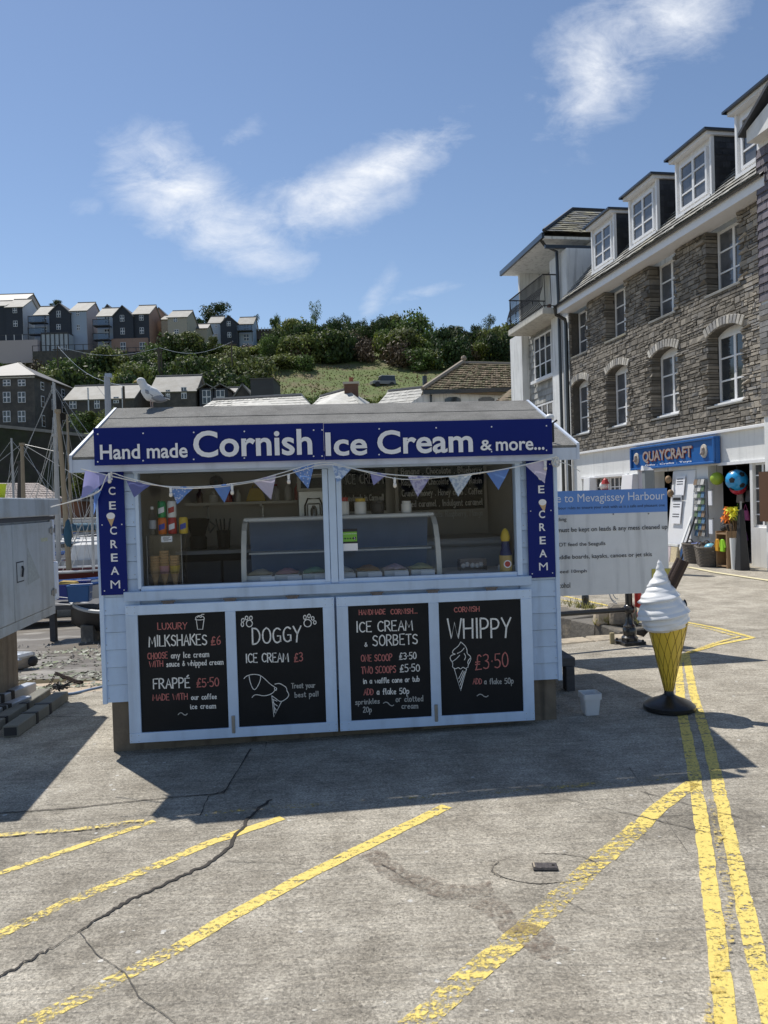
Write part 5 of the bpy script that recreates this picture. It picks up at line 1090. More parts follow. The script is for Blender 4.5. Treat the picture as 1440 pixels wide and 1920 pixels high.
def window(par, a, b, z0, z1, y, nx, nz, th=.05, fr=.055, bar=.028, pane=None, name='window', arch=0, fm=None, ev=True):
    w = MB().box(a, b, y, y+th, z0, z0+fr).box(a, b, y, y+th, z1-fr, z1).box(a, a+fr, y+.001, y+th, z0+fr, z1-fr).box(b-fr, b, y+.001, y+th, z0+fr, z1-fr).build(name, fm or mWinW, par)
    g = MB()
    for i in range(1, nx): xx = a+(b-a)*i/nx; g.box(xx-bar*(1.0 if nx > 2 else 1.3), xx+bar*(1.0 if nx > 2 else 1.3), y+.004, y+th-.004, z0+fr, z1-fr)
    for i in range(1, nz): zz = z0+(z1-z0)*i/nz; g.box(a+fr, b-fr, y+.008, y+th-.008, zz-bar*.6, zz+bar*.6)
    if g.v: g.build('glazing_bar', fm or mWinW, w, kind='stuff')
    MB().box(a+fr*.5, b-fr*.5, y+th*.5, y+th*.5+.006, z0+fr*.5, z1-fr*.5).build('pane', pane or mPane, w)
    return w
mSill = mat('painted_sill', (.66, .66, .64), .6, .06)
for i, (a, b) in enumerate(cols):
    window(sb_, a+.02, b-.02, MZ0+.05, MZ1+.03, .21, 2, 3, pane=mPane if i < 1 else mPaneN)
    MB().box(a+.03, b-.03, .22, .26, MZ1+.03, MZA+.02).build('window_head', mWinW, sb_)
    MB().box(a+.04, b-.04, .06, .26, MZ0+.0, MZ0+.05).build('sill', mWinW, sb_, bevel=.006)
    MB().box(a-.05, b+.05, -.06, .24, MZ0-.045, MZ0-.003).build('slate_sill', mSlateG, sb_, bevel=.006)
    window(sb_, a+.02, b-.02, UZ0+.03, ZT-.02, .24, 2, 3, pane=mPaneN)
    MB().box(a-.05, b+.05, -.06, .28, UZ0-.035, UZ0+.02).build('slate_sill', mSlateG, sb_, bevel=.006)
# far and near ends of wall: body behind
MB().box(S0, S1+6, TH+.5, 8.5, 2.6, ZT).build('building_body', mRend, sb_); MB().box(S0, S1+6, 4.3, 8.5, 0, 2.6).build('building_body', mRend, sb_)
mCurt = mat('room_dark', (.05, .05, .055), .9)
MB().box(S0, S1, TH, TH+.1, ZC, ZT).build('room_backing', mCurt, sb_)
# eaves: soffit, fascia, gutter, tiles
MB().box(S0-.02, S1+.2, -.36, .1, 7.03, 7.06).build('soffit', mWinW, sb_); MB().box(S0-.02, S1+.2, -.385, -.36, 7.02, 7.22).build('fascia', mWinW, sb_)
gt = MB(); 
for i in range(9): a = math.pi*i/8; gt.v += [Vector((S0-.05, -.435-.05*math.cos(a), 7.24-.045*math.sin(a))), Vector((S1+.2, -.435-.05*math.cos(a), 7.24-.045*math.sin(a)))]
gt.f = [(2*i, 2*i+1, 2*i+3, 2*i+2) for i in range(8)]; go_ = gt.build('gutter', mBlP, sb_); go_.modifiers.new('t', 'SOLIDIFY').thickness = .006
# roof slope with courses of slates
def slates(par, p0, pu, pv, wid, ln, course, sw, ma, name='slates', th=.012, lift=.03, clip=None):
    """p0 corner at eave, pu along eave, pv up slope; joined slates"""
    n = pu.cross(pv).normalized(); q = MB(); rws = int(ln/course); r2 = random.Random(5)
    for r_ in range(rws):
        x = -(r_ % 2)*sw/2; y0 = r_*course
        while x < wid:
            a, b = max(x, 0), min(x+sw*r2.uniform(.9, 1.1), wid); x0_ = x; x += sw
            if clip:
                lo, hi = clip((y0+course/2)/ln); a, b = max(a, lo*wid), min(b, hi*wid)
            if b-a < .02: continue
            lf = lift*r2.uniform(.7, 1.3); g = .004
            A = p0+pu*(a+g)+pv*(y0-.01)+n*lf; B = p0+pu*(b-g)+pv*(y0-.01)+n*lf; C_ = p0+pu*(b-g)+pv*(y0+course*1.02)+n*.004; D_ = p0+pu*(a+g)+pv*(y0+course*1.02)+n*.004
            q.add([A, B, C_, D_, A-n*th, B-n*th], [(0, 1, 2, 3), (4, 5, 1, 0)])
    return q.build(name, ma, par, kind='stuff')
RS = math.atan2(9.15-7.24, 1.75); pv = Vector((0, math.cos(RS), math.sin(RS)))
MB().add([(S0, -.40, 7.2), (S1+.2, -.40, 7.2), (S1+.2, 1.35, 9.1), (S0, 1.35, 9.1), (S0, 4, 9.0), (S1+.2, 4, 9.0)], [(0, 1, 2, 3), (3, 2, 5, 4)]).build('roof', mSlateG, sb_)
slates(sb_, Vector((S0, -.42, 7.22)), Vector((1, 0, 0)), pv, S1-S0+.2, 2.5, .19, .28, mSlateG, lift=.03)
# dormers
for i in range(4):
    a, b = -1.09-2.14*(i)+1.25, 0
    a = .17-1.25-2.16*(i-1)-2.16*0; 
    a = -1.10-2.15*(i-1); b = a+1.26
    dm = 'dormer'
    zb, zt = 7.62, 8.92
    d_ = MB().box(a, b, .06, .12, zb, zt).build('dormer_front', mWinW, sb_)
    window(d_, a+.12, b-.12, zb+.18, zt-.14, .0, 2, 3, th=.06, fr=.06, pane=mPaneN)
    MB().box(a-.02, b+.02, -.03, .06, zb+.06, zb+.12).build('sill', mWinW, d_)
    for x0, x1, nm in ((a-.04, a, -1), (b, b+.04, 1)):
        MB().add([(x0, .07, 7.45), (x1, .07, 7.45), (x1, 2.2, 8.9), (x0, 2.2, 8.9), (x0, .07, zt), (x1, .07, zt)], [(0, 1, 2, 3), (4, 3, 2, 5), (0, 4, 5, 1), (0, 3, 4), (1, 5, 2)]).build('cheek', mSlateD, d_)
        q = MB(); zz = 7.5
        while zz < zt-.05:
            yy = .09+(int((zz-7.5)/.13) % 2)*.09
            while yy < 1.7:
                if zz > 7.42+(yy-.05)*.75: xo = x0-.008 if nm < 0 else x1+.008; xi = x0 if nm < 0 else x1; q.add([(xo, yy, zz), (xo, yy+.17, zz), (xi, yy+.17, zz+.13), (xi, yy, zz+.13)], [(0, 1, 2, 3)])
                yy += .18
            zz += .13
        q.build('cheek_slates', mSlateD, d_, kind='stuff')
        MB().box(x0-.01, x1+.01, -.0, .075, zb-.1, zt).build('corner_board', mWinW, d_)
    MB().box(a-.1, b+.1, -.12, 2.0, zt, zt+.07).build('eaves_board', mWinW, d_)
    MB().box(a-.16, b+.16, -.2, 2.0, zt+.07, zt+.115).build('gutter_line', mBlP, d_)
    MB().add([(a-.16, -.2, zt+.116), (b+.16, -.2, zt+.116), (b+.16, 2.4, zt+.116), (a-.16, 2.4, zt+.116), ((a+b)/2, .32, zt+.36), ((a+b)/2, 2.4, zt+.36)], [(0, 1, 4), (1, 2, 5, 4), (3, 0, 4, 5), (2, 3, 5)]).build('dormer_roof', mSlateG, d_)
    MB().tube([((a+b)/2, .3, zt+.37), ((a+b)/2, 2.4, zt+.37)], .03, 6).build('ridge', mSlateD, d_)
# drainpipe at the far end
dpx = S0-.06
MB().tube([(dpx, -.43, 7.2), (dpx, -.40, 7.0), (dpx, -.12, 6.86), (dpx, -.10, 6.7), (dpx, -.10, .2)], .055, 10).build('drainpipe', mBlP, sb_, smooth='auto')
# ground floor: white render wall with openings
CZ = 2.82
MB().box(S0, S1, -.10, .36, 2.80, 2.86).build('cornice', mWinW, sb_, bevel=.008)
doorA = (-.16, 1.22); doorB = (-2.50, -1.46); winA = (-6.45, -3.72); winB = (1.30, 2.1)
for x0, x1, z0, z1 in [(S0, winA[0], .05, CZ-.02), (winA[0], winA[1], 2.12, CZ-.02), (winA[0], winA[1], .05, .95), (winA[1], doorB[0], .05, CZ-.02), (doorB[0], doorB[1], 2.12, CZ-.02), (doorB[1], doorA[0]-.42, .05, CZ-.02), (doorA[0]-.42, doorA[0], .05, 2.16), (doorA[0]-.42, S1, 2.16, CZ-.02), (doorA[1], winB[0], .05, 2.16), (winB[0], winB[1], .05, .9), (winB[1], S1, .05, 2.16)]:
    MB().box(x0, x1, 0, .34, z0, z1).build('ground_floor_wall', mRend, sb_)
MB().box(.25, S1, -.04, .0, 2.14, 2.20).build('lintel_strip', mWinW, sb_)
MB().box(winA[0]-.05, winA[1]+.1, -.05, .0, 2.08, 2.14).build('lintel_strip', mWinW, sb_)
window(sb_, winA[0], winA[0]+1.3, .95, 2.1, .2, 5, 4, fr=.05, bar=.016, pane=mPaneN); window(sb_, winA[0]+1.35, winA[1]-.05, .95, 2.1, .2, 5, 4, fr=.05, bar=.02)
window(sb_, winB[0]-.06, winB[1], .9, 2.15, .05, 3, 5, fr=.05, bar=.02)
# sloping white buttresses
for x0, x1, of0, of1, nm in ((-5.9, -5.5, .30, .18, 0), (-3.72, -3.15, .34, .12, 0), (-1.50, -.60, .22, .0, 1)):
    lo = -of0-.02; q = MB().hexa([(x0-.04, lo, .05), (x1+.04, lo, .05), (x1+.04, 0, .05), (x0-.04, 0, .05)], [(x0, -of1-.02, 2.1), (x1, -of1-.02, 2.1), (x1, 0, 2.1), (x0, 0, 2.1)]); q.build('buttress', mWinW, sb_, bevel=.01)
MB().box(-1.52, -.58, -.262, -.24, .05, .45).build('blue_plinth', mat('quay_blue_paint', (.02, .10, .28), .5), sb_)
# shop interior
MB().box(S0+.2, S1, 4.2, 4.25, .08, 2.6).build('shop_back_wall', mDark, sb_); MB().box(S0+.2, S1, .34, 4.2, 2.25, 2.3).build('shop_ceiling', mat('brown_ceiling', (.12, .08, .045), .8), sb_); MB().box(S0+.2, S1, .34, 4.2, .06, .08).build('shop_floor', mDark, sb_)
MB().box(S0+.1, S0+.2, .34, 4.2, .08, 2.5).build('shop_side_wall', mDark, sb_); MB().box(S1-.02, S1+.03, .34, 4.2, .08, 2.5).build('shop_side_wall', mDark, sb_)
# shop sign
ss = empty('shop_sign', F(-3.22, -.13, 2.19), FROT, 'blue painted shop sign board with gilded crests above the doorway', 'sign')
mQB = mat('sign_royal_blue', (.012, .11, .36), .35, .05, coat=.3); SW, SH = 3.55, .56
MB().box(0, SW, 0, .1, 0, SH).build('board', mQB, ss)
for b_ in ((0, SW, -.045, 0, 0, .05), (0, SW, -.045, 0, SH-.05, SH), (0, .06, -.045, 0, .05, SH-.05), (SW-.06, SW, -.045, 0, .05, SH-.05)): MB().box(*b_).build('moulding', mQB, ss, bevel=.01)
mGd = mat('gilded_letters', (.36, .30, .27), .5, .3, 20, metal=.2); mRd = mat('dull_red_edge', (.30, .06, .03), .5)
q = MB(); put_text(q, 'QUAYCRAFT', .60, 2.72, .14, .43, -.026, .03); letters(q, ss, mGd); q = MB(); put_text(q, 'QUAYCRAFT', .615, 2.735, .125, .415, -.012, .035); letters(q, ss, mRd, 'letter_shadow')
q = MB(); put_text(q, 'Gifts . Crafts . Toys', .70, 2.7, .065, .115, -.02, .02); q.build('small_lettering', mWhiteV, ss, kind='stuff')
for x in (.28, SW-.40):
    e = MB(); e.lathe([(.15, 0), (.14, .02), (.12, .025)], 20); e.xf(Matrix.Translation((x, -.005, SH/2)) @ Matrix.Rotation(R(90), 4, 'X')); 
    for v in e.v: v.x = x+(v.x-x)*.8
    cr_ = e.build('crest', mat('cream_crest', (.55, .50, .42), .5), ss)
    k_ = MB(); k_.ball((x, -.04, SH/2), .06, 10, (.9, .5, 1.5)); k_.ball((x+.03, -.05, SH/2+.05), .03, 8); k_.ball((x-.03, -.05, SH/2-.05), .035, 8); k_.build('crest_relief', mGd, cr_)
# near slate-hung house at the right edge
nh = empty('slate_hung_house', F(2.16, -.35, 0), FROT, 'slate hung house corner with white gable at the right edge of the photo', 'house')
mPur = mat('purple_slate', (.11, .095, .11), .6, .25, 8, .4, 20, isl=.4)
MB().box(0, 5, 0, 6, 0, 7.9).build('wall', mRend, nh)
q = MB()
for r_ in range(17):
    zz = 5.0+r_*.16; xx = -(r_ % 2)*.13-.02
    while xx < 5:
        q.add([(max(xx, -.02), -.035, zz), (xx+.25, -.035, zz), (xx+.25, -.012, zz+.165), (max(xx, -.02), -.012, zz+.165)], [(0, 1, 2, 3)]); xx += .26
    yy = -.03-(r_ % 2)*.13
    while yy < 1.6: q.add([(-.03, max(yy, -.03), zz), (-.03, yy+.25, zz), (-.012, yy+.25, zz+.165), (-.012, max(yy, -.03), zz+.165)], [(0, 1, 2, 3)]); yy += .26
q.build('hung_slates', mPur, nh, kind='stuff')
rg = MB()
for r_ in range(20):
    zz = 2.95+r_*.10; xx = -.02
    while xx < 2: w = random.uniform(.14, .34); rg.box(xx, xx+w-.012, -.035, 0, zz, zz+.088); xx += w
rg.build('rubble_courses', mRub, nh, kind='stuff')
MB().add([(-.08, -.34, 8.04), (2.6, -.34, 9.62), (2.6, .3, 9.62), (-.08, .3, 8.04), (-.08, -.34, 7.97), (2.6, -.34, 9.55), (2.6, .3, 9.55), (-.08, .3, 7.97)], [(0, 1, 2, 3), (4, 7, 6, 5), (0, 4, 5, 1), (3, 2, 6, 7), (0, 3, 7, 4)]).build('verge', mSlateD, nh)
MB().hexa([(.04, -.25, 7.82), (5, -.25, 7.82), (5, 0, 7.82), (.04, 0, 7.82)], [(.04, -.25, 8.04), (5, -.25, 9.6), (5, 0, 9.6), (.04, 0, 8.04)]).build('gable', mRend, nh)
sg2 = MB(); sg2.box(-.10, .5, -.06, -.02, 1.05, 1.95); sg2.build('brown_noticeboard', mat('brown_board', (.10, .045, .02), .6), nh)
dbin = empty('parasol_base_post', F(1.72, -.55, .12), FROT, 'tall dark folded display stand by the shop window at the right edge', 'stand'); MB().hexa([(-.1, -.1, 0), (.1, -.1, 0), (.1, .1, 0), (-.1, .1, 0)], [(-.04, -.04, 1.15), (.04, -.04, 1.15), (.04, .04, 1.15), (-.04, .04, 1.15)]).build('cover', mBlk, dbin, bevel=.01); MB().tube([(0, 0, 1.15), (0, 0, 1.3)], .02, 8).build('pole', mSteel, dbin)
# pavement in front of the shop
q = MB().box(-8, 2.2, -.75, 0, -.05, .045); q.xf(Matrix.Translation(FA+Vector((0, 0, .06))) @ Matrix.Rotation(FROT, 4, 'Z')); q.build('pavement', mat('pavement_concrete', (.40, .37, .33), .9, .12, 8, .4, 50), kind='structure', bevel=.01)
# shop stock
def FE(name, s, y, z, lb, cat, group=None): return empty(name, F(s, y, z), FROT, lb, cat, group)
PZ = .105
def ballobj(s, y, z, r, ma, lb, spots=None):
    o = FE('beach_ball', s, y, z, lb, 'ball'); b_ = MB().ball((0, 0, 0), r, 20); b_.build('ball', ma, o, smooth=True); 
    if spots:
        ph = (1+5**.5)/2
        for v in [(0, 1, ph), (0, -1, ph), (0, 1, -ph), (0, -1, -ph), (1, ph, 0), (-1, ph, 0), (1, -ph, 0), (-1, -ph, 0), (ph, 0, 1), (-ph, 0, 1), (ph, 0, -1), (-ph, 0, -1)]:
            n = Vector(v).normalized(); u_ = n.cross(Vector((.3, .1, .9))).normalized(); w_ = n.cross(u_)
            q = MB(); ring = [n*r*1.006+(u_*math.cos(k*1.2566)+w_*math.sin(k*1.2566))*r*.0 for k in range(5)]
            ctr = n*r*1.01; rim = [((n+(u_*math.cos(k*6.283/15)+w_*math.sin(k*6.283/15))*(.30 if k % 3 == 0 else .25)).normalized())*r*1.008 for k in range(15)]
            q.add([ctr]+rim, [(0, k+1, (k+1) % 15+1) for k in range(15)]); q.build('spot', spots, o)
    MB().tube([(0, 0, r), (0, 0, r+.25)], .004, 4).build('string', mBlk, o)
ballobj(.66, .10, 1.83, .215, mat('ball_blue', (.02, .30, .62), .3, coat=.4), 'large blue beach ball with black football spots hung in the shop doorway', mBlk)
ballobj(.38, .32, 1.70, .17, mat('ball_red', (.6, .03, .06), .3, coat=.4), 'red beach ball behind the blue spotted ball')
ballobj(1.0, .4, 1.66, .15, mat('ball_darkred', (.4, .02, .05), .3), 'dark red ball at the right of the blue spotted ball')
ballobj(.12, .02, 1.88, .135, mat('ball_lime', (.30, .42, .03), .4), 'small lime green net ball hung left of the blue ball')
# postcards rack on the door pillar
pr_ = FE('postcard_rack', -.36, -.10, .65, 'tall rack of small grey postcards on the white pillar by the shop door', 'rack')
MB().box(-.20, .20, .04, .06, 0, 1.25).build('back', mGreyP, pr_)
pcs = [mat('postcard_%s' % n_, c, .6, .3, 40) for n_, c in (('blue', (.08, .16, .26)), ('grey', (.22, .22, .21)), ('green', (.10, .15, .08)), ('brown', (.20, .14, .09)), ('pale', (.48, .48, .46)))]
for r_ in range(9):
    for c_i in range(3):
        x = -.19+c_i*.13; z = .02+r_*.137; MB().hexa([(x, -.01, z), (x+.115, -.01, z), (x+.115, .0, z), (x, .0, z)], [(x, .02, z+.12), (x+.115, .02, z+.12), (x+.115, .03, z+.12), (x, .03, z+.12)]).build('postcard', pcs[(r_*2+c_i*3+r_//3) % 5], pr_)
for z, h_, lb in ((1.32, .32, 'upper white towel hanging at the left edge of the shop doorway'), (.72, .32, 'lower white towel hanging at the left edge of the shop doorway')):
    o = FE('hanging_towel', -.08, -.07, z, lb, 'towel'); MB().box(0, .14, 0, .03, 0, h_).build('cloth', mWhiteV, o, bevel=.01); MB().box(-.01, .15, -.005, .035, h_, h_+.015).build('rod', mSteel, o)
# wicker baskets
mWick = mat('grey_wicker', (.15, .13, .11), .9, .3, 40, .6, 60)
def basket(s, y, r0, r1, h, lb, cargo=None, cm=None, handles=True):
    o = FE('wicker_basket', s, y, PZ+.01, lb, 'basket'); q = MB(); n_ = 24; rows = int(h/.028)
    for i in range(rows):
        z = i*.028; rr_ = r0+(r1-r0)*i/rows
        q.tube([((rr_+.006*(1 if (k+i) % 2 else -1))*math.cos(k*6.283/n_), (rr_+.006*(1 if (k+i) % 2 else -1))*math.sin(k*6.283/n_), z+.014) for k in range(n_+1)], .0135, 4, False)
    q.build('weave', mWick, o, kind='stuff'); MB().lathe([(r0-.02, .01), (r1-.02, h-.06)], 18).build('lining', mBlk, o)
    MB().tube([(r1*math.cos(k*6.283/18), r1*math.sin(k*6.283/18), h) for k in range(19)], .02, 6, False).build('rim', mWick, o)
    if handles:
        for sg in (-1, 1): MB().tube([(sg*r1*math.cos(a), r1*.35*math.sin(a*1)*0+(-.09+.18*t_), h+.08*math.sin(math.pi*t_)) for t_, a in [(i/8, 0) for i in range(9)]], .012, 6).build('handle', mWick, o)
    return o
basket(-.05, -.34, .27, .31, .42, 'big dark round wicker basket with blue goods left of the shop door')
basket(.47, -.48, .17, .22, .40, 'rear grey wicker basket of the pair outside the shop door'); basket(.78, -.62, .18, .23, .40, 'front grey wicker basket with a pale blue ball in it')
for s, y, z, r, ma, lb in ((.80, -.60, .50, .12, mat('ball_sky', (.15, .42, .55), .35), 'pale blue ball sitting in the front grey wicker basket'), (-.12, -.34, .50, .11, mat('cloth_blue', (.06, .10, .30), .8), 'bundle of dark blue cloth in the big dark basket'), (.42, -.45, .47, .10, mat('rust_cloth', (.22, .09, .05), .8), 'bundle of rusty brown goods in the rear grey basket')):
    o = FE('soft_ball' if 'ball' in lb else 'cloth_bundle', s, y, z, lb, 'ball' if 'ball' in lb else 'cloth'); b_ = MB().ball((0, 0, 0), r, 14, (1, 1, .8 if 'ball' in lb else .5))
    if 'ball' not in lb:
        for v in b_.v: v += Vector((rn(v.x, v.z, 18), rn(v.y, v.x, 17), rn(v.z, v.y, 19)))*.03
    b_.build('body', ma, o, smooth=True)
# printed bags of shells
for s, ma, lb in ((-.72, mat('shell_bag_pink', (.62, .52, .52), .5, .3, 25), 'clear bag of pinkish shells leaning on the blue plinth'), (-.46, mat('shell_bag_yellow', (.60, .50, .32), .5, .3, 25), 'clear bag of yellowish shells beside the big dark basket')):
    o = FE('shell_bag', s, -.62, PZ, lb, 'bag'); MB().hexa([(-.13, -.07, 0), (.13, -.07, 0), (.13, .07, 0), (-.13, .07, 0)], [(-.14, -.02, .36), (.14, -.02, .36), (.14, .02, .36), (-.14, .02, .36)]).build('bag', ma, o, bevel=.02); MB().box(-.14, .14, -.025, .025, .36, .41).build('sealed_top', mWh, o)
# toy stand with orange and lime goods
ty = FE('toy_display', 1.18, -.62, PZ, 'wooden toy display with small lime and yellow jackets by the shop window', 'display stand'); mWd = mat('light_wood', (.30, .19, .10), .7, .2, 10, stretch=(4, 4, .7))
for x in (-.17, .16): MB().box(x, x+.03, 0, .25, 0, .74).build('side_panel', mWd, ty)
MB().box(-.17, .19, .2, .25, 0, .74).build('back_panel', mWd, ty)
for z in (.06, .68): MB().box(-.14, .16, 0, .2, z, z+.025).build('shelf', mWd, ty)
for x, ma in ((-.09, mat('amber_cloth', (.6, .30, .02), .7)), (.07, mat('lime_cloth', (.30, .60, .02), .7))):
    o = empty('toy_jacket', F(1.18+x, -.66, PZ+.35), FROT, ('small amber' if x < 0 else 'small lime green')+' jacket hanging on the toy display', 'toy')
    MB().hexa([(-.06, 0, 0), (.06, 0, 0), (.06, .06, 0), (-.06, .06, 0)], [(-.035, .01, .24), (.035, .01, .24), (.035, .05, .24), (-.035, .05, .24)]).build('body', ma, o, bevel=.012); MB().tube([(-.04, .03, .22), (-.085, .03, .08)], .022, 7).tube([(.04, .03, .22), (.085, .03, .08)], .022, 7).build('sleeves', ma, o); MB().tube([(0, .03, .24), (0, .03, .29)], .008, 5).build('hanger', mBlk, o)
hw = FE('dark_plume', 1.2, -.5, PZ+.76, 'bunch of black feathery things on top of the toy display', 'plume'); 
for i in range(9): a = i*.7; MB().ball((.09*math.cos(a), .06*math.sin(a), .03+.02*(i % 3)), .055, 8).build('tuft', mBlk, hw)
# windmill flowers: orange and yellow
wm = FE('windmill_bunch', 1.50, -.55, PZ, 'white tub of bright orange and yellow paper windmills by the right window', 'windmills')
MB().lathe([(.06, 0), (.085, .62), (.08, .62), (.055, .02)], 14).build('tub', mWh, wm)
for i in range(10):
    a = i*.63; cx, cz = .09*math.cos(a)*(1+i % 2), 1.05+.10*math.sin(a*1.7); ma = (mat('orange_foil', (.85, .22, .01), .5), mat('yellow_foil', (.75, .70, .02), .5))[1 if cx > 0.02 else 0]; q = MB()
    for k in range(6):
        b_ = k*1.047; q.add([(cx, -.05-.01*i, cz), (cx+.085*math.cos(b_), -.03-.01*i, cz+.085*math.sin(b_)), (cx+.085*math.cos(b_+.8), -.07-.01*i, cz+.085*math.sin(b_+.8))], [(0, 1, 2)])
    q.build('windmill', ma, wm); MB().tube([(cx*.4, 0, .5), (cx, -.04-.01*i, cz)], .004, 4).build('stick', mWd, wm)
# hanging bags deep in the doorway
for s, z, h_, col, nm in ((.12, .98, .34, (.10, .22, .05), 'green'), (.38, 1.0, .3, (.35, .07, .18), 'pink'), (.2, 1.36, .4, (.26, .22, .20), 'beige'), (.5, 1.38, .36, (.09, .09, .10), 'charcoal'), (.3, .58, .28, (.12, .03, .16), 'purple'), (.85, 1.3, .3, (.05, .09, .15), 'navy'), (.95, .85, .25, (.02, .06, .18), 'blue')):
    o = FE('hanging_bag', s, .45, z, nm+' bag hanging just inside the dark shop doorway', 'bag'); MB().hexa([(-.11, 0, 0), (.11, 0, 0), (.11, .08, 0), (-.11, .08, 0)], [(-.07, .01, h_*.7), (.07, .01, h_*.7), (.07, .06, h_*.7), (-.07, .06, h_*.7)]).build('body', mat('bag_'+nm, col, .8), o, bevel=.02); MB().tube([(-.06, .03, h_*.7), (0, .03, h_*1.1), (.06, .03, h_*.7)], .008, 5).build('strap', mat('bag_'+nm), o)
# posters on buttress
for z0, z1, x0, x1, lb, inv in ((1.55, 1.98, -1.28, -.92, 'upper white poster on the white buttress by the shop door', 0), (.92, 1.42, -1.36, -.98, 'lower long white notice on the white buttress', 1)):
    o = FE('poster', 0, 0, 0, lb, 'poster'); yy = lambda z: -.235-.02+.22*(z-.05)/2.05-.03
    MB().hexa([(x0, yy(z0), z0), (x1, yy(z0), z0), (x1, yy(z0)+.01, z0), (x0, yy(z0)+.01, z0)], [(x0+.02, yy(z1), z1), (x1+.02, yy(z1), z1), (x1+.02, yy(z1)+.01, z1), (x0+.02, yy(z1)+.01, z1)]).build('sheet', mWhiteV, o)
    q = MB()
    for k in range(6 if inv else 3):
        zz = z1-.06-k*.055; 
        if inv and 1 < k < 4: continue
        q.box(x0+.06, x1-.05, yy(zz)-.006, yy(zz)-.003, zz-.016, zz)
    q.build('printed_lines', mInk, o, kind='stuff')
o = FE('dark_picture', 0, 0, 0, 'dark striped picture between the two posters on the buttress', 'poster'); MB().box(-1.32, -.96, -.075-.07, -.065-.07, 1.42, 1.56).build('sheet', mGreyP, o); MB().box(-1.30, -1.0, -.15, -.146, 1.44, 1.50).build('dark_band', mBlk, o)
# grey lamp post with white top, red figure, hanging bell
gp = empty('grey_bollard_post', grd(1220, 1075), 0, 'square grey metal post with a white cap behind the notice board', 'post'); hp = at(1218, 876, gp.location.y).z-gp.location.z
MB().box(-.09, .09, -.09, .09, 0, hp-.06).build('post', mat('galvanised_grey', (.20, .22, .23), .5), gp, bevel=.01); MB().hexa([(-.11, -.09, hp-.06), (.08, -.09, hp-.06), (.08, .09, hp-.06), (-.11, .09, hp-.06)], [(-.11, -.05, hp+.03), (.02, -.05, hp), (.02, .05, hp), (-.11, .05, hp+.03)]).build('cap', mWhiteV, gp)
rf = FE('coin_ride', -3.0, -.75, PZ, 'red and white coin ride figure with blue legs in front of the shop', 'coin ride'); mRB = mat('ride_blue', (.02, .05, .16), .5)
MB().box(-.4, .4, -.2, .2, 0, .5).build('plinth', mRed, rf, bevel=.03); MB().box(-.42, .42, -.05, .1, .5, 1.62).build('backrest', mRed, rf, bevel=.05)
MB().tube([(-.1, -.15, .5), (-.1, -.2, 1.3)], .09, 10).tube([(.1, -.15, .5), (.1, -.2, 1.3)], .09, 10).build('legs', mRB, rf)
MB().lathe([(.17, 0), (.2, .12), (.15, .3), (.08, .36)], 14, (0, -.2, 1.28)).build('torso', mRed, rf, smooth='auto'); MB().lathe([(.205, .02), (.21, .07), (.2, .1)], 14, (0, -.2, 1.27)).build('belt', mWh, rf); MB().ball((-.04, -.22, 1.72), .11, 12).build('head', mWh, rf, smooth=True); MB().lathe([(.11, 0), (.06, .1), (.0001, .16)], 12, (.0, -.2, 1.77)).build('cap', mRed, rf)
MB().tube([(-.18, -.2, 1.55), (-.3, -.3, 1.42)], .05, 8).tube([(.18, -.2, 1.55), (.26, -.32, 1.45)], .05, 8).build('arms', mRed, rf)
for i, (px, py) in enumerate(((1253, 899), (1257, 925))):
    p = at(px, py, 17.6); o = empty('hanging_ornament', p, 0, ('upper' if i == 0 else 'lower')+' round brown ornament hanging in the narrow shop doorway', 'ornament'); MB().ball((0, 0, 0), .075, 10, (1, 1, 1.2)).build('bell', mWd, o, smooth=True); MB().tube([(0, 0, .07), (0, 0, .3 if i == 0 else .24)], .005, 4).build('string', mBlk, o)
dp = FE('driftwood_plank', -.62, -.55, PZ, 'pale driftwood plank leaning upright on the white pillar', 'plank'); MB().hexa([(-.04, 0, 0), (.04, 0, 0), (.04, .03, 0), (-.04, .03, 0)], [(-.05, .42, .98), (.02, .42, .98), (.02, .45, .98), (-.05, .45, .98)]).build('plank', mWh, dp, bevel=.006); 
dk = FE('dark_pole', -.48, -.5, PZ, 'dark pole leaning beside the driftwood plank', 'pole'); MB().tube([(0, 0, 0), (0, .38, .98)], .02, 8).build('pole', mBlk, dk)
# ================================================================== WHITE BALCONY BUILDING beyond
def yplane(px, py, Y): return at(px, py, Y)
wbY = 24.0
wb_ = empty('white_balcony_building', F(S0-.12, 0, 0), FROT, 'white building with an iron balcony and hipped slate roof beyond the stone building', 'building')
T_far = -10.6   # far end in s (local x = s-(S0-.12))
L0 = S0-.12
def wx(s): return s-L0
mRendD = mat('mottled_white_render', (.52, .52, .49), .8, .2, 2, .3, 15, streak=.5)
mWR = mat('chalky_white_wall', (.72, .73, .72), .8, .1, 2, .3, 12, streak=.3)
wb_.location = F(0, 0, 0)
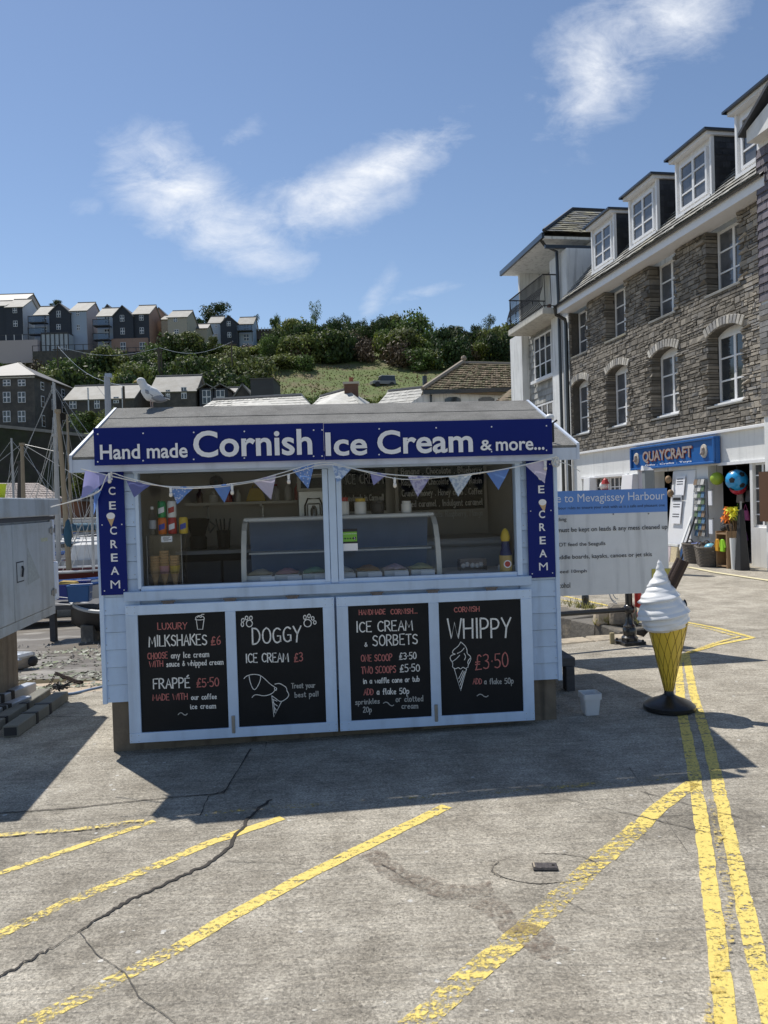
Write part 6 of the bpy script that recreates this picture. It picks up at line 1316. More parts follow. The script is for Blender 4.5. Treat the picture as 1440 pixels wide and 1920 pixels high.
# s decreases away from camera
MB().box(-8.45, -7.12, .0, 3.0, 0, 9.0).build('pier', mWR, wb_)
MB().box(-12.35, -11.15, .0, 1.2, 0, 7.36).build('pier', mWR, wb_)
MB().box(-11.16, -8.44, .28, 3.0, 0, 7.36).build('bay_wall', mat('pale_slate_hanging', (.34, .34, .33), .7, .1, 8), wb_)
q = MB(); 
for r_ in range(22):
    z = 2.6+r_*.215; x = -11.15-(r_ % 2)*.1
    if z > 7.2: break
    while x < -8.5:
        a, b = max(x, -11.15), min(x+.2, -8.46); x += .21
        if b-a > .03 and not (-10.55 < (a+b)/2 < -8.5 and (5.45 < z+.1 < 7.05 or z+.1 < 4.8)): q.add([(a, .245, z), (b, .245, z), (b, .272, z+.215), (a, .272, z+.215)], [(0, 1, 2, 3)])
q.build('hung_slates', mat('hung_pale_slate', (.36, .355, .33), .65, .2, 5, .3, 20, isl=.3), wb_, kind='stuff')
window(wb_, -10.5, -8.52, 5.55, 7.0, .2, 4, 3, bar=.03); window(wb_, -10.4, -8.52, 3.1, 4.7, .2, 4, 3, bar=.03)
MB().box(-10.6, -8.46, .08, .22, 5.44, 5.54).build('sill', mWinW, wb_)
MB().box(-11.0, -7.12, .9, 5.2, 7.36, 9.3).build('loggia_back_wall', mWR, wb_)
MB().box(-11.05, -10.9, -.1, .9, 7.36, 9.35).build('loggia_side', mWR, wb_)
MB().box(-10.95, -7.75, -.55, .9, 7.18, 7.38).build('balcony_slab', mat('stained_balcony_slab', (.55, .53, .47), .85, .15, 3, streak=.3), wb_, bevel=.02)
mIronR = mat('wrought_iron', (.02, .018, .018), .5)
bal = empty('balcony_rail', F(0, 0, 0), FROT, 'black wrought iron balcony railing with belly bars on the white building', 'railing')
nb = 30
for i in range(nb):
    x = -10.85+i*(3.0/(nb-1)); MB().tube([(x, -.5, 7.40), (x, -.62, 7.55), (x, -.60, 7.75), (x, -.5, 8.05), (x, -.5, 8.4)], .013, 4).build('baluster', mIronR, bal)
for i in range(7): MB().tube([(-7.82, -.45+i*.2, 7.4), (-7.78, -.45+i*.2, 7.6), (-7.82, -.45+i*.2, 8.4)], .013, 4).build('baluster', mIronR, bal)
for i in range(7): MB().tube([(-10.9, -.45+i*.2, 7.4), (-10.95, -.45+i*.2, 7.6), (-10.9, -.45+i*.2, 8.4)], .013, 4).build('baluster', mIronR, bal)
MB().tube([(-10.9, .8, 8.4), (-10.9, -.5, 8.4), (-7.8, -.5, 8.4), (-7.8, .8, 8.4)], .022, 6).build('handrail', mIronR, bal); MB().tube([(-10.9, .8, 7.45), (-10.9, -.5, 7.45), (-7.8, -.5, 7.45), (-7.8, .8, 7.45)], .016, 6).build('bottom_rail', mIronR, bal)
pl_ = empty('balcony_plants', F(-8.6, .1, 7.4), FROT, 'leggy green plant in a pot behind the balcony railing', 'plant'); MB().lathe([(.12, 0), (.16, .28)], 12).build('pot', mBrown, pl_)
MB().hexa([(-11.2, -.62, 9.34), (-7.35, -.62, 9.34), (-7.35, 3.0, 9.34), (-11.2, 3.0, 9.34)], [(-11.2, -.62, 9.42), (-7.35, -.62, 9.42), (-7.35, 3.0, 9.42), (-11.2, 3.0, 9.42)]).build('eaves_soffit', mWR, wb_)
MB().box(-11.25, -7.28, -.70, -.62, 9.34, 9.50).build('gutter', mBlP, wb_); MB().box(-7.30, -7.22, -.62, 3.0, 9.02, 9.12).build('side_gutter', mBlP, wb_)
rA, rB, rC, rD = Vector((-11.28, -.66, 9.5)), Vector((-7.2, -.66, 9.5)), Vector((-7.2, 4.6, 9.05)), Vector((-11.28, 4.6, 9.5)); rT1, rT2 = Vector((-9.1, 1.1, 10.9)), Vector((-9.1, 4.2, 10.9))
rC = Vector((-7.2, 4.6, 9.5))
MB().add([rA, rB, rC, rD, rT1, rT2], [(0, 1, 4), (1, 2, 5, 4), (2, 3, 5), (3, 0, 4, 5)]).build('hipped_roof', mSlateG, wb_)
u_ = (rC-rB).normalized(); v_ = Vector((-(9.1-7.2), 0, 1.4)); vl = v_.length
n_ = u_.cross(v_.normalized()); 
if n_.z < 0: pass
slates(wb_, rC+Vector((0.0, 0, 0)), -u_, v_.normalized(), (rC-rB).length, vl, .2, .3, mSlateG, lift=.03, clip=lambda t_: (0.08*t_, 1-.34*t_))if ((-u_).cross(v_).z > 0) else slates(wb_, rB, u_, v_.normalized(), (rC-rB).length, vl, .2, .3, mSlateG, lift=.03, clip=lambda t_: (.34*t_, 1-.08*t_))
MB().tube([rB+Vector((0, 0, .03)), rT1+Vector((0, 0, .03)), rT2], .06, 6).build('hip_tiles', mSlateD, wb_)
MB().tube([(-7.55, -.64, 9.38), (-7.55, -.5, 9.2), (-7.62, -.1, 9.05), (-7.62, -.08, 7.3), (-7.62, -.08, .2)], .05, 8).build('drainpipe', mBlP, wb_)
MB().tube([(-7.62, -.08, 7.25), (-7.2, -.3, 7.25)], .03, 6).build('branch_pipe', mBlP, wb_)
# ================================================================== HILL
def lerp_tab(t_, tab):
    for (a, za), (b, zb) in zip(tab, tab[1:]):
        if t_ <= b: f = (t_-a)/(b-a); f = max(0, min(1, f)); return za+(zb-za)*f
    return tab[-1][1]
TAB = [(34, -1.0), (48, 1.2), (66, 3.2), (78, 8.6), (90, 10.8), (100, 13.4), (110, 16.2), (132, 24.6), (150, 31), (170, 36.5), (192, 40.2), (215, 41.0), (300, 38), (700, 10), (1200, -5)]
def hill(x, y):
    z = lerp_tab(y, TAB)
    k = x/max(y, 1)
    if k < -.30 and y > 150: z -= (y-150)*.10*min(1, (-.30-k)*6)
    if k > .05 and y > 120: z += (-1.5-1.0*min(1, (k-.05)*6))*min(1, (y-120)/60)
    z += (rn(x, y, .03)*2.2+rn(x, y, .1)*.6)*min(1, max(0, (y-85)/50))
    return z
g = MB(); NX, NY = 130, 150
ys = [34+(1150-34)*(j/NY)**2.2 for j in range(NY+1)]
for j in range(NY+1):
    Y = ys[j]
    for i in range(NX+1):
        k = -1.25+2.5*i/NX; x = k*max(Y, 60)
        z = hill(x, Y)
        if Y < 80.5 and k < -.18: z = -2.2
        elif Y < 66 and x < 3: z = min(z, -2.2)
        g.v.append(Vector((x, Y, z)))
g.f = [(j*(NX+1)+i, j*(NX+1)+i+1, (j+1)*(NX+1)+i+1, (j+1)*(NX+1)+i) for j in range(NY) for i in range(NX)]
def hill_mat():
    m_ = mat('hill_grass', (.095, .13, .028), .95, .3, .5, 1, 1.2, col2=(.15, .12, .06), c2s=.16, c2t=.54, c2w=.08)
    return m_
g.build('hill', hill_mat(), kind='structure', smooth=True)
# ---- foliage
def leaf_mesh(name, ma, n, lobes, ls, rnd, flat=1.0, seed=1):
    r2 = random.Random(seed); q = MB(); L_ = []
    for _ in range(lobes):
        a = r2.uniform(0, 6.283); rr_ = r2.random()**.5*.62; zz = r2.uniform(.15, .85)
        L_.append((Vector((rr_*math.cos(a), rr_*math.sin(a), zz*flat)), r2.uniform(.24, .48)))
    for i in range(n):
        c, r0 = r2.choice(L_); d = Vector((r2.gauss(0, 1), r2.gauss(0, 1), r2.gauss(.25, 1))).normalized(); rr_ = r0*(r2.uniform(.55, 1.0)**.5)*(1+.25*math.sin(d.x*7+d.y*9+d.z*8))
        p = c+Vector((d.x*rr_, d.y*rr_, d.z*rr_*.8)); 
        if p.z < 0: p.z = r2.uniform(0, .15)
        s = ls*r2.uniform(.6, 1.5); t1 = Vector((r2.gauss(0, 1), r2.gauss(0, 1), r2.gauss(0, .5))).normalized(); nrm = (d+Vector((r2.gauss(0, rnd), r2.gauss(0, rnd), r2.gauss(0, rnd)))).normalized()
        t1 = (t1-nrm*t1.dot(nrm)).normalized(); t2 = nrm.cross(t1)
        q.add([p-t1*s, p-t2*s*.55, p+t1*s, p+t2*s*.55], [(0, 1, 2, 3)])
    me = bpy.data.meshes.new(name); me.from_pydata([tuple(v) for v in q.v], [], q.f); me.materials.append(ma); return me
mLeafs = [mat('leaf_green', (.075, .115, .03), .6, .25, 3, isl=.55, objvar=.5, trans=.25, spec=.3), mat('leaf_dark', (.042, .072, .024), .6, .25, 3, isl=.55, objvar=.3, trans=.2, spec=.3), mat('leaf_olive', (.12, .145, .042), .65, .25, 3, isl=.5, objvar=.35, trans=.25, spec=.3), mat('leaf_yellow_green', (.13, .16, .03), .6, .2, 3, isl=.5, objvar=.3, trans=.3), mat('leaf_brown', (.11, .075, .04), .7, .2, 3, isl=.5)]
BUSH = [leaf_mesh('bush_crown', mLeafs[i % 4], 2300, 9+i, .062, .55, .9, 20+i) for i in range(8)]
BUSH.append(leaf_mesh('bush_crown', mLeafs[4], 1600, 8, .055, .55, .8, 40))
TREE = [leaf_mesh('tree_crown', mLeafs[i % 2], 3400, 16, .05, .6, 1.25, 50+i) for i in range(3)]
SPARSE = [leaf_mesh('sparse_crown', mLeafs[i % 2], 800, 9, .05, .7, 1.1, 60+i) for i in range(2)]
mBark = mat('bark', (.09, .07, .05), .9, .3, 4)
tk = MB(); tk.tube([(0, 0, -.3), (.02, .01, .3), (-.02, .02, .62)], [.05, .038, .022], 7)
for a in range(6): b_ = a*1.05; tk.tube([(0, 0, .2+.05*a), (.18*math.cos(b_), .18*math.sin(b_), .48+.05*a), (.36*math.cos(b_+.3), .36*math.sin(b_+.3), .72+.05*a)], [.022, .014, .005], 5)
tko = tk.build('trunk', mBark); TRUNK = tko.data; bpy.data.objects.remove(tko)
def tree(x, y, w, h, me, lb, name='tree', cat='tree', group=None, z=None, rz=None, lift=0):
    z = hill(x, y) if z is None else z
    o = empty(name, (x, y, z-.2), random.uniform(0, 6.28) if rz is None else rz, lb, cat, group); o.scale = (w/2, w/2, h)
    c = inst('crown', me, (0, 0, lift), o); t_ = inst('trunk', TRUNK, (0, 0, 0), o, sc=(1, 1, 1+lift)); return o
def tpx(px, pyb, pyt, wpx, Y, me, lb, name='tree', cat='tree', group=None, lift=0):
    p = at(px, pyb, Y); z = min(p.z, hill(p.x, Y)+1) if abs(p.z-hill(p.x, Y)) < 4 else p.z
    top = at(px, pyt, Y).z; return tree(p.x, Y, wpx/FPX*Y*1.15, (top-p.z)/1.2, me, lb, name, cat, group, z=p.z, lift=lift)
# distinct skyline and hillside trees
tpx(593, 625, 578, 26, 186, SPARSE[0], 'lollipop shaped small tree alone on the skyline above the hill centre', lift=.45)
tpx(480, 612, 590, 16, 180, SPARSE[1], 'spindly small tree on the skyline right of the far blue house', lift=.3)
tpx(517, 628, 590, 22, 176, TREE[0], 'dark pointed conifer at the right end of the flat shed on the hill', 'conifer')
tpx(405, 608, 572, 52, 188, TREE[1], 'dark rounded tree rising behind the roof of the far blue house')
tpx(375, 625, 592, 40, 182, BUSH[1], 'dark bushy tree between the beige house and the far blue house')
tpx(550, 628, 592, 60, 178, BUSH[1], 'broad dark tree on the skyline beside the lollipop shaped tree')
tpx(648, 625, 588, 28, 184, SPARSE[1], 'ragged small tree on the skyline above the big green oak', lift=.2)
tpx(622, 630, 598, 34, 180, BUSH[5], 'low dark tree left of the ragged skyline tree')
tpx(705, 625, 602, 22, 186, TREE[2], 'small round tree on the skyline at the hill centre')
tpx(683, 640, 592, 14, 182, SPARSE[0], 'thin bare topped tree on the skyline right of centre')
tpx(640, 690, 608, 76, 158, TREE[0], 'large dark green oak standing in the middle of the hillside')
tpx(770, 690, 590, 90, 150, TREE[2], 'tallest wide airy tree on the right half of the hillside')
tpx(812, 690, 602, 50, 152, SPARSE[0], 'thin feathery tree right of the tallest airy tree')
tpx(727, 690, 635, 40, 150, TREE[1], 'narrow dark tree in the gap left of the tallest airy tree')
tpx(918, 632, 598, 28, 182, SPARSE[1], 'flat topped windswept tree on the skyline near the white building', lift=.5)
tpx(915, 655, 615, 34, 172, BUSH[1], 'dark tree below the flat topped skyline tree')
tpx(868, 690, 645, 70, 150, BUSH[2], 'wide bushy tree on the slope above the brown tiled roof')
tpx(850, 625, 606, 40, 186, BUSH[5], 'low dark hedge tree on the right skyline')
tpx(105, 572, 560, 26, 176, BUSH[1], 'small dark tree peeping above the left hill houses', z if 0 else 'tree')
tpx(475, 712, 680, 62, 108, BUSH[7], 'pale green rounded shrub above the dark block building', 'shrub', 'shrub')
tpx(325, 655, 622, 28, 132, BUSH[1], 'dense dark rounded shrub below the beige house', 'shrub', 'shrub')
tpx(352, 640, 618, 44, 134, BUSH[6], 'palm like olive shrub below the beige house', 'shrub', 'shrub')
for px, lb in ((400, 'left cordyline palm below the far blue house'), (374, 'cordyline palm right below the beige house')):
    tpx(px, 648, 625, 20, 134, BUSH[6], lb, 'shrub', 'shrub')
# shrubs that cover the slope
k_ = 0; rs2 = random.Random(4)
spots = []
for _ in range(270):
    px = rs2.uniform(-60, 960); 
    if px < 480: Y = rs2.uniform(99, 146)
    else: Y = rs2.uniform(136, 188)
    spots.append((px, Y))
for px in range(340, 960, 11): spots.append((px+rs2.uniform(-6, 6), rs2.uniform(129, 146)))
for px in range(500, 960, 15): spots.append((px+rs2.uniform(-6, 6), rs2.uniform(168, 190)))
for px in range(-50, 330, 18): spots.append((px, rs2.uniform(126, 134)))
def hcl(x, Y): return hill(x, Y)
for px, Y in spots:
    X_ = (px-720-20*0)/FPX; x = X_*Y+(.006*Y)
    pxx = px
    if Y > 137 and pxx < 395: continue
    if Y > 149 and pxx < 530: continue
    if pxx > 690 and 148 < Y < 182 and rs2.random() < .45: continue
    w = rs2.uniform(4.2, 8.5); h = w*rs2.uniform(.5, .8)
    if Y < 130+5*math.sin(pxx*.021)+2.5 and pxx > 480: continue
    if Y > 160: h *= .55; w *= .85
    if pxx < 330 and Y > 124: w *= .8; h *= .62
    elif Y < 112 and pxx < 330: w *= .9
    if 380 < pxx < 540 and Y > 128: h = min(h, 2.0)
    me = rs2.choice(BUSH[:8] if rs2.random() < .95 else BUSH[8:])
    tree(x, Y, w, h, me, 'one of the rounded green shrubs covering the hillside', 'hillside_shrub', 'shrub', 'shrubs covering the hillside'); k_ += 1
for k in range(34):
    pxx = 500+k*13.8+rs2.uniform(-7, 7); Y = rs2.uniform(138, 170)
    if pxx < 560: Y = rs2.uniform(136, 142)
    x = (pxx-720)/FPX*Y+.006*Y; h = rs2.uniform(2.3, 4.3)*(.7 if Y > 156 else 1); tree(x, Y, h*rs2.uniform(.9, 1.4), h, rs2.choice(TREE+[SPARSE[0]]), 'one of the taller trees rising out of the hillside wood', 'woodland_tree', 'tree', 'taller trees in the hillside wood', lift=rs2.uniform(0, .25))
for px, py, Y, w in ((558, 752, 107, 3.2), (572, 745, 110, 2.4), (590, 755, 106, 3.6), (620, 752, 107, 3.6), (640, 745, 109, 2.6), (690, 757, 105, 3.8), (720, 750, 107, 3.2), (745, 757, 105, 2.6), (610, 735, 114, 2.4), (547, 738, 112, 2.2)):
    p = at(px, py, Y); tree(p.x, Y, w*1.15, w*.62, rs2.choice([BUSH[3], BUSH[0], BUSH[7]]), 'one of the low bramble clumps in the rough field above the roofs', 'bramble_clump', 'shrub', 'bramble clumps in the rough field', z=p.z-1.2)
# bracken / rough grass tufts in the field and rough ground
br = MB()
for i in range(16000):
    Y = rs2.uniform(100, 190); px = rs2.uniform(330, 960) if Y > 128 else rs2.uniform(480, 960); x = (px-720)/FPX*Y; z = hill(x, Y)
    if Y > 136 and rs2.random() < .3: continue
    s = rs2.uniform(.12, .4); a = rs2.uniform(0, 3.14); c, s_ = math.cos(a)*s*.5, math.sin(a)*s*.5
    br.add([(x-c, Y-s_, z-.05), (x+c, Y+s_, z-.05), (x+c*.3, Y, z+s*.6)], [(0, 1, 2)])
br.build('bracken', mat('bracken_blades', (.105, .13, .035), .9, isl=.4, trans=.3, col2=(.17, .11, .07), c2s=.12, c2t=.53, c2w=.06), kind='stuff', label='rough grass and reddish bracken covering the open field on the hill', cat='bracken')
# ================================================================== HOUSES
mWallW = mat('house_white', (.60, .62, .64), .8, .05, .5); mWallG = mat('house_blue_grey', (.40, .47, .56), .8, .05, .5); mWallB = mat('house_brick_brown', (.33, .22, .17), .85, .12, 1.5); mWallP = mat('house_pinkish', (.50, .43, .42), .8, .05); mWallBe = mat('house_beige', (.45, .41, .33), .85, .05)
mCladD = mat('dark_slate_cladding', (.035, .042, .055), .7, .15, 2, stretch=(.3, .3, 8)); mRoofL = mat('sheen_pale_slate', (.27, .265, .245), .68, .2, 1.2, .5, 6, col2=(.20, .19, .165), c2s=.8, c2t=.52, spec=.35); mStoneG = mat('grey_stone_wall', (.12, .108, .092), .9, .2, 1.2, .8, 6, col2=(.075, .07, .065), c2s=1.5); mRoofD = mat('dark_house_roof', (.15, .145, .14), .6, .2, 1.5, .4, 5)  # mRoofL: sun and sky sheen put into the light grey slate colour
mWF = mat('far_window_frame', (.75, .75, .76), .5)
def fwin(par, x0, x1, z0, z1, y, nx=2, nz=2, side=None):
    """window on front (side None) or on right end wall x=side"""
    t_ = .09
    if side is None:
        w = MB().box(x0, x1, y-.06, y+.02, z0, z1).build('window', mWF, par); n = 0
        for i in range(nx):
            for j in range(nz):
                a = x0+(x1-x0)*i/nx+t_*.7; b = x0+(x1-x0)*(i+1)/nx-t_*.7; c = z0+(z1-z0)*j/nz+t_*.7; d = z0+(z1-z0)*(j+1)/nz-t_*.7
                MB().box(a, b, y-.075, y-.06, c, d).build('pane', mPane, w)
    else:
        w = MB().box(side-.02, side+.06, x0, x1, z0, z1).build('window', mWF, par)
        MB().box(side+.06, side+.075, x0+t_, x1-t_, z0+t_, (z0+z1)/2-.03).box(side+.06, side+.075, x0+t_, x1-t_, (z0+z1)/2+.03, z1-t_).build('pane', mPane, w)
def gabled(par, x0, x1, y0, y1, z0, ze, zr, wall, roof, ridge='x', oh=.25, hip=0, wname='wall', endwall=None):
    MB().box(x0, x1, y0, y1, z0-3, ze).build(wname, wall, par)
    xm, ym = (x0+x1)/2, (y0+y1)/2
    if ridge == 'x':
        if not hip:
            MB().add([(x0, y0, ze), (x0, y1, ze), (x0, ym, zr-.08), (x1, y0, ze), (x1, y1, ze), (x1, ym, zr-.08)], [(0, 2, 1), (3, 4, 5), (0, 3, 5, 2), (1, 2, 5, 4)]).build('gable_wall', endwall or wall, par)
            if endwall: MB().box(x1-.01, x1+.03, y0, y1, z0-3, ze).build('end_wall', endwall, par)
        r0, r1 = x0-oh+hip, x1+oh-hip
        MB().slab([(x0-oh, y0-oh, ze-.1), (x1+oh, y0-oh, ze-.1), (r1, ym, zr), (r0, ym, zr)], .15).build('roof', roof, par); MB().slab([(x1+oh, y1+oh, ze-.1), (x0-oh, y1+oh, ze-.1), (r0, ym, zr), (r1, ym, zr)], .15).build('roof', roof, par)
        if hip:
            MB().slab([(x1+oh, y0-oh, ze-.1), (x1+oh, y1+oh, ze-.1), (r1, ym, zr)], .12).build('roof_hip', roof, par); MB().slab([(x0-oh, y1+oh, ze-.1), (x0-oh, y0-oh, ze-.1), (r0, ym, zr)], .12).build('roof_hip', roof, par)
        MB().tube([(r0, ym, zr+.02), (r1, ym, zr+.02)], .12, 6).build('ridge', mRoofD, par)
    else:
        MB().add([(x0, y0, ze), (x1, y0, ze), (xm, y0, zr-.08), (x0, y1, ze), (x1, y1, ze), (xm, y1, zr-.08)], [(0, 1, 2), (3, 5, 4), (0, 2, 5, 3), (1, 4, 5, 2)]).build('gable_wall', wall, par)
        MB().slab([(x0-oh, y1+oh, ze-.15), (x0-oh, y0-oh, ze-.15), (xm, y0-oh, zr), (xm, y1+oh, zr)], .15).build('roof', roof, par); MB().slab([(x1+oh, y0-oh, ze-.15), (x1+oh, y1+oh, ze-.15), (xm, y1+oh, zr), (xm, y0-oh, zr)], .15).build('roof', roof, par)
def H_(lb, cat='house', name='house'): return empty(name, (0, 0, 0), 0, lb, cat)
def X_(px, Y, py=640): return at(px, py, Y).x
def Z_(py, Y, px=100): return at(px, py, Y).z
YH = 145
def block(par, pxl, pxr, pyb, pye, pyr, Y, dep, wall, roof, ridge='x', wins=(), endwall=None, hip=0, oh=.2):
    pm_ = (pxl+pxr)/2; x0, x1 = X_(pxl, Y, pye), X_(pxr, Y, pye); z0, ze = Z_(pyb, Y, pm_), Z_(pye, Y, pm_)
    zr = at(pm_, pyr, Y+(dep/2 if ridge == 'x' else 0)).z
    gabled(par, x0, x1, Y, Y+dep, z0, ze, zr, wall, roof, ridge, oh, hip, endwall=endwall)
    for (px, py, w, h) in wins: c = at(px, py, Y); s = Y/FPX; fwin(par, c.x-w*s/2, c.x+w*s/2, c.z-h*s/2, c.z+h*s/2, Y)
    return x0, x1, z0, ze
a_ = H_('leftmost hill house with dark slate front and white gable end')
block(a_, -30, 10, 630, 573, 565, YH, 7, mCladD, mRoofL, 'x'); block(a_, 10, 42, 628, 575, 562, YH-.5, 8, mCladD, mRoofL, 'x', [(28, 582, 8, 10), (29, 607, 8, 11)], endwall=mWallW)
a2 = H_('larger pale gabled house behind the leftmost hill house'); block(a2, -20, 42, 640, 566, 552, YH+14, 10, mWallP, mRoofD, 'x')
b1 = H_('hill house with glass balconies, dark gable and white right wing')
x0, x1, z0, ze = block(b1, 64, 92, 645, 590, 575, YH+.6, 7, mWallG, mRoofL, 'x', [(83, 597, 10, 14), (83, 618, 10, 10)]); block(b1, 92, 131, 650, 586, 567, YH-.6, 8, mCladD, mRoofD, 'y', [(110, 589, 8, 12), (110, 613, 8, 10)]); block(b1, 131, 162, 650, 582, 568, YH, 9, mWallG, mRoofL, 'x', [(146, 588, 6, 8), (147, 614, 6, 10)], endwall=mWallP)
mBalc = mat('balcony_floor', (.06, .06, .065), .7); mRailG = glass_mat('balcony_glass', (.5, .55, .6), .1)
def balcony(par, pl, pr_, pf, Y, h=9):
    xa, xb = X_(pl, Y, pf), X_(pr_, Y, pf); z = Z_(pf, Y, (pl+pr_)/2); MB().box(xa, xb, Y-1.6, Y, z-.15, z).build('balcony', mBalc, par); MB().box(xa, xb, Y-1.6, Y-1.56, z, z+1.0).build('balcony_glass', mRailG, par); MB().box(xa-.05, xb+.05, Y-1.64, Y-1.55, z+1.0, z+1.1).build('balcony_rail', mBalc, par)
    for xx in (xa, xb): MB().box(xx-.05, xx+.05, Y-1.62, Y-1.52, z-2.4, z+1.1).build('balcony_post', mBalc, par)
balcony(b1, 60, 91, 607, YH); balcony(b1, 60, 91, 629, YH)
cs_ = H_('dark framed glass sunroom in front of the balconied hill house', 'sunroom', 'sunroom'); Yc = YH-3; xa, xb, za, zb_ = X_(77, Yc), X_(128, Yc), Z_(650, Yc), Z_(626, Yc)
MB().box(xa, xb, Yc, Yc+2.5, zb_, zb_+.3).build('flat_roof', mBalc, cs_); MB().box(xa, xb, Yc+.1, Yc+2.5, za-2, zb_).build('room', mat('sunroom_blind', (.45, .5, .53), .6), cs_)
for i in range(7): xx = xa+(xb-xa)*i/6; MB().box(xx-.07, xx+.07, Yc-.05, Yc+.1, za-2, zb_).build('post', mBalc, cs_)
c1 = H_('hill house of dark slate and brown brick with twin balconies')
block(c1, 182, 212, 660, 592, 578, YH+.6, 7, mWallG, mRoofL, 'x', [(201, 600, 10, 14), (201, 623, 10, 12), (201, 648, 10, 12)]); block(c1, 211, 249, 640, 592, 572, YH-.6, 8, mCladD, mRoofD, 'y', [(229, 597, 8, 12), (230, 621, 8, 12)]); block(c1, 249, 279, 640, 588, 573, YH, 9, mCladD, mRoofL, 'x', [(265, 596, 8, 10), (266, 620, 8, 12)], endwall=mWallB)
MB().box(X_(211, YH), X_(279, YH), YH-.65, YH+2, Z_(665, YH), Z_(640, YH)).build('ground_floor', mWallB, c1)
for px in (231, 267): c = at(px, 649, YH-.65); fwin(c1, c.x-.5, c.x+.5, c.z-.8, c.z+.7, YH-.66)
balcony(c1, 180, 210, 613, YH); balcony(c1, 180, 210, 639, YH)
c2_ = H_('dark gable roofs peeping behind the brown brick hill house'); block(c2_, 188, 216, 640, 588, 570, YH+12, 7, mCladD, mRoofD, 'y'); block(c2_, 285, 312, 640, 592, 576, YH+10, 7, mWallB, mRoofD, 'y')
d1 = H_('plain beige house right of the brown brick hill house'); block(d1, 302, 330, 640, 598, 592, YH+4, 7, mWallBe, mRoofL, 'x'); block(d1, 314, 350, 640, 594, 583, YH+1, 9, mWallBe, mRoofL, 'x', [(329, 600, 7, 8), (331, 622, 8, 8)], endwall=mWallBe)
d2 = H_('small low outbuilding between the beige house and the far blue house'); block(d2, 360, 388, 632, 615, 608, YH+8, 5, mWallBe, mRoofD, 'x')
e1 = H_('far blue and slate house with a central dark gable on the hill'); YE = 160
block(e1, 391, 414, 640, 605, 594, YE+.5, 7, mWallG, mRoofL, 'x', [(405, 611, 5, 7), (405, 630, 6, 8)]); block(e1, 413, 446, 640, 606, 591, YE-.5, 7, mCladD, mRoofD, 'y', [(429, 607, 7, 9), (430, 628, 7, 10)]); block(e1, 446, 474, 640, 607, 595, YE+.5, 7, mWallG, mRoofL, 'x', [(462, 614, 10, 10), (462, 633, 10, 12)]); balcony(e1, 447, 475, 622, YE)
f1 = H_('long flat grey shed on stilts on the skyline of the hill', 'shed', 'shed'); Y = 165; MB().box(X_(477, Y), X_(524, Y), Y, Y+5, Z_(636, Y, 500), Z_(619, Y, 500)).build('wall', mat('shed_brown', (.10, .08, .07), .9), f1); MB().box(X_(475, Y), X_(526, Y), Y-.3, Y+5.3, Z_(619, Y, 500), Z_(617, Y, 500)).build('roof', mRoofL, f1)
for i in range(8): x = X_(479+6*i, Y); MB().box(x, x+.12, Y-.4, Y-.28, Z_(621, Y, 500), Z_(614, Y, 500)).build('railing_post', mWF, f1)
# terrace retaining walls and fences below the hill houses
for (pa, pb, pt, pbm, Y, ma, lb) in ((-20, 70, 638, 650, 141, mWallP, 'low pale garden wall below the leftmost hill house'), (60, 178, 657, 667, 138, mStoneG, 'stone retaining wall below the balconied hill house'), (175, 320, 662, 670, 138, mat('timber_terrace', (.12, .10, .085), .9, .2, 2), 'long timber faced terrace below the brown brick hill house')):
    o = empty('terrace_wall', (0, 0, 0), 0, lb, 'wall'); xa, xb = X_(pa, Y), X_(pb, Y); z0, z1 = Z_(pbm, Y, (pa+pb)/2), Z_(pt, Y, (pa+pb)/2); MB().box(xa, xb, Y, Y+6, z0-3, z1).build('wall', ma, o)
    for i in range(int((xb-xa)/1.5)): MB().box(xa+i*1.5, xa+i*1.5+.1, Y-.05, Y+.05, z1, z1+1.0).build('fence_post', mWF if ma is mWallP else mBalc, o)
    MB().box(xa, xb, Y-.04, Y+.02, z1+.9, z1+1.0).build('fence_rail', mBalc, o)
# lower village
g1_ = H_('large grey stone house with hipped roof and white sash windows above the harbour'); Y = 85
x0, x1, z0, ze = block(g1_, -75, 63, 800, 704, 680, Y, 10.5, mStoneG, mRoofD, 'x', [(px, py, 14, h) for px in (-48, -18, 13, 41) for py, h in ((718, 12), (745, 20), (781, 21))], hip=4.6, oh=.35)
MB().box(x0-.1, x1+.1, Y-.1, Y, ze-.35, ze).build('eaves_band', mWF, g1_)
for yy in (1.6, 4.4, 7.2):
    for zc, h in ((ze-1.0, .9), (ze-2.75, 1.3), (ze-4.9, 1.3)): fwin(g1_, Y+yy, Y+yy+.8, zc-h/2, zc+h/2, 0, side=x1)
g2__ = H_('low cottage with bright slate roof behind the seagull'); block(g2__, 122, 250, 800, 747, 723, 88, 7, mStoneG, mRoofL, 'x', [(137, 758, 13, 17), (182, 757, 10, 18), (218, 750, 10, 12)])
for px in (166, 230): c = at(px, 760, 87.9); MB().tube([c+Vector((0, 0, 2)), c-Vector((0, 0, 3))], .08, 6).build('drainpipe', mWF, g2__)
g3 = H_('grey stone cottage with bright roof right of the seagull'); block(g3, 283, 366, 790, 733, 705, 90, 6, mStoneG, mRoofL, 'x', [(345, 737, 10, 22), (315, 740, 8, 18)], endwall=mStoneG)
g4 = H_('dark slate cottage with two small white dormers left of the dark block'); block(g4, 350, 445, 790, 752, 728, 92, 7, mCladD, mRoofD, 'x')
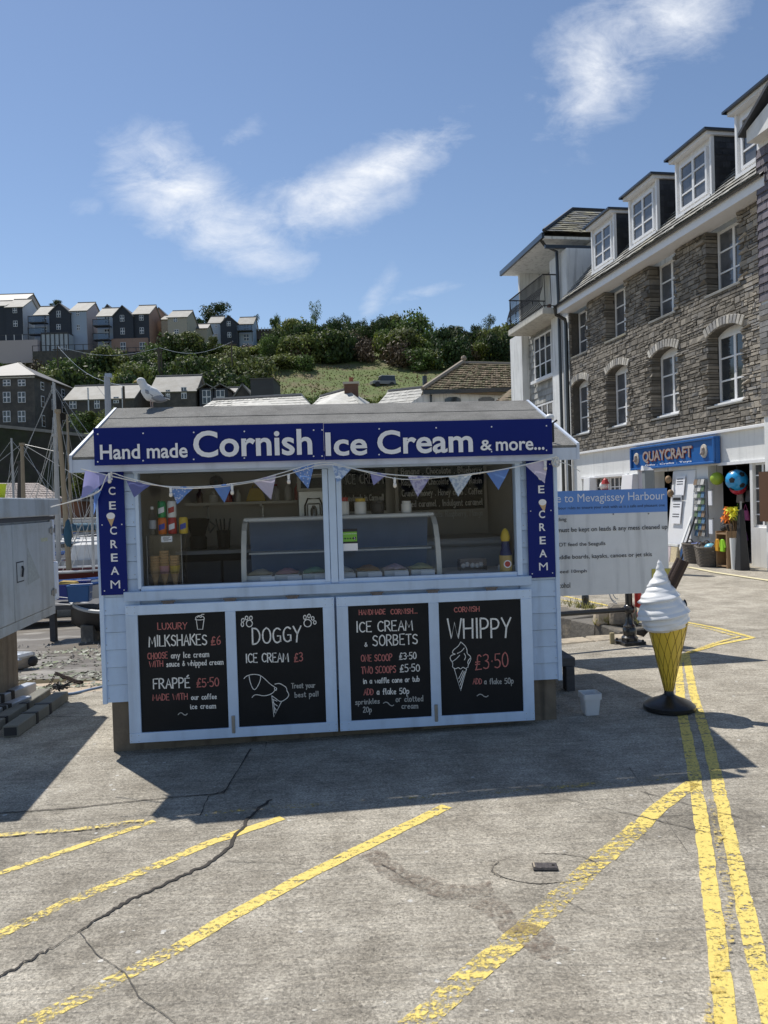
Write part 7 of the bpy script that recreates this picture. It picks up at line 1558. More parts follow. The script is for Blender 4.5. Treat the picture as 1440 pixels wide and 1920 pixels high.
for px in (387, 413): 
    c = at(px, 744, 90.2); q = MB().box(c.x-.85, c.x+.85, 90.4, 94, c.z-1.3, c.z+1.0).build('dormer', mCladD, g4); fwin(g4, c.x-.5, c.x+.5, c.z-.8, c.z+.8, 90.38)
    MB().slab([(c.x-1.2, 94, c.z+.9), (c.x-1.2, 90.1, c.z+.9), (c.x, 90.1, c.z+1.6), (c.x, 94, c.z+1.6)], .1).build('dormer_roof', mRoofL, g4); MB().slab([(c.x+1.2, 90.1, c.z+.9), (c.x+1.2, 94, c.z+.9), (c.x, 94, c.z+1.6), (c.x, 90.1, c.z+1.6)], .1).build('dormer_roof', mRoofL, g4)
g5 = H_('plain dark rendered block at the foot of the hill', 'building', 'building'); Y = 88; xa, xb = X_(470, Y, 730), X_(513, Y, 730); MB().box(xa, xb, Y, Y+6, 4, Z_(710, Y, 490)).build('wall', mat('dark_render', (.07, .07, .075), .9, .15, .5), g5); MB().box(xa-.1, xb+.1, Y-.1, Y+6, Z_(710, Y, 490), Z_(709, Y, 490)).build('coping', mRoofD, g5)
g6 = H_('small bright roofed lean to left of the dark block'); block(g6, 440, 470, 790, 740, 718, 91, 5, mStoneG, mRoofL, 'y')
mRoofB = mat('sheen_bright_slate', (.46, .45, .41), .6, .3, 2.5, .4, 8, col2=(.38, .37, .32), c2s=2.2, c2t=.56, spec=.6)  # slate colour raised further to hold the bright sheen of these roofs
g7 = H_('long bright slate roof just behind the left half of the kiosk roof'); Y = 40
def rpts(pts, Yf): return [at(px, py, yy) for (px, py, yy) in pts]
def roofobj(par, quads, ma, rows=10, cols=18, lift=.02, nm='roof', sl=True):
    for qd in quads:
        P_ = [at(*p) for p in qd]; n = (P_[1]-P_[0]).cross(P_[-1]-P_[0]); P_ = P_ if n.z > 0 else list(reversed(P_)); MB().slab(P_, .15).build(nm, ma, par)
def roofcourses(par, bl_, br_, tr_, tl_, rows, cols, ma, lift=.035, seed=1):
    BL, BR, TR, TL = [at(*p) for p in (bl_, br_, tr_, tl_)]; n = (BR-BL).cross(TL-BL).normalized(); n = n if n.z > 0 else -n; q = MB(); r2 = random.Random(seed)
    for r_ in range(rows):
        a0, a1 = r_/rows, (r_+1.04)/rows; L0_, R0_ = BL.lerp(TL, a0), BR.lerp(TR, a0); L1, R1 = BL.lerp(TL, a1), BR.lerp(TR, a1)
        for c in range(cols):
            off = .5/cols if r_ % 2 else 0; u0_, u1_ = max(0, (c/cols)-off), min(1, (c+1)/cols-off-.004)
            if c == cols-1: u1_ = 1
            lf = lift*r2.uniform(.6, 1.4); q.add([L0_.lerp(R0_, u0_)+n*lf, L0_.lerp(R0_, u1_)+n*lf, L1.lerp(R1, u1_)+n*.01, L1.lerp(R1, u0_)+n*.01, L0_.lerp(R0_, u0_), L0_.lerp(R0_, u1_)], [(0, 1, 2, 3), (4, 5, 1, 0)])
    q.build('slates', ma, par, kind='stuff')
def village(par, bl_, br_, tr_, tl_, ma, wall=mStoneG, rows=8, cols=24, back=6, hip=None):
    roofobj(par, [(bl_, br_, tr_, tl_)], ma); roofcourses(par, bl_, br_, tr_, tl_, rows, cols, ma)
    B0, B1, T0, T1 = at(*bl_), at(*br_), at(*tl_), at(*tr_)
    q = MB().slab([(T0+Vector((0, 0, 0))), T1, Vector((B1.x, T1.y+back, B1.z)), Vector((B0.x, T0.y+back, B0.z))][::-1], .15)
    q.build('back_roof', ma, par)
    MB().hexa([(B0.x+.3, B0.y+.3, -3), (B1.x-.3, B1.y+.3, -3), (B1.x-.3, T1.y+back-.3, -3), (B0.x+.3, T0.y+back-.3, -3)], [(B0.x+.3, B0.y+.3, B0.z-.1), (B1.x-.3, B1.y+.3, B1.z-.1), (B1.x-.3, T1.y+back-.3, B1.z-.1), (B0.x+.3, T0.y+back-.3, B0.z-.1)]).build('wall', wall, par)
    MB().tube([T0+Vector((0, 0, .03)), T1+Vector((0, 0, .03))], .10, 6).build('ridge', mRoofD, par)
village(g7, (345, 785, 40), (600, 778, 40), (565, 742, 43), (400, 751, 43), mRoofB)
g8 = H_('hip roofed cottage with brown chimney between two bright slate roofs'); village(g8, (560, 785, 44), (690, 775, 44), (652, 730, 48), (600, 745, 48), mRoofB, mWallW)
roofobj(g8, [((690, 765, 44), (693, 755, 51), (652, 730, 48))], mRoofB)
c = at(659, 738, 47.6); MB().box(c.x-.42, c.x+.42, 47.3, 48.1, c.z-1.2, c.z+.55).build('chimney', mat('chimney_brick', (.14, .075, .05), .9, .2, 3), g8); MB().box(c.x-.5, c.x+.5, 47.2, 48.2, c.z+.55, c.z+.68).build('chimney_cap', mWallBe, g8); MB().tube([(c.x, 47.7, c.z+.68), (c.x, 47.7, c.z+1.0)], .13, 8).build('chimney_pot', mat('terracotta', (.25, .09, .05), .8), g8)
g9 = H_('building with white-lit slate roof left of the brown tiled roof'); village(g9, (685, 785, 40), (775, 775, 40), (800, 727, 45), (728, 735, 45), mRoofB, mWallW)
g10 = H_('white rendered building with mossy brown tiled roof behind the kiosk'); mTile = mat('mossy_brown_tile', (.20, .15, .095), .85, .25, 3, .5, 12, isl=.25, col2=(.13, .12, .06), c2s=1.4)
xa, xb = at(797, 735, 38).x, at(985, 735, 38).x; ztw = at(870, 735, 38).z
MB().box(xa, xb+3, 38, 45, -2, ztw).build('wall', mWR, g10)
MB().add([(xa, 38, ztw), (xa, 46, ztw), (xa-2.3, 38.2, ztw-1.4), (xa-2.3, 46, ztw-1.4), (xa, 38, -2), (xa-2.3, 38.2, -2)], [(0, 1, 3, 2), (4, 0, 2, 5)]).build('side_lean_to', mWR, g10)
BL, BR, TR, TL = (793, 731, 37.6), (990, 738, 37.6), (990, 684, 41), (868, 681, 41)
roofobj(g10, [(BL, BR, TR, TL)], mTile); roofcourses(g10, BL, BR, TR, TL, 13, 34, mTile, .07)
T0 = at(*TL); B0 = at(*BL); MB().tube([B0+Vector((0, 0, .06)), T0+Vector((0, 0, .08))], .12, 7).tube([T0, at(*TR)], .12, 7).build('ridge_tiles', mat('ridge_tile', (.30, .25, .19), .8), g10); MB().ball(T0+Vector((.05, 0, .25)), .16, 8).build('finial', mat('ridge_tile'), g10)
MB().add([B0, T0, Vector((B0.x, 45, B0.z))], [(0, 1, 2)]).build('roof_hip', mTile, g10)
MB().box(B0.x, at(*BR).x, 37.5, 37.62, B0.z-.22, B0.z-.02).build('gutter', mBlP, g10)
for px in (849, 912): c = at(px, 751, 37.98); q = MB(); q.poly([(c.x-.40, 37.97, c.z-.17), (c.x+.40, 37.97, c.z-.17), (c.x+.40, 37.97, c.z+.08), (c.x+.2, 37.97, c.z+.17), (c.x-.2, 37.97, c.z+.17), (c.x-.40, 37.97, c.z+.08)]); w = q.build('window', mPane, g10); MB().box(c.x-.46, c.x+.46, 37.93, 37.97, c.z-.25, c.z-.17).build('sill', mWF, w)
c = at(808, 745, 37.9); MB().tube([(c.x, 37.9, ztw-.1), (c.x, 37.9, 0)], .06, 6).build('drainpipe', mBlP, g10)
c = at(797, 724, 38.5); MB().tube([c, c+Vector((0, 0, .5))], .12, 8).build('flue', mBlP, g10)
g11 = H_('small brown tiled lean to roof beside the white building'); roofobj(g11, [((925, 760, 30), (960, 760, 30), (960, 728, 32), (950, 735, 32))], mTile); roofcourses(g11, (922, 760, 30), (965, 762, 30), (965, 726, 32), (948, 736, 32), 7, 6, mTile, .05)
# off road car in the field
crp = at(718, 727, 121); car = empty('off_road_car', (crp.x, 121, crp.z), R(200), 'small boxy grey and white off road car parked in the hill field', 'car'); mCar = mat('car_grey', (.22, .22, .22), .4)
MB().hexa([(-1.9, -.85, .45), (1.9, -.85, .45), (1.9, .85, .45), (-1.9, .85, .45)], [(-1.9, -.85, 1.05), (1.85, -.82, 1.0), (1.85, .82, 1.0), (-1.9, .85, 1.05)]).build('body', mCar, car, bevel=.06)
MB().hexa([(-1.85, -.8, 1.05), (.7, -.8, 1.05), (.7, .8, 1.05), (-1.85, .8, 1.05)], [(-1.75, -.7, 1.8), (.35, -.7, 1.8), (.35, .7, 1.8), (-1.75, .7, 1.8)]).build('cabin', mPane, car); MB().box(-1.8, .4, -.74, .74, 1.8, 1.86).build('roof', mWF, car)
for x in (-1.2, 1.2):
    for y in (-.85, .85): MB().tube([(x, y-.1, .4), (x, y+.1, .4)], .4, 14).build('wheel', mBlk, car)
# telegraph poles and wires
mPole = mat('pole_timber', (.10, .08, .06), .9)
def pole(px, pyb, pyt, Y, lb, r=.13, cross=True, ma=None):
    b = at(px, pyb, Y); t_ = at(px, pyt, Y); o = empty('telegraph_pole', b, 0, lb, 'pole'); h = t_.z-b.z; MB().tube([(0, 0, -2), (0, 0, h)], [r, r*.75], 8).build('shaft', ma or mPole, o)
    if cross: MB().box(-.7, .7, -.06, .06, h-.5, h-.35).build('cross_arm', ma or mPole, o)
    return b, t_
_, tA = pole(109, 690, 650, 112, 'telegraph pole among the shrubs left of the hillside'); _, tB = pole(299, 705, 652, 112, 'tall dark telegraph pole below the beige house', .22); _, tC = pole(437, 735, 640, 105, 'telegraph pole right of the dormered cottage'); _, tD = pole(233, 765, 724, 80, 'short dark pole beside the bright roofed cottage', .16, False)
pole(304, 705, 655, 113, 'second dark pole beside the tall one below the beige house', .12, False)
wi = empty('telegraph_wires', (0, 0, 0), 0, 'thin wires strung between the telegraph poles', 'wires')
for a, b in ((tA, tD), (tA, tB), (tB, tC)):
    MB().tube([a.lerp(b, i/8)-Vector((0, 0, 1.2*math.sin(math.pi*i/8))) for i in range(9)], .02, 4).build('wire', mWallG, wi)
b, t_ = at(204, 800, 30), at(183, 706, 30)
lp = empty('grey_lamp_column', (b.x, 30, b.z-8), 0, 'slim pale grey lamp column behind the left end of the kiosk roof', 'lamp column'); MB().tube([(0, 0, 0), (0, 0, t_.z-b.z+8)], [.16, .11], 10).build('column', mat('pale_grey_metal', (.38, .40, .43), .5), lp); MB().box(-.05, .16, -.1, .1, t_.z-b.z+7.95, t_.z-b.z+8.1).build('arm', mWallG, lp)
# ---- harbour wall on the left, shrubs above it
hw_ = empty('harbour_retaining_wall', (0, 0, 0), 0, 'high dark stone retaining wall behind the masts with a pale coping', 'wall'); P_ = [(-120, 795), (-30, 799), (60, 808), (170, 820), (230, 826)]
tops = [at(px, py, 78) for px, py in P_]; mHW = mat('sooty_stone_wall', (.045, .04, .036), .92, .35, .8, 1, 5, col2=(.03, .04, .018), c2s=.35, c2t=.52)
q = MB(); q2 = MB()
for a, b in zip(tops, tops[1:]): q.hexa([(a.x, 78, -3), (b.x, 78, -3), (b.x, 80, -3), (a.x, 80, -3)], [(a.x, 78, a.z), (b.x, 78, b.z), (b.x, 80, b.z), (a.x, 80, a.z)]); q2.hexa([(a.x, 77.8, a.z), (b.x, 77.8, b.z), (b.x, 78.6, b.z), (a.x, 78.6, a.z)], [(a.x, 77.8, a.z+.3), (b.x, 77.8, b.z+.3), (b.x, 78.6, b.z+.3), (a.x, 78.6, a.z+.3)])
q.build('wall', mHW, hw_); q2.build('coping', mRoofL, hw_)
for px, py, w, h, me, lb in ((155, 800, 60, 36, BUSH[0], 'bright green shrub below the bright roofed cottage'), (185, 800, 46, 30, BUSH[3], 'yellow green shrub behind the left kiosk roof edge'), (172, 778, 22, 16, BUSH[3], 'lime yellow bush in front of the cottage windows'), (210, 790, 40, 34, BUSH[2], 'olive shrub behind the grey lamp column')):
    tpx(px, py+6, py-h, w, 80.5, me, lb, 'shrub', 'shrub')
for px, py, w, h, me, lb in ((168, 925, 60, 55, BUSH[2], 'olive shrub growing behind the pennant left of the kiosk'), (150, 925, 40, 40, BUSH[3], 'yellow green shrub hanging on the harbour wall behind the masts')):
    tpx(px, py, py-h, w, 52, me, lb, 'shrub', 'shrub')
# ---- sheds and far quay
sh1 = H_('low harbour shed with pinkish grey slate roof behind the grey cabinet', 'shed', 'shed'); mPkR = mat('pinkish_slate', (.26, .22, .20), .8, .2, 2, .4, 8)
for qd in [((-40, 935, 48), (120, 935, 48), (72, 906, 52), (-40, 906, 52))]: roofobj(sh1, [qd], mPkR)
roofcourses(sh1, (-40, 935, 48), (120, 935, 48), (72, 906, 52), (-40, 906, 52), 7, 26, mPkR, .04)
a, b = at(-40, 935, 48), at(120, 935, 48); MB().box(a.x, b.x-.3, 48.3, 53, -2, a.z-.05).build('wall', mStoneG, sh1)
sh2 = H_('rusty brown shed on the far harbour quay', 'shed', 'shed'); a, b = at(92, 972, 46), at(150, 940, 46); MB().box(a.x, b.x, 46, 50, a.z, b.z).build('wall', mat('rusty_brown', (.15, .07, .04), .85, .25, 2), sh2); MB().box(a.x-.2, b.x+.2, 45.8, 50, b.z, b.z+.12).build('roof', mRoofD, sh2)
fq = at(90, 985, 44); q = MB().box(-45, 2.0, 44, 62, -3, fq.z); q.build('far_quay', mat('dark_far_quay', (.04, .037, .034), .9, .3, 1, .6, 4), kind='structure'); MB().box(-45, 2.0, 43.8, 45.2, fq.z+.004, fq.z+.35).build('far_quay_edge', mat('pale_quay_edge', (.55, .52, .46), .8, .15, 2), kind='structure')
# ---- boats on the mud
mHullW = mat('boat_white', (.55, .55, .54), .45, .1, 3, streak=.2); mHullB = mat('boat_blue', (.04, .11, .33), .4, .1, 3); mHullR = mat('boat_maroon', (.10, .015, .015), .5, .15, 3); mHullK = mat('boat_black', (.018, .017, .017), .5, .15, 3); mTealCov = mat('teal_canvas', (.03, .09, .14), .8, .15, 6); mMast = mat('varnished_spar', (.32, .25, .16), .5, .15, 4); mMastG = mat('alloy_mast', (.42, .42, .41), .4, .08, 6)
def hull(par, Lh, Bm, Hh, ma, stripe=None, n=14, nm='hull'):
    q = MB(); sec = []
    for i in range(n+1):
        t_ = i/n; x = -Lh/2+Lh*t_; w = Bm/2*(1-max(0, (t_-.45)/.55)**2.2)*(.86+.14*min(1, t_*4)); sheer = Hh*(1+.22*(2*t_-.9)**2); kz = .0+.35*Hh*max(0, (t_-.72)/.28)**2
        sec.append([(x, -w, sheer), (x, -w*.93, sheer*.55+kz*.5), (x, -w*.55, .12*Hh+kz), (x, 0, kz*1.0), (x, w*.55, .12*Hh+kz), (x, w*.93, sheer*.55+kz*.5), (x, w, sheer)])
    for s_ in sec: q.v += [Vector(p) for p in s_]
    for i in range(n):
        for k in range(6): q.f.append((i*7+k, i*7+k+1, (i+1)*7+k+1, (i+1)*7+k))
    q.f.append((0, 1, 2, 3, 4, 5, 6)); q.build(nm, ma, par, smooth='auto')
    d_ = MB(); [d_.v.extend([Vector((s_[0][0], s_[0][1]*.97, s_[0][2]-.1)), Vector((s_[6][0], s_[6][1]*.97, s_[6][2]-.1))]) for s_ in sec]; d_.f = [(2*i, 2*i+1, 2*i+3, 2*i+2) for i in range(n)]; d_.build('deck', mHullW if ma is not mHullK else mDW, par)
    if stripe: r_ = MB(); r_.tube([(s_[0][0], s_[0][1], s_[0][2]) for s_ in sec], .035, 5).tube([(s_[6][0], s_[6][1], s_[6][2]) for s_ in sec], .035, 5); r_.build('rubbing_strake', stripe, par)
def boat(px, py, Y, ang, Lh, Bm, Hh, ma, lb, stripe=None, cabin=None, mast=None, spar=mMastG, cover=None):
    p = at(px, py, Y); o = empty('boat', p, R(ang), lb, 'boat'); hull(o, Lh, Bm, Hh, ma, stripe)
    if cabin: x0, x1, h = cabin; MB().hexa([(x0, -Bm*.3, Hh), (x1, -Bm*.3, Hh), (x1, Bm*.3, Hh), (x0, Bm*.3, Hh)], [(x0+.1, -Bm*.26, Hh+h), (x1-.3, -Bm*.26, Hh+h), (x1-.3, Bm*.26, Hh+h), (x0+.1, Bm*.26, Hh+h)]).build('cabin', mHullW, o, bevel=.04); MB().box(x0+.25, x1-.45, -Bm*.32, Bm*.32, Hh+h*.45, Hh+h*.75).build('cabin_window', mPane, o)
    if mast: x, h = mast; MB().tube([(x, 0, Hh*.8), (x, 0, Hh+h)], [.075, .05], 8).build('mast', spar, o); st_ = MB(); [st_.tube([(x, 0, Hh+h*f), e], .012, 3) for f, e in ((.98, (Lh/2, 0, Hh*1.2)), (.98, (-Lh/2, 0, Hh*1.1)), (.9, (x-.2, Bm/2, Hh)), (.9, (x-.2, -Bm/2, Hh)), (.6, (x+.4, Bm/2, Hh)), (.6, (x+.4, -Bm/2, Hh)))]; st_.build('rigging', mMastG, o, kind='stuff'); MB().tube([(x, 0, Hh+.8), (x-Lh*.42, 0, Hh+.75)], .06, 6).build('boom', spar, o)
    if cover: MB().tube([(x, 0, Hh+.98), (x-Lh*.2, 0, Hh+1.0), (x-Lh*.42, 0, Hh+.85)], [.2, .17, .1], 8).build('sail_cover', cover, o, smooth=True)
    return o
boat(88, 1160, 18.0, 12, 5.2, 1.9, .78, mHullW, 'white hulled boat sitting on the mud behind the blue crates', mHullB)
dk_ = boat(215, 1184, 13.6, 168, 1.7, .8, .40, mHullK, 'dark hulled boat propped on timber legs beside the kiosk', mMastG)
for x, y in ((-.4, -.2), (.35, -.2), (.35, .2)): MB().box(x-.12, x+.12, y-.1, y+.1, -.5, .15).build('timber_prop', mStone, dk_)
boat(150, 1108, 22.0, 8, 5.6, 2.0, .62, mHullR, 'maroon low boat behind the blue crates', mHullW)
boat(118, 1100, 26, 60, 4.6, 1.7, .85, mat('boat_pale_blue', (.22, .38, .58), .4), 'pale blue dinghy between the crates and the boom covers', mHullW)
boat(175, 1092, 27, 100, 4.6, 1.8, .8, mHullW, 'white open boat seen end on beside the kiosk corner', mHullR, cabin=(-1, .6, .6))
boat(60, 1085, 30, 15, 6, 2.1, .9, mHullW, 'white motor boat half hidden behind the grey cabinet', mHullB, cabin=(-1.2, .8, .8))
boat(140, 1078, 33, -5, 8.5, 2.4, 1.0, mHullB, 'blue yacht with a navy sail cover and tall alloy mast', mHullW, cabin=(-1.4, 1.5, .5), mast=(-.6, 7.2), cover=mat('navy_canvas', (.012, .02, .06), .8))
boat(158, 1066, 37, 170, 8, 2.4, 1.0, mHullW, 'white yacht with varnished spars near the far quay', mHullB, cabin=(-1.6, 1.2, .5), mast=(.6, 6.4), spar=mMast, cover=mTealCov)
boat(168, 1050, 41, 10, 7, 2.3, 1.0, mat('boat_orange', (.35, .10, .02), .5), 'orange trimmed boat at the far quay', mHullW, mast=(.2, 5), cabin=(-1, 1, .6))
boat(112, 1045, 41, 175, 7.5, 2.3, 1.1, mHullK, 'black hulled yacht moored under the far quay', mHullW, mast=(0, 8.2), spar=mMastG)
boat(30, 1050, 40, 5, 7.5, 2.3, 1.1, mHullW, 'white yacht behind the grey cabinet with a mast showing above it', mHullB, mast=(0, 5.2), cabin=(-1, 1, .5))
# tall brown mast with tapered top, and shorter ones, standing as spars near the slip
def spar_(pxb, pyb, pxt, pyt, Y, r, ma, lb):
    b, t_ = at(pxb, pyb, Y), at(pxt, pyt, Y); o = empty('mast', b, 0, lb, 'mast'); d = t_-b; MB().tube([(0, 0, -.9), d*.5, d], [r, r*.85, r*.65], 8).build('spar', ma, o, smooth='auto'); MB().tube([d-Vector((0, 0, .06)), d+Vector((0, 0, .03))], r*1.1, 8).build('masthead', ma, o); return b, t_, o
b1_, t1_, o1_ = spar_(127, 1003, 108, 770, 20, .075, mMast, 'tall varnished brown mast between the cabinet and the kiosk')
b2_, t2_, o2_ = spar_(112, 1120, 103, 815, 24, .085, mMastG, 'grey alloy mast just left of the tall brown mast')
b3_, t3_, o3_ = spar_(47, 1040, 41, 832, 30, .10, mMast, 'pale wooden mast with a rounded head above the grey cabinet')
b4_, t4_, o4_ = spar_(37, 1040, 38, 866, 31, .14, mat('dark_post', (.06, .055, .05), .8), 'dark squared post left of the pale wooden mast')
b5_, t5_, o5_ = spar_(176, 1100, 172, 938, 22, .05, mMastG, 'thin grey mast right beside the kiosk corner')
MB().lathe([(.0001, -.45), (.07, -.4), (.11, -.1), (.07, .22), (.05, .3)], 10, (0, 0, .1)).build('furled_sail', mTealCov, o1_, smooth=True)
rg_ = empty('rigging_lines', (0, 0, 0), 0, 'thin rigging wires fanning out from the mastheads over the harbour', 'rigging')
for T_, ends, Y in ((t1_, [(160, 1010), (95, 1020), (175, 1075), (60, 960)], 20), (t3_, [(-20, 880), (95, 930), (0, 940), (120, 850), (165, 905)], 30), (t2_, [(60, 960), (150, 1075), (135, 1010)], 24), (t5_, [(120, 1060), (190, 1060), (150, 1100), (105, 1100)], 22), (at(200, 900, 22), [(95, 1085), (120, 1100)], 22)):
    for e in ends: MB().tube([T_, at(*e, Y)], .008*Y/20, 3).build('wire', mMastG, rg_)
# blue crates with cord
mCrB = mat('crate_blue', (.02, .10, .28), .45, .08, 6); mCrD = mat('crate_royal_blue', (.01, .03, .22), .45, .08, 6)
def crate(px0, px1, pyt, pyb, Y, ma, lb, rz=0):
    a, b = at(px0, pyb, Y), at(px1, pyb, Y); w = b.x-a.x; h = at(px0, pyt, Y).z-a.z; o = empty('fish_crate', ((a.x+b.x)/2, Y, a.z), rz, lb, 'crate', None); k = .88
    for s_ in (((-w/2*k, -w*.35*k), (w/2*k, -w*.35*k)), ((w/2*k, -w*.35*k), (w/2*k, w*.35*k)), ((w/2*k, w*.35*k), (-w/2*k, w*.35*k)), ((-w/2*k, w*.35*k), (-w/2*k, -w*.35*k))):
        (xa, ya), (xb, yb) = s_; n_ = Vector((-(yb-ya), xb-xa, 0)).normalized()*.012; A, B_ = Vector((xa, ya, 0)), Vector((xb, yb, 0)); C2, D2 = A/k, B_/k
        MB().hexa([A, B_, B_+n_, A+n_], [C2+Vector((0, 0, h)), D2+Vector((0, 0, h)), D2+n_+Vector((0, 0, h)), C2+n_+Vector((0, 0, h))]).build('side', ma, o)
    MB().box(-w/2*k, w/2*k, -w*.35*k, w*.35*k, 0, .012).build('bottom', ma, o); MB().tube([(-w/2, -w*.35, h), (w/2, -w*.35, h), (w/2, w*.35, h), (-w/2, w*.35, h), (-w/2, -w*.35, h)], .013, 5, False).build('rim', ma, o); return o
crate(130, 171, 1098, 1128, 13.6, mCrB, 'large mid blue fish crate nearest the kiosk', R(8)); crate(109, 135, 1097, 1124, 14.1, mCrD, 'royal blue fish crate left of the large mid blue crate', R(-4)); crate(140, 168, 1090, 1104, 14.6, mCrD, 'royal blue fish crate behind the large mid blue crate')
o = empty('folded_tarpaulin', at(128, 1093, 14.2), 0, 'folded ochre tarpaulin lying on the royal blue fish crate', 'tarpaulin'); MB().hexa([(-.17, -.1, -.02), (.17, -.1, -.02), (.17, .1, -.02), (-.17, .1, -.02)], [(-.12, -.07, .04), (.14, -.06, .03), (.14, .08, .03), (-.12, .07, .045)]).build('cloth', mat('ochre_canvas', (.35, .24, .05), .8, .15, 10), o, bevel=.01)
pal = empty('crate_raft', at(140, 1128, 14.0)-Vector((0, 0, .06)), 0, 'dark timber platform carrying the blue crates with looped cord', 'platform'); MB().box(-.5, .55, -.4, .5, -.03, .05).build('deck', mDW, pal)
for x in (-.4, .45): MB().box(x-.05, x+.05, -.05, .05, -1.1, -.03).build('leg', mDW, pal)
for z in (.1, .22): MB().tube([(-.5, -.42, z+.12), (-.2, -.46, z), (.1, -.46, z-.04), (.5, -.42, z+.06)], .008, 4).build('cord', mCord, pal)
for px, py, Y, c_, lb in ((160, 1120, 19, (.5, .5, .5), 'white fender lying by the maroon boat'), (100, 1075, 29, (.6, .3, .04), 'orange buoy on the mud behind the crates'), (152, 1062, 29, (.55, .08, .02), 'red buoy beside the white open boat')):
    o = empty('mooring_buoy', at(px, py, Y), 0, lb, 'buoy'); MB().ball((0, 0, .15), .2, 12).build('float', mat('buoy_'+lb[:5].strip(), c_, .5), o, smooth=True); MB().tube([(0, 0, .3), (0, 0, .45)], .03, 6).build('ring', mBlk, o)
# ---- grey cabinet on a post
cA = Vector((-2.945, 6.85, 0)); cB = Vector((-2.76, 5.30, 0)); cd_ = (cB-cA).normalized(); cab = empty('grey_metal_cabinet', (cA.x, cA.y, 0), math.atan2(cd_.y, cd_.x), 'large grey painted metal cabinet on a concrete post at the left edge', 'cabinet')
mCab = mat('scuffed_grey_paint', (.37, .39, .40), .45, .08, 3, .2, 14, streak=.25, col2=(.29, .29, .27), c2s=3.5, c2t=.60); mCabD = mat('cabinet_gap', (.05, .05, .055), .8)
zc0, zc1 = .735, 1.60; LC = (cB-cA).length+.35
# local x along the front toward camera, local y = to the right (outside)? front faces +x world side
MB().box(0, LC, -.62, -.012, zc0, zc1).build('carcass', mCab, cab, bevel=.006)
MB().box(-.06, LC+.05, -.68, .05, zc1, 1.75).build('lid', mCab, cab, bevel=.008); MB().box(-.02, LC+.02, -.64, .02, zc1-.035, zc1-.003).build('lid_rail', mCabD, cab)
for x0, x1 in ((.075, 1.02), (1.03, LC-.06)):
    d_ = MB().box(x0, x1, -.0, .012, zc0+.075, zc1-.05).build('door', mCab, cab, bevel=.004)
    if x0 < .5:
        MB().box(x1-.22, x1-.06, .0121, .014, 1.10, 1.26).build('handle_recess', mCabD, d_); MB().box(x1-.21, x1-.07, .014, .016, 1.11, 1.25).build('recess_plate', mCab, d_); MB().tube([(x1-.17, .02, 1.22), (x1-.16, .03, 1.20), (x1-.14, .028, 1.14)], .008, 6).build('handle', mBlk, d_)
        MB().box(x0+.10, x0+.28, .0122, .0135, 1.385, 1.415).build('faded_label', mat('yellowed_label', (.42, .42, .30), .7, .3, 60), d_)
        t_ = MB().add([(x0+.62, .0135, 1.36), (x0+.34, .0135, 1.09), (x0+.64, .0135, 1.06)], [(0, 1, 2)]); t_.build('warning_triangle', mat('faded_grey_sticker', (.32, .33, .31), .7, .2, 50), d_)
        for z in (.93, 1.47): MB().box(x0-.07, x0+.06, .012, .022, z-.02, z+.02).build('hinge', mSteel, d_); MB().tube([(x0-.005, .02, z-.035), (x0-.005, .02, z+.035)], .01, 6).build('hinge_pin', mSteel, d_)
MB().box(0, LC, -.012, .004, zc0, zc0+.07).build('lower_rail', mCab, cab); MB().box(0, .07, -.012, .0035, zc0+.07, zc1-.04).build('corner_stile', mCab, cab)
pf = grd(8, 1312); q = MB().box(-.17, .17, -.17, .17, 0, zc0-gz(pf.x)); q.xf(Matrix.Translation(Vector((pf.x-.06, pf.y-.1, gz(pf.x)))) @ Matrix.Rotation(R(6), 4, 'Z')); lg = q.build('post', mPlinth, None); lg.parent = cab; lg.matrix_parent_inverse = (Matrix.Translation(cab.location) @ cab.rotation_euler.to_matrix().to_4x4()).inverted()
wp_ = empty('white_meter_box', Vector((cA.x-.02, cA.y+.07, 0)), math.atan2(cd_.y, cd_.x), 'narrow white double box fixed behind the far corner of the grey cabinet', 'box')
MB().box(-.11, -.01, -.35, -.02, 1.20, 1.60).build('upper_box', mWhiteP, wp_, bevel=.006); MB().box(-.13, -.01, -.35, -.005, .84, 1.18).build('lower_box', mWhiteP, wp_, bevel=.006)
bp_ = at(2, 932, 5.9); bk_ = empty('yellow_bucket', (bp_.x-.02, 5.9, 1.752), 0, 'bright yellow green bucket standing on the grey cabinet', 'bucket'); MB().lathe([(.045, 0), (.058, .10), (.062, .10), (.062, .108), (.054, .106), (.042, .01)], 18).build('bucket', mat('fluorescent_yellow', (.62, .66, .01), .5), bk_, smooth='auto'); MB().tube([(-.058, 0, .1), (0, -.02, .06), (.058, 0, .1)], .003, 5).build('handle', mSteel, bk_)
# ---- timber and aluminium beams on the ground
mAlu = mat('mill_aluminium', (.42, .44, .47), .4, .15, 12, metal=.6, streak=.2); mBeam = mat('grey_green_beam', (.17, .165, .14), .8, .2, 6, .3, 20)
def beam(pa, pb, w, h, ma, lb, lift=0, hollow=True):
    a, b = grd(*pa), grd(*pb); a.z += lift; b.z += lift; d = (b-a); l_ = Vector((d.x, d.y, 0)).length; o = empty('scaffold_beam', (a.x, a.y, gz(a.x)+lift+.002), math.atan2(d.y, d.x), lb, 'beam')
    MB().box(0, l_, -w/2, w/2, 0, h).build('beam', ma, o, bevel=.006)
    MB().box(l_, l_+.003, -w/2+.012, w/2-.012, .012, h-.012).build('end_hole', mDark, o); MB().box(-.003, 0, -w/2+.012, w/2-.012, .012, h-.012).build('end_hole', mDark, o)
    for x in (.35, l_*.6): MB().box(x-.02, x+.02, -w/2-.004, w/2+.004, -.0, h+.004).build('strap', mBlk, o)
    return o
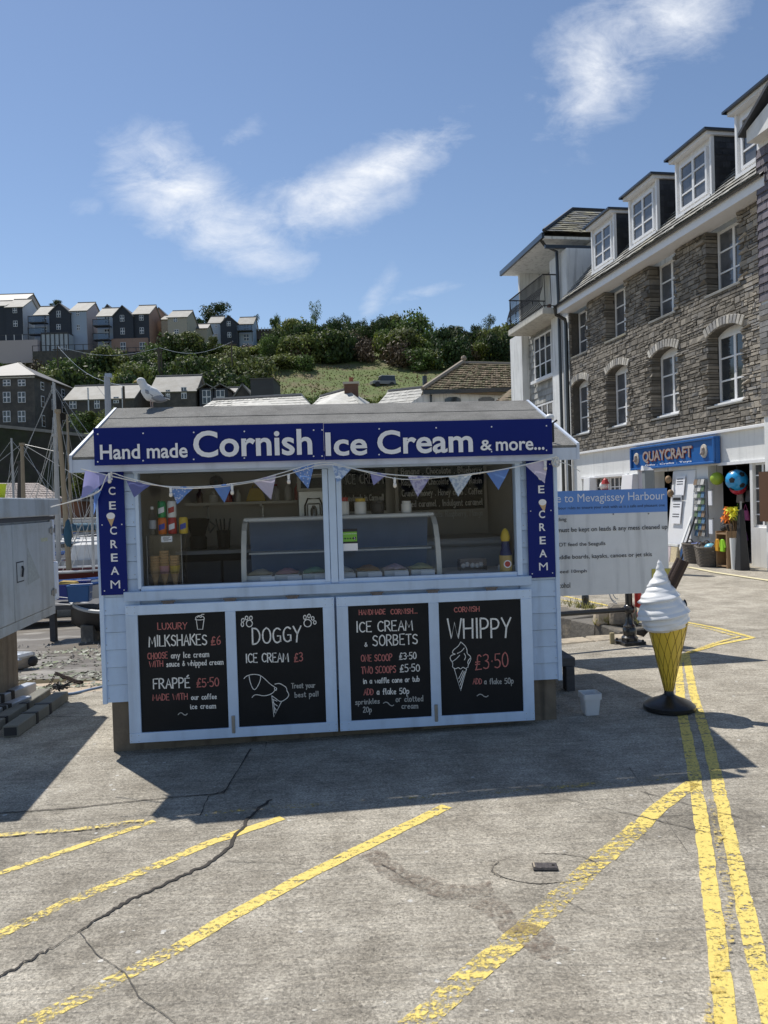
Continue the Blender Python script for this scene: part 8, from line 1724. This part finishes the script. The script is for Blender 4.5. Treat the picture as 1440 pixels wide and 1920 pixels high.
beam((20, 1383), (116, 1315), .115, .085, mBeam, 'nearest grey green hollow beam lying on the quay'); beam((-40, 1388), (84, 1306), .11, .07, mBeam, 'middle grey green beam behind the nearest one'); beam((-60, 1372), (52, 1326), .09, .10, mAlu, 'shiny aluminium beam behind the grey green ones', .0); beam((-60, 1352), (60, 1304), .10, .12, mAlu, 'rear aluminium truss beam under the cabinet edge', .0)
rp2 = empty('blue_rope', (0, 0, 0), 0, 'blue white rope lying along the quay edge to the kiosk', 'rope'); pp = [grd(px, py)+Vector((0, 0, .012)) for px, py in ((118, 1304), (135, 1303), (150, 1300), (170, 1295), (192, 1290), (215, 1282))]; MB().tube(curve_pts(pp, 4), .012, 6).build('rope', mat('blue_rope_fibre', (.20, .28, .42), .9, .25, 60), rp2, smooth=True)
kx = empty('rope_tangle', (0, 0, 0), 0, 'small black tangle of straps at the far ends of the beams', 'strap'); p = grd(112, 1306); q = [p+Vector((.09*math.cos(i*1.9)*math.sin(i*.7), .06*math.sin(i*1.3), .09+.03*math.sin(i*2.3))) for i in range(24)]; MB().tube(q, .008, 5).build('strap', mBlk, kx)
chn = empty('rusty_chain', (0, 0, 0), 0, 'dark rusty chain lying on the sandy slip', 'chain')
cpx = [(82, 1290), (92, 1286), (98, 1276), (104, 1266), (112, 1268), (120, 1272), (128, 1274), (136, 1278), (144, 1281), (152, 1282)]
def bedat(px, py):
    d = ray(px, py); best = None
    for i in range(400):
        Y = 6.6+i*.02; p = Vector((0, 0, EYE))+d*(Y/d.y)
        if p.z < bed_z(p.x, p.y)+.02: return p
    return p
cpts = curve_pts([bedat(*p) for p in cpx], 6)
for i, p in enumerate(cpts[::1]):
    s = .009 if i < 20 else .017; q = MB(); fl_ = i % 2; ring = [p+Vector((s*1.5*math.cos(a), (s*math.sin(a) if fl_ else 0), (.0 if fl_ else s*math.sin(a))+s)) for a in [k*.785 for k in range(9)]]; q.tube(ring, s*.42, 4, False); q.build('link', mat('rust', (.035, .022, .018), .9, .2, 40), chn)
bw = bedat(12, 1256); bw2 = empty('small_punt', (bw.x-.15, bw.y+.1, bw.z-.02), R(-8), 'small white and tan punt bow with dark fender lying on the weed', 'boat')
hull(bw2, 1.0, .5, .17, mat('tan_hull', (.42, .36, .29), .6, .1, 6), mHullW); MB().ball((.5, 0, .12), .06, 10, (.8, 1.6, 1.2)).build('bow_fender', mBlk, bw2, smooth=True); MB().box(-.4, .4, -.2, .2, .15, .185).build('white_cover', mWhiteP, bw2, bevel=.01)
q = MB(); put_text(q, 'N', .22, .27, .07, .12, -.25, 0); q.build('hull_letter', mHullB, bw2)
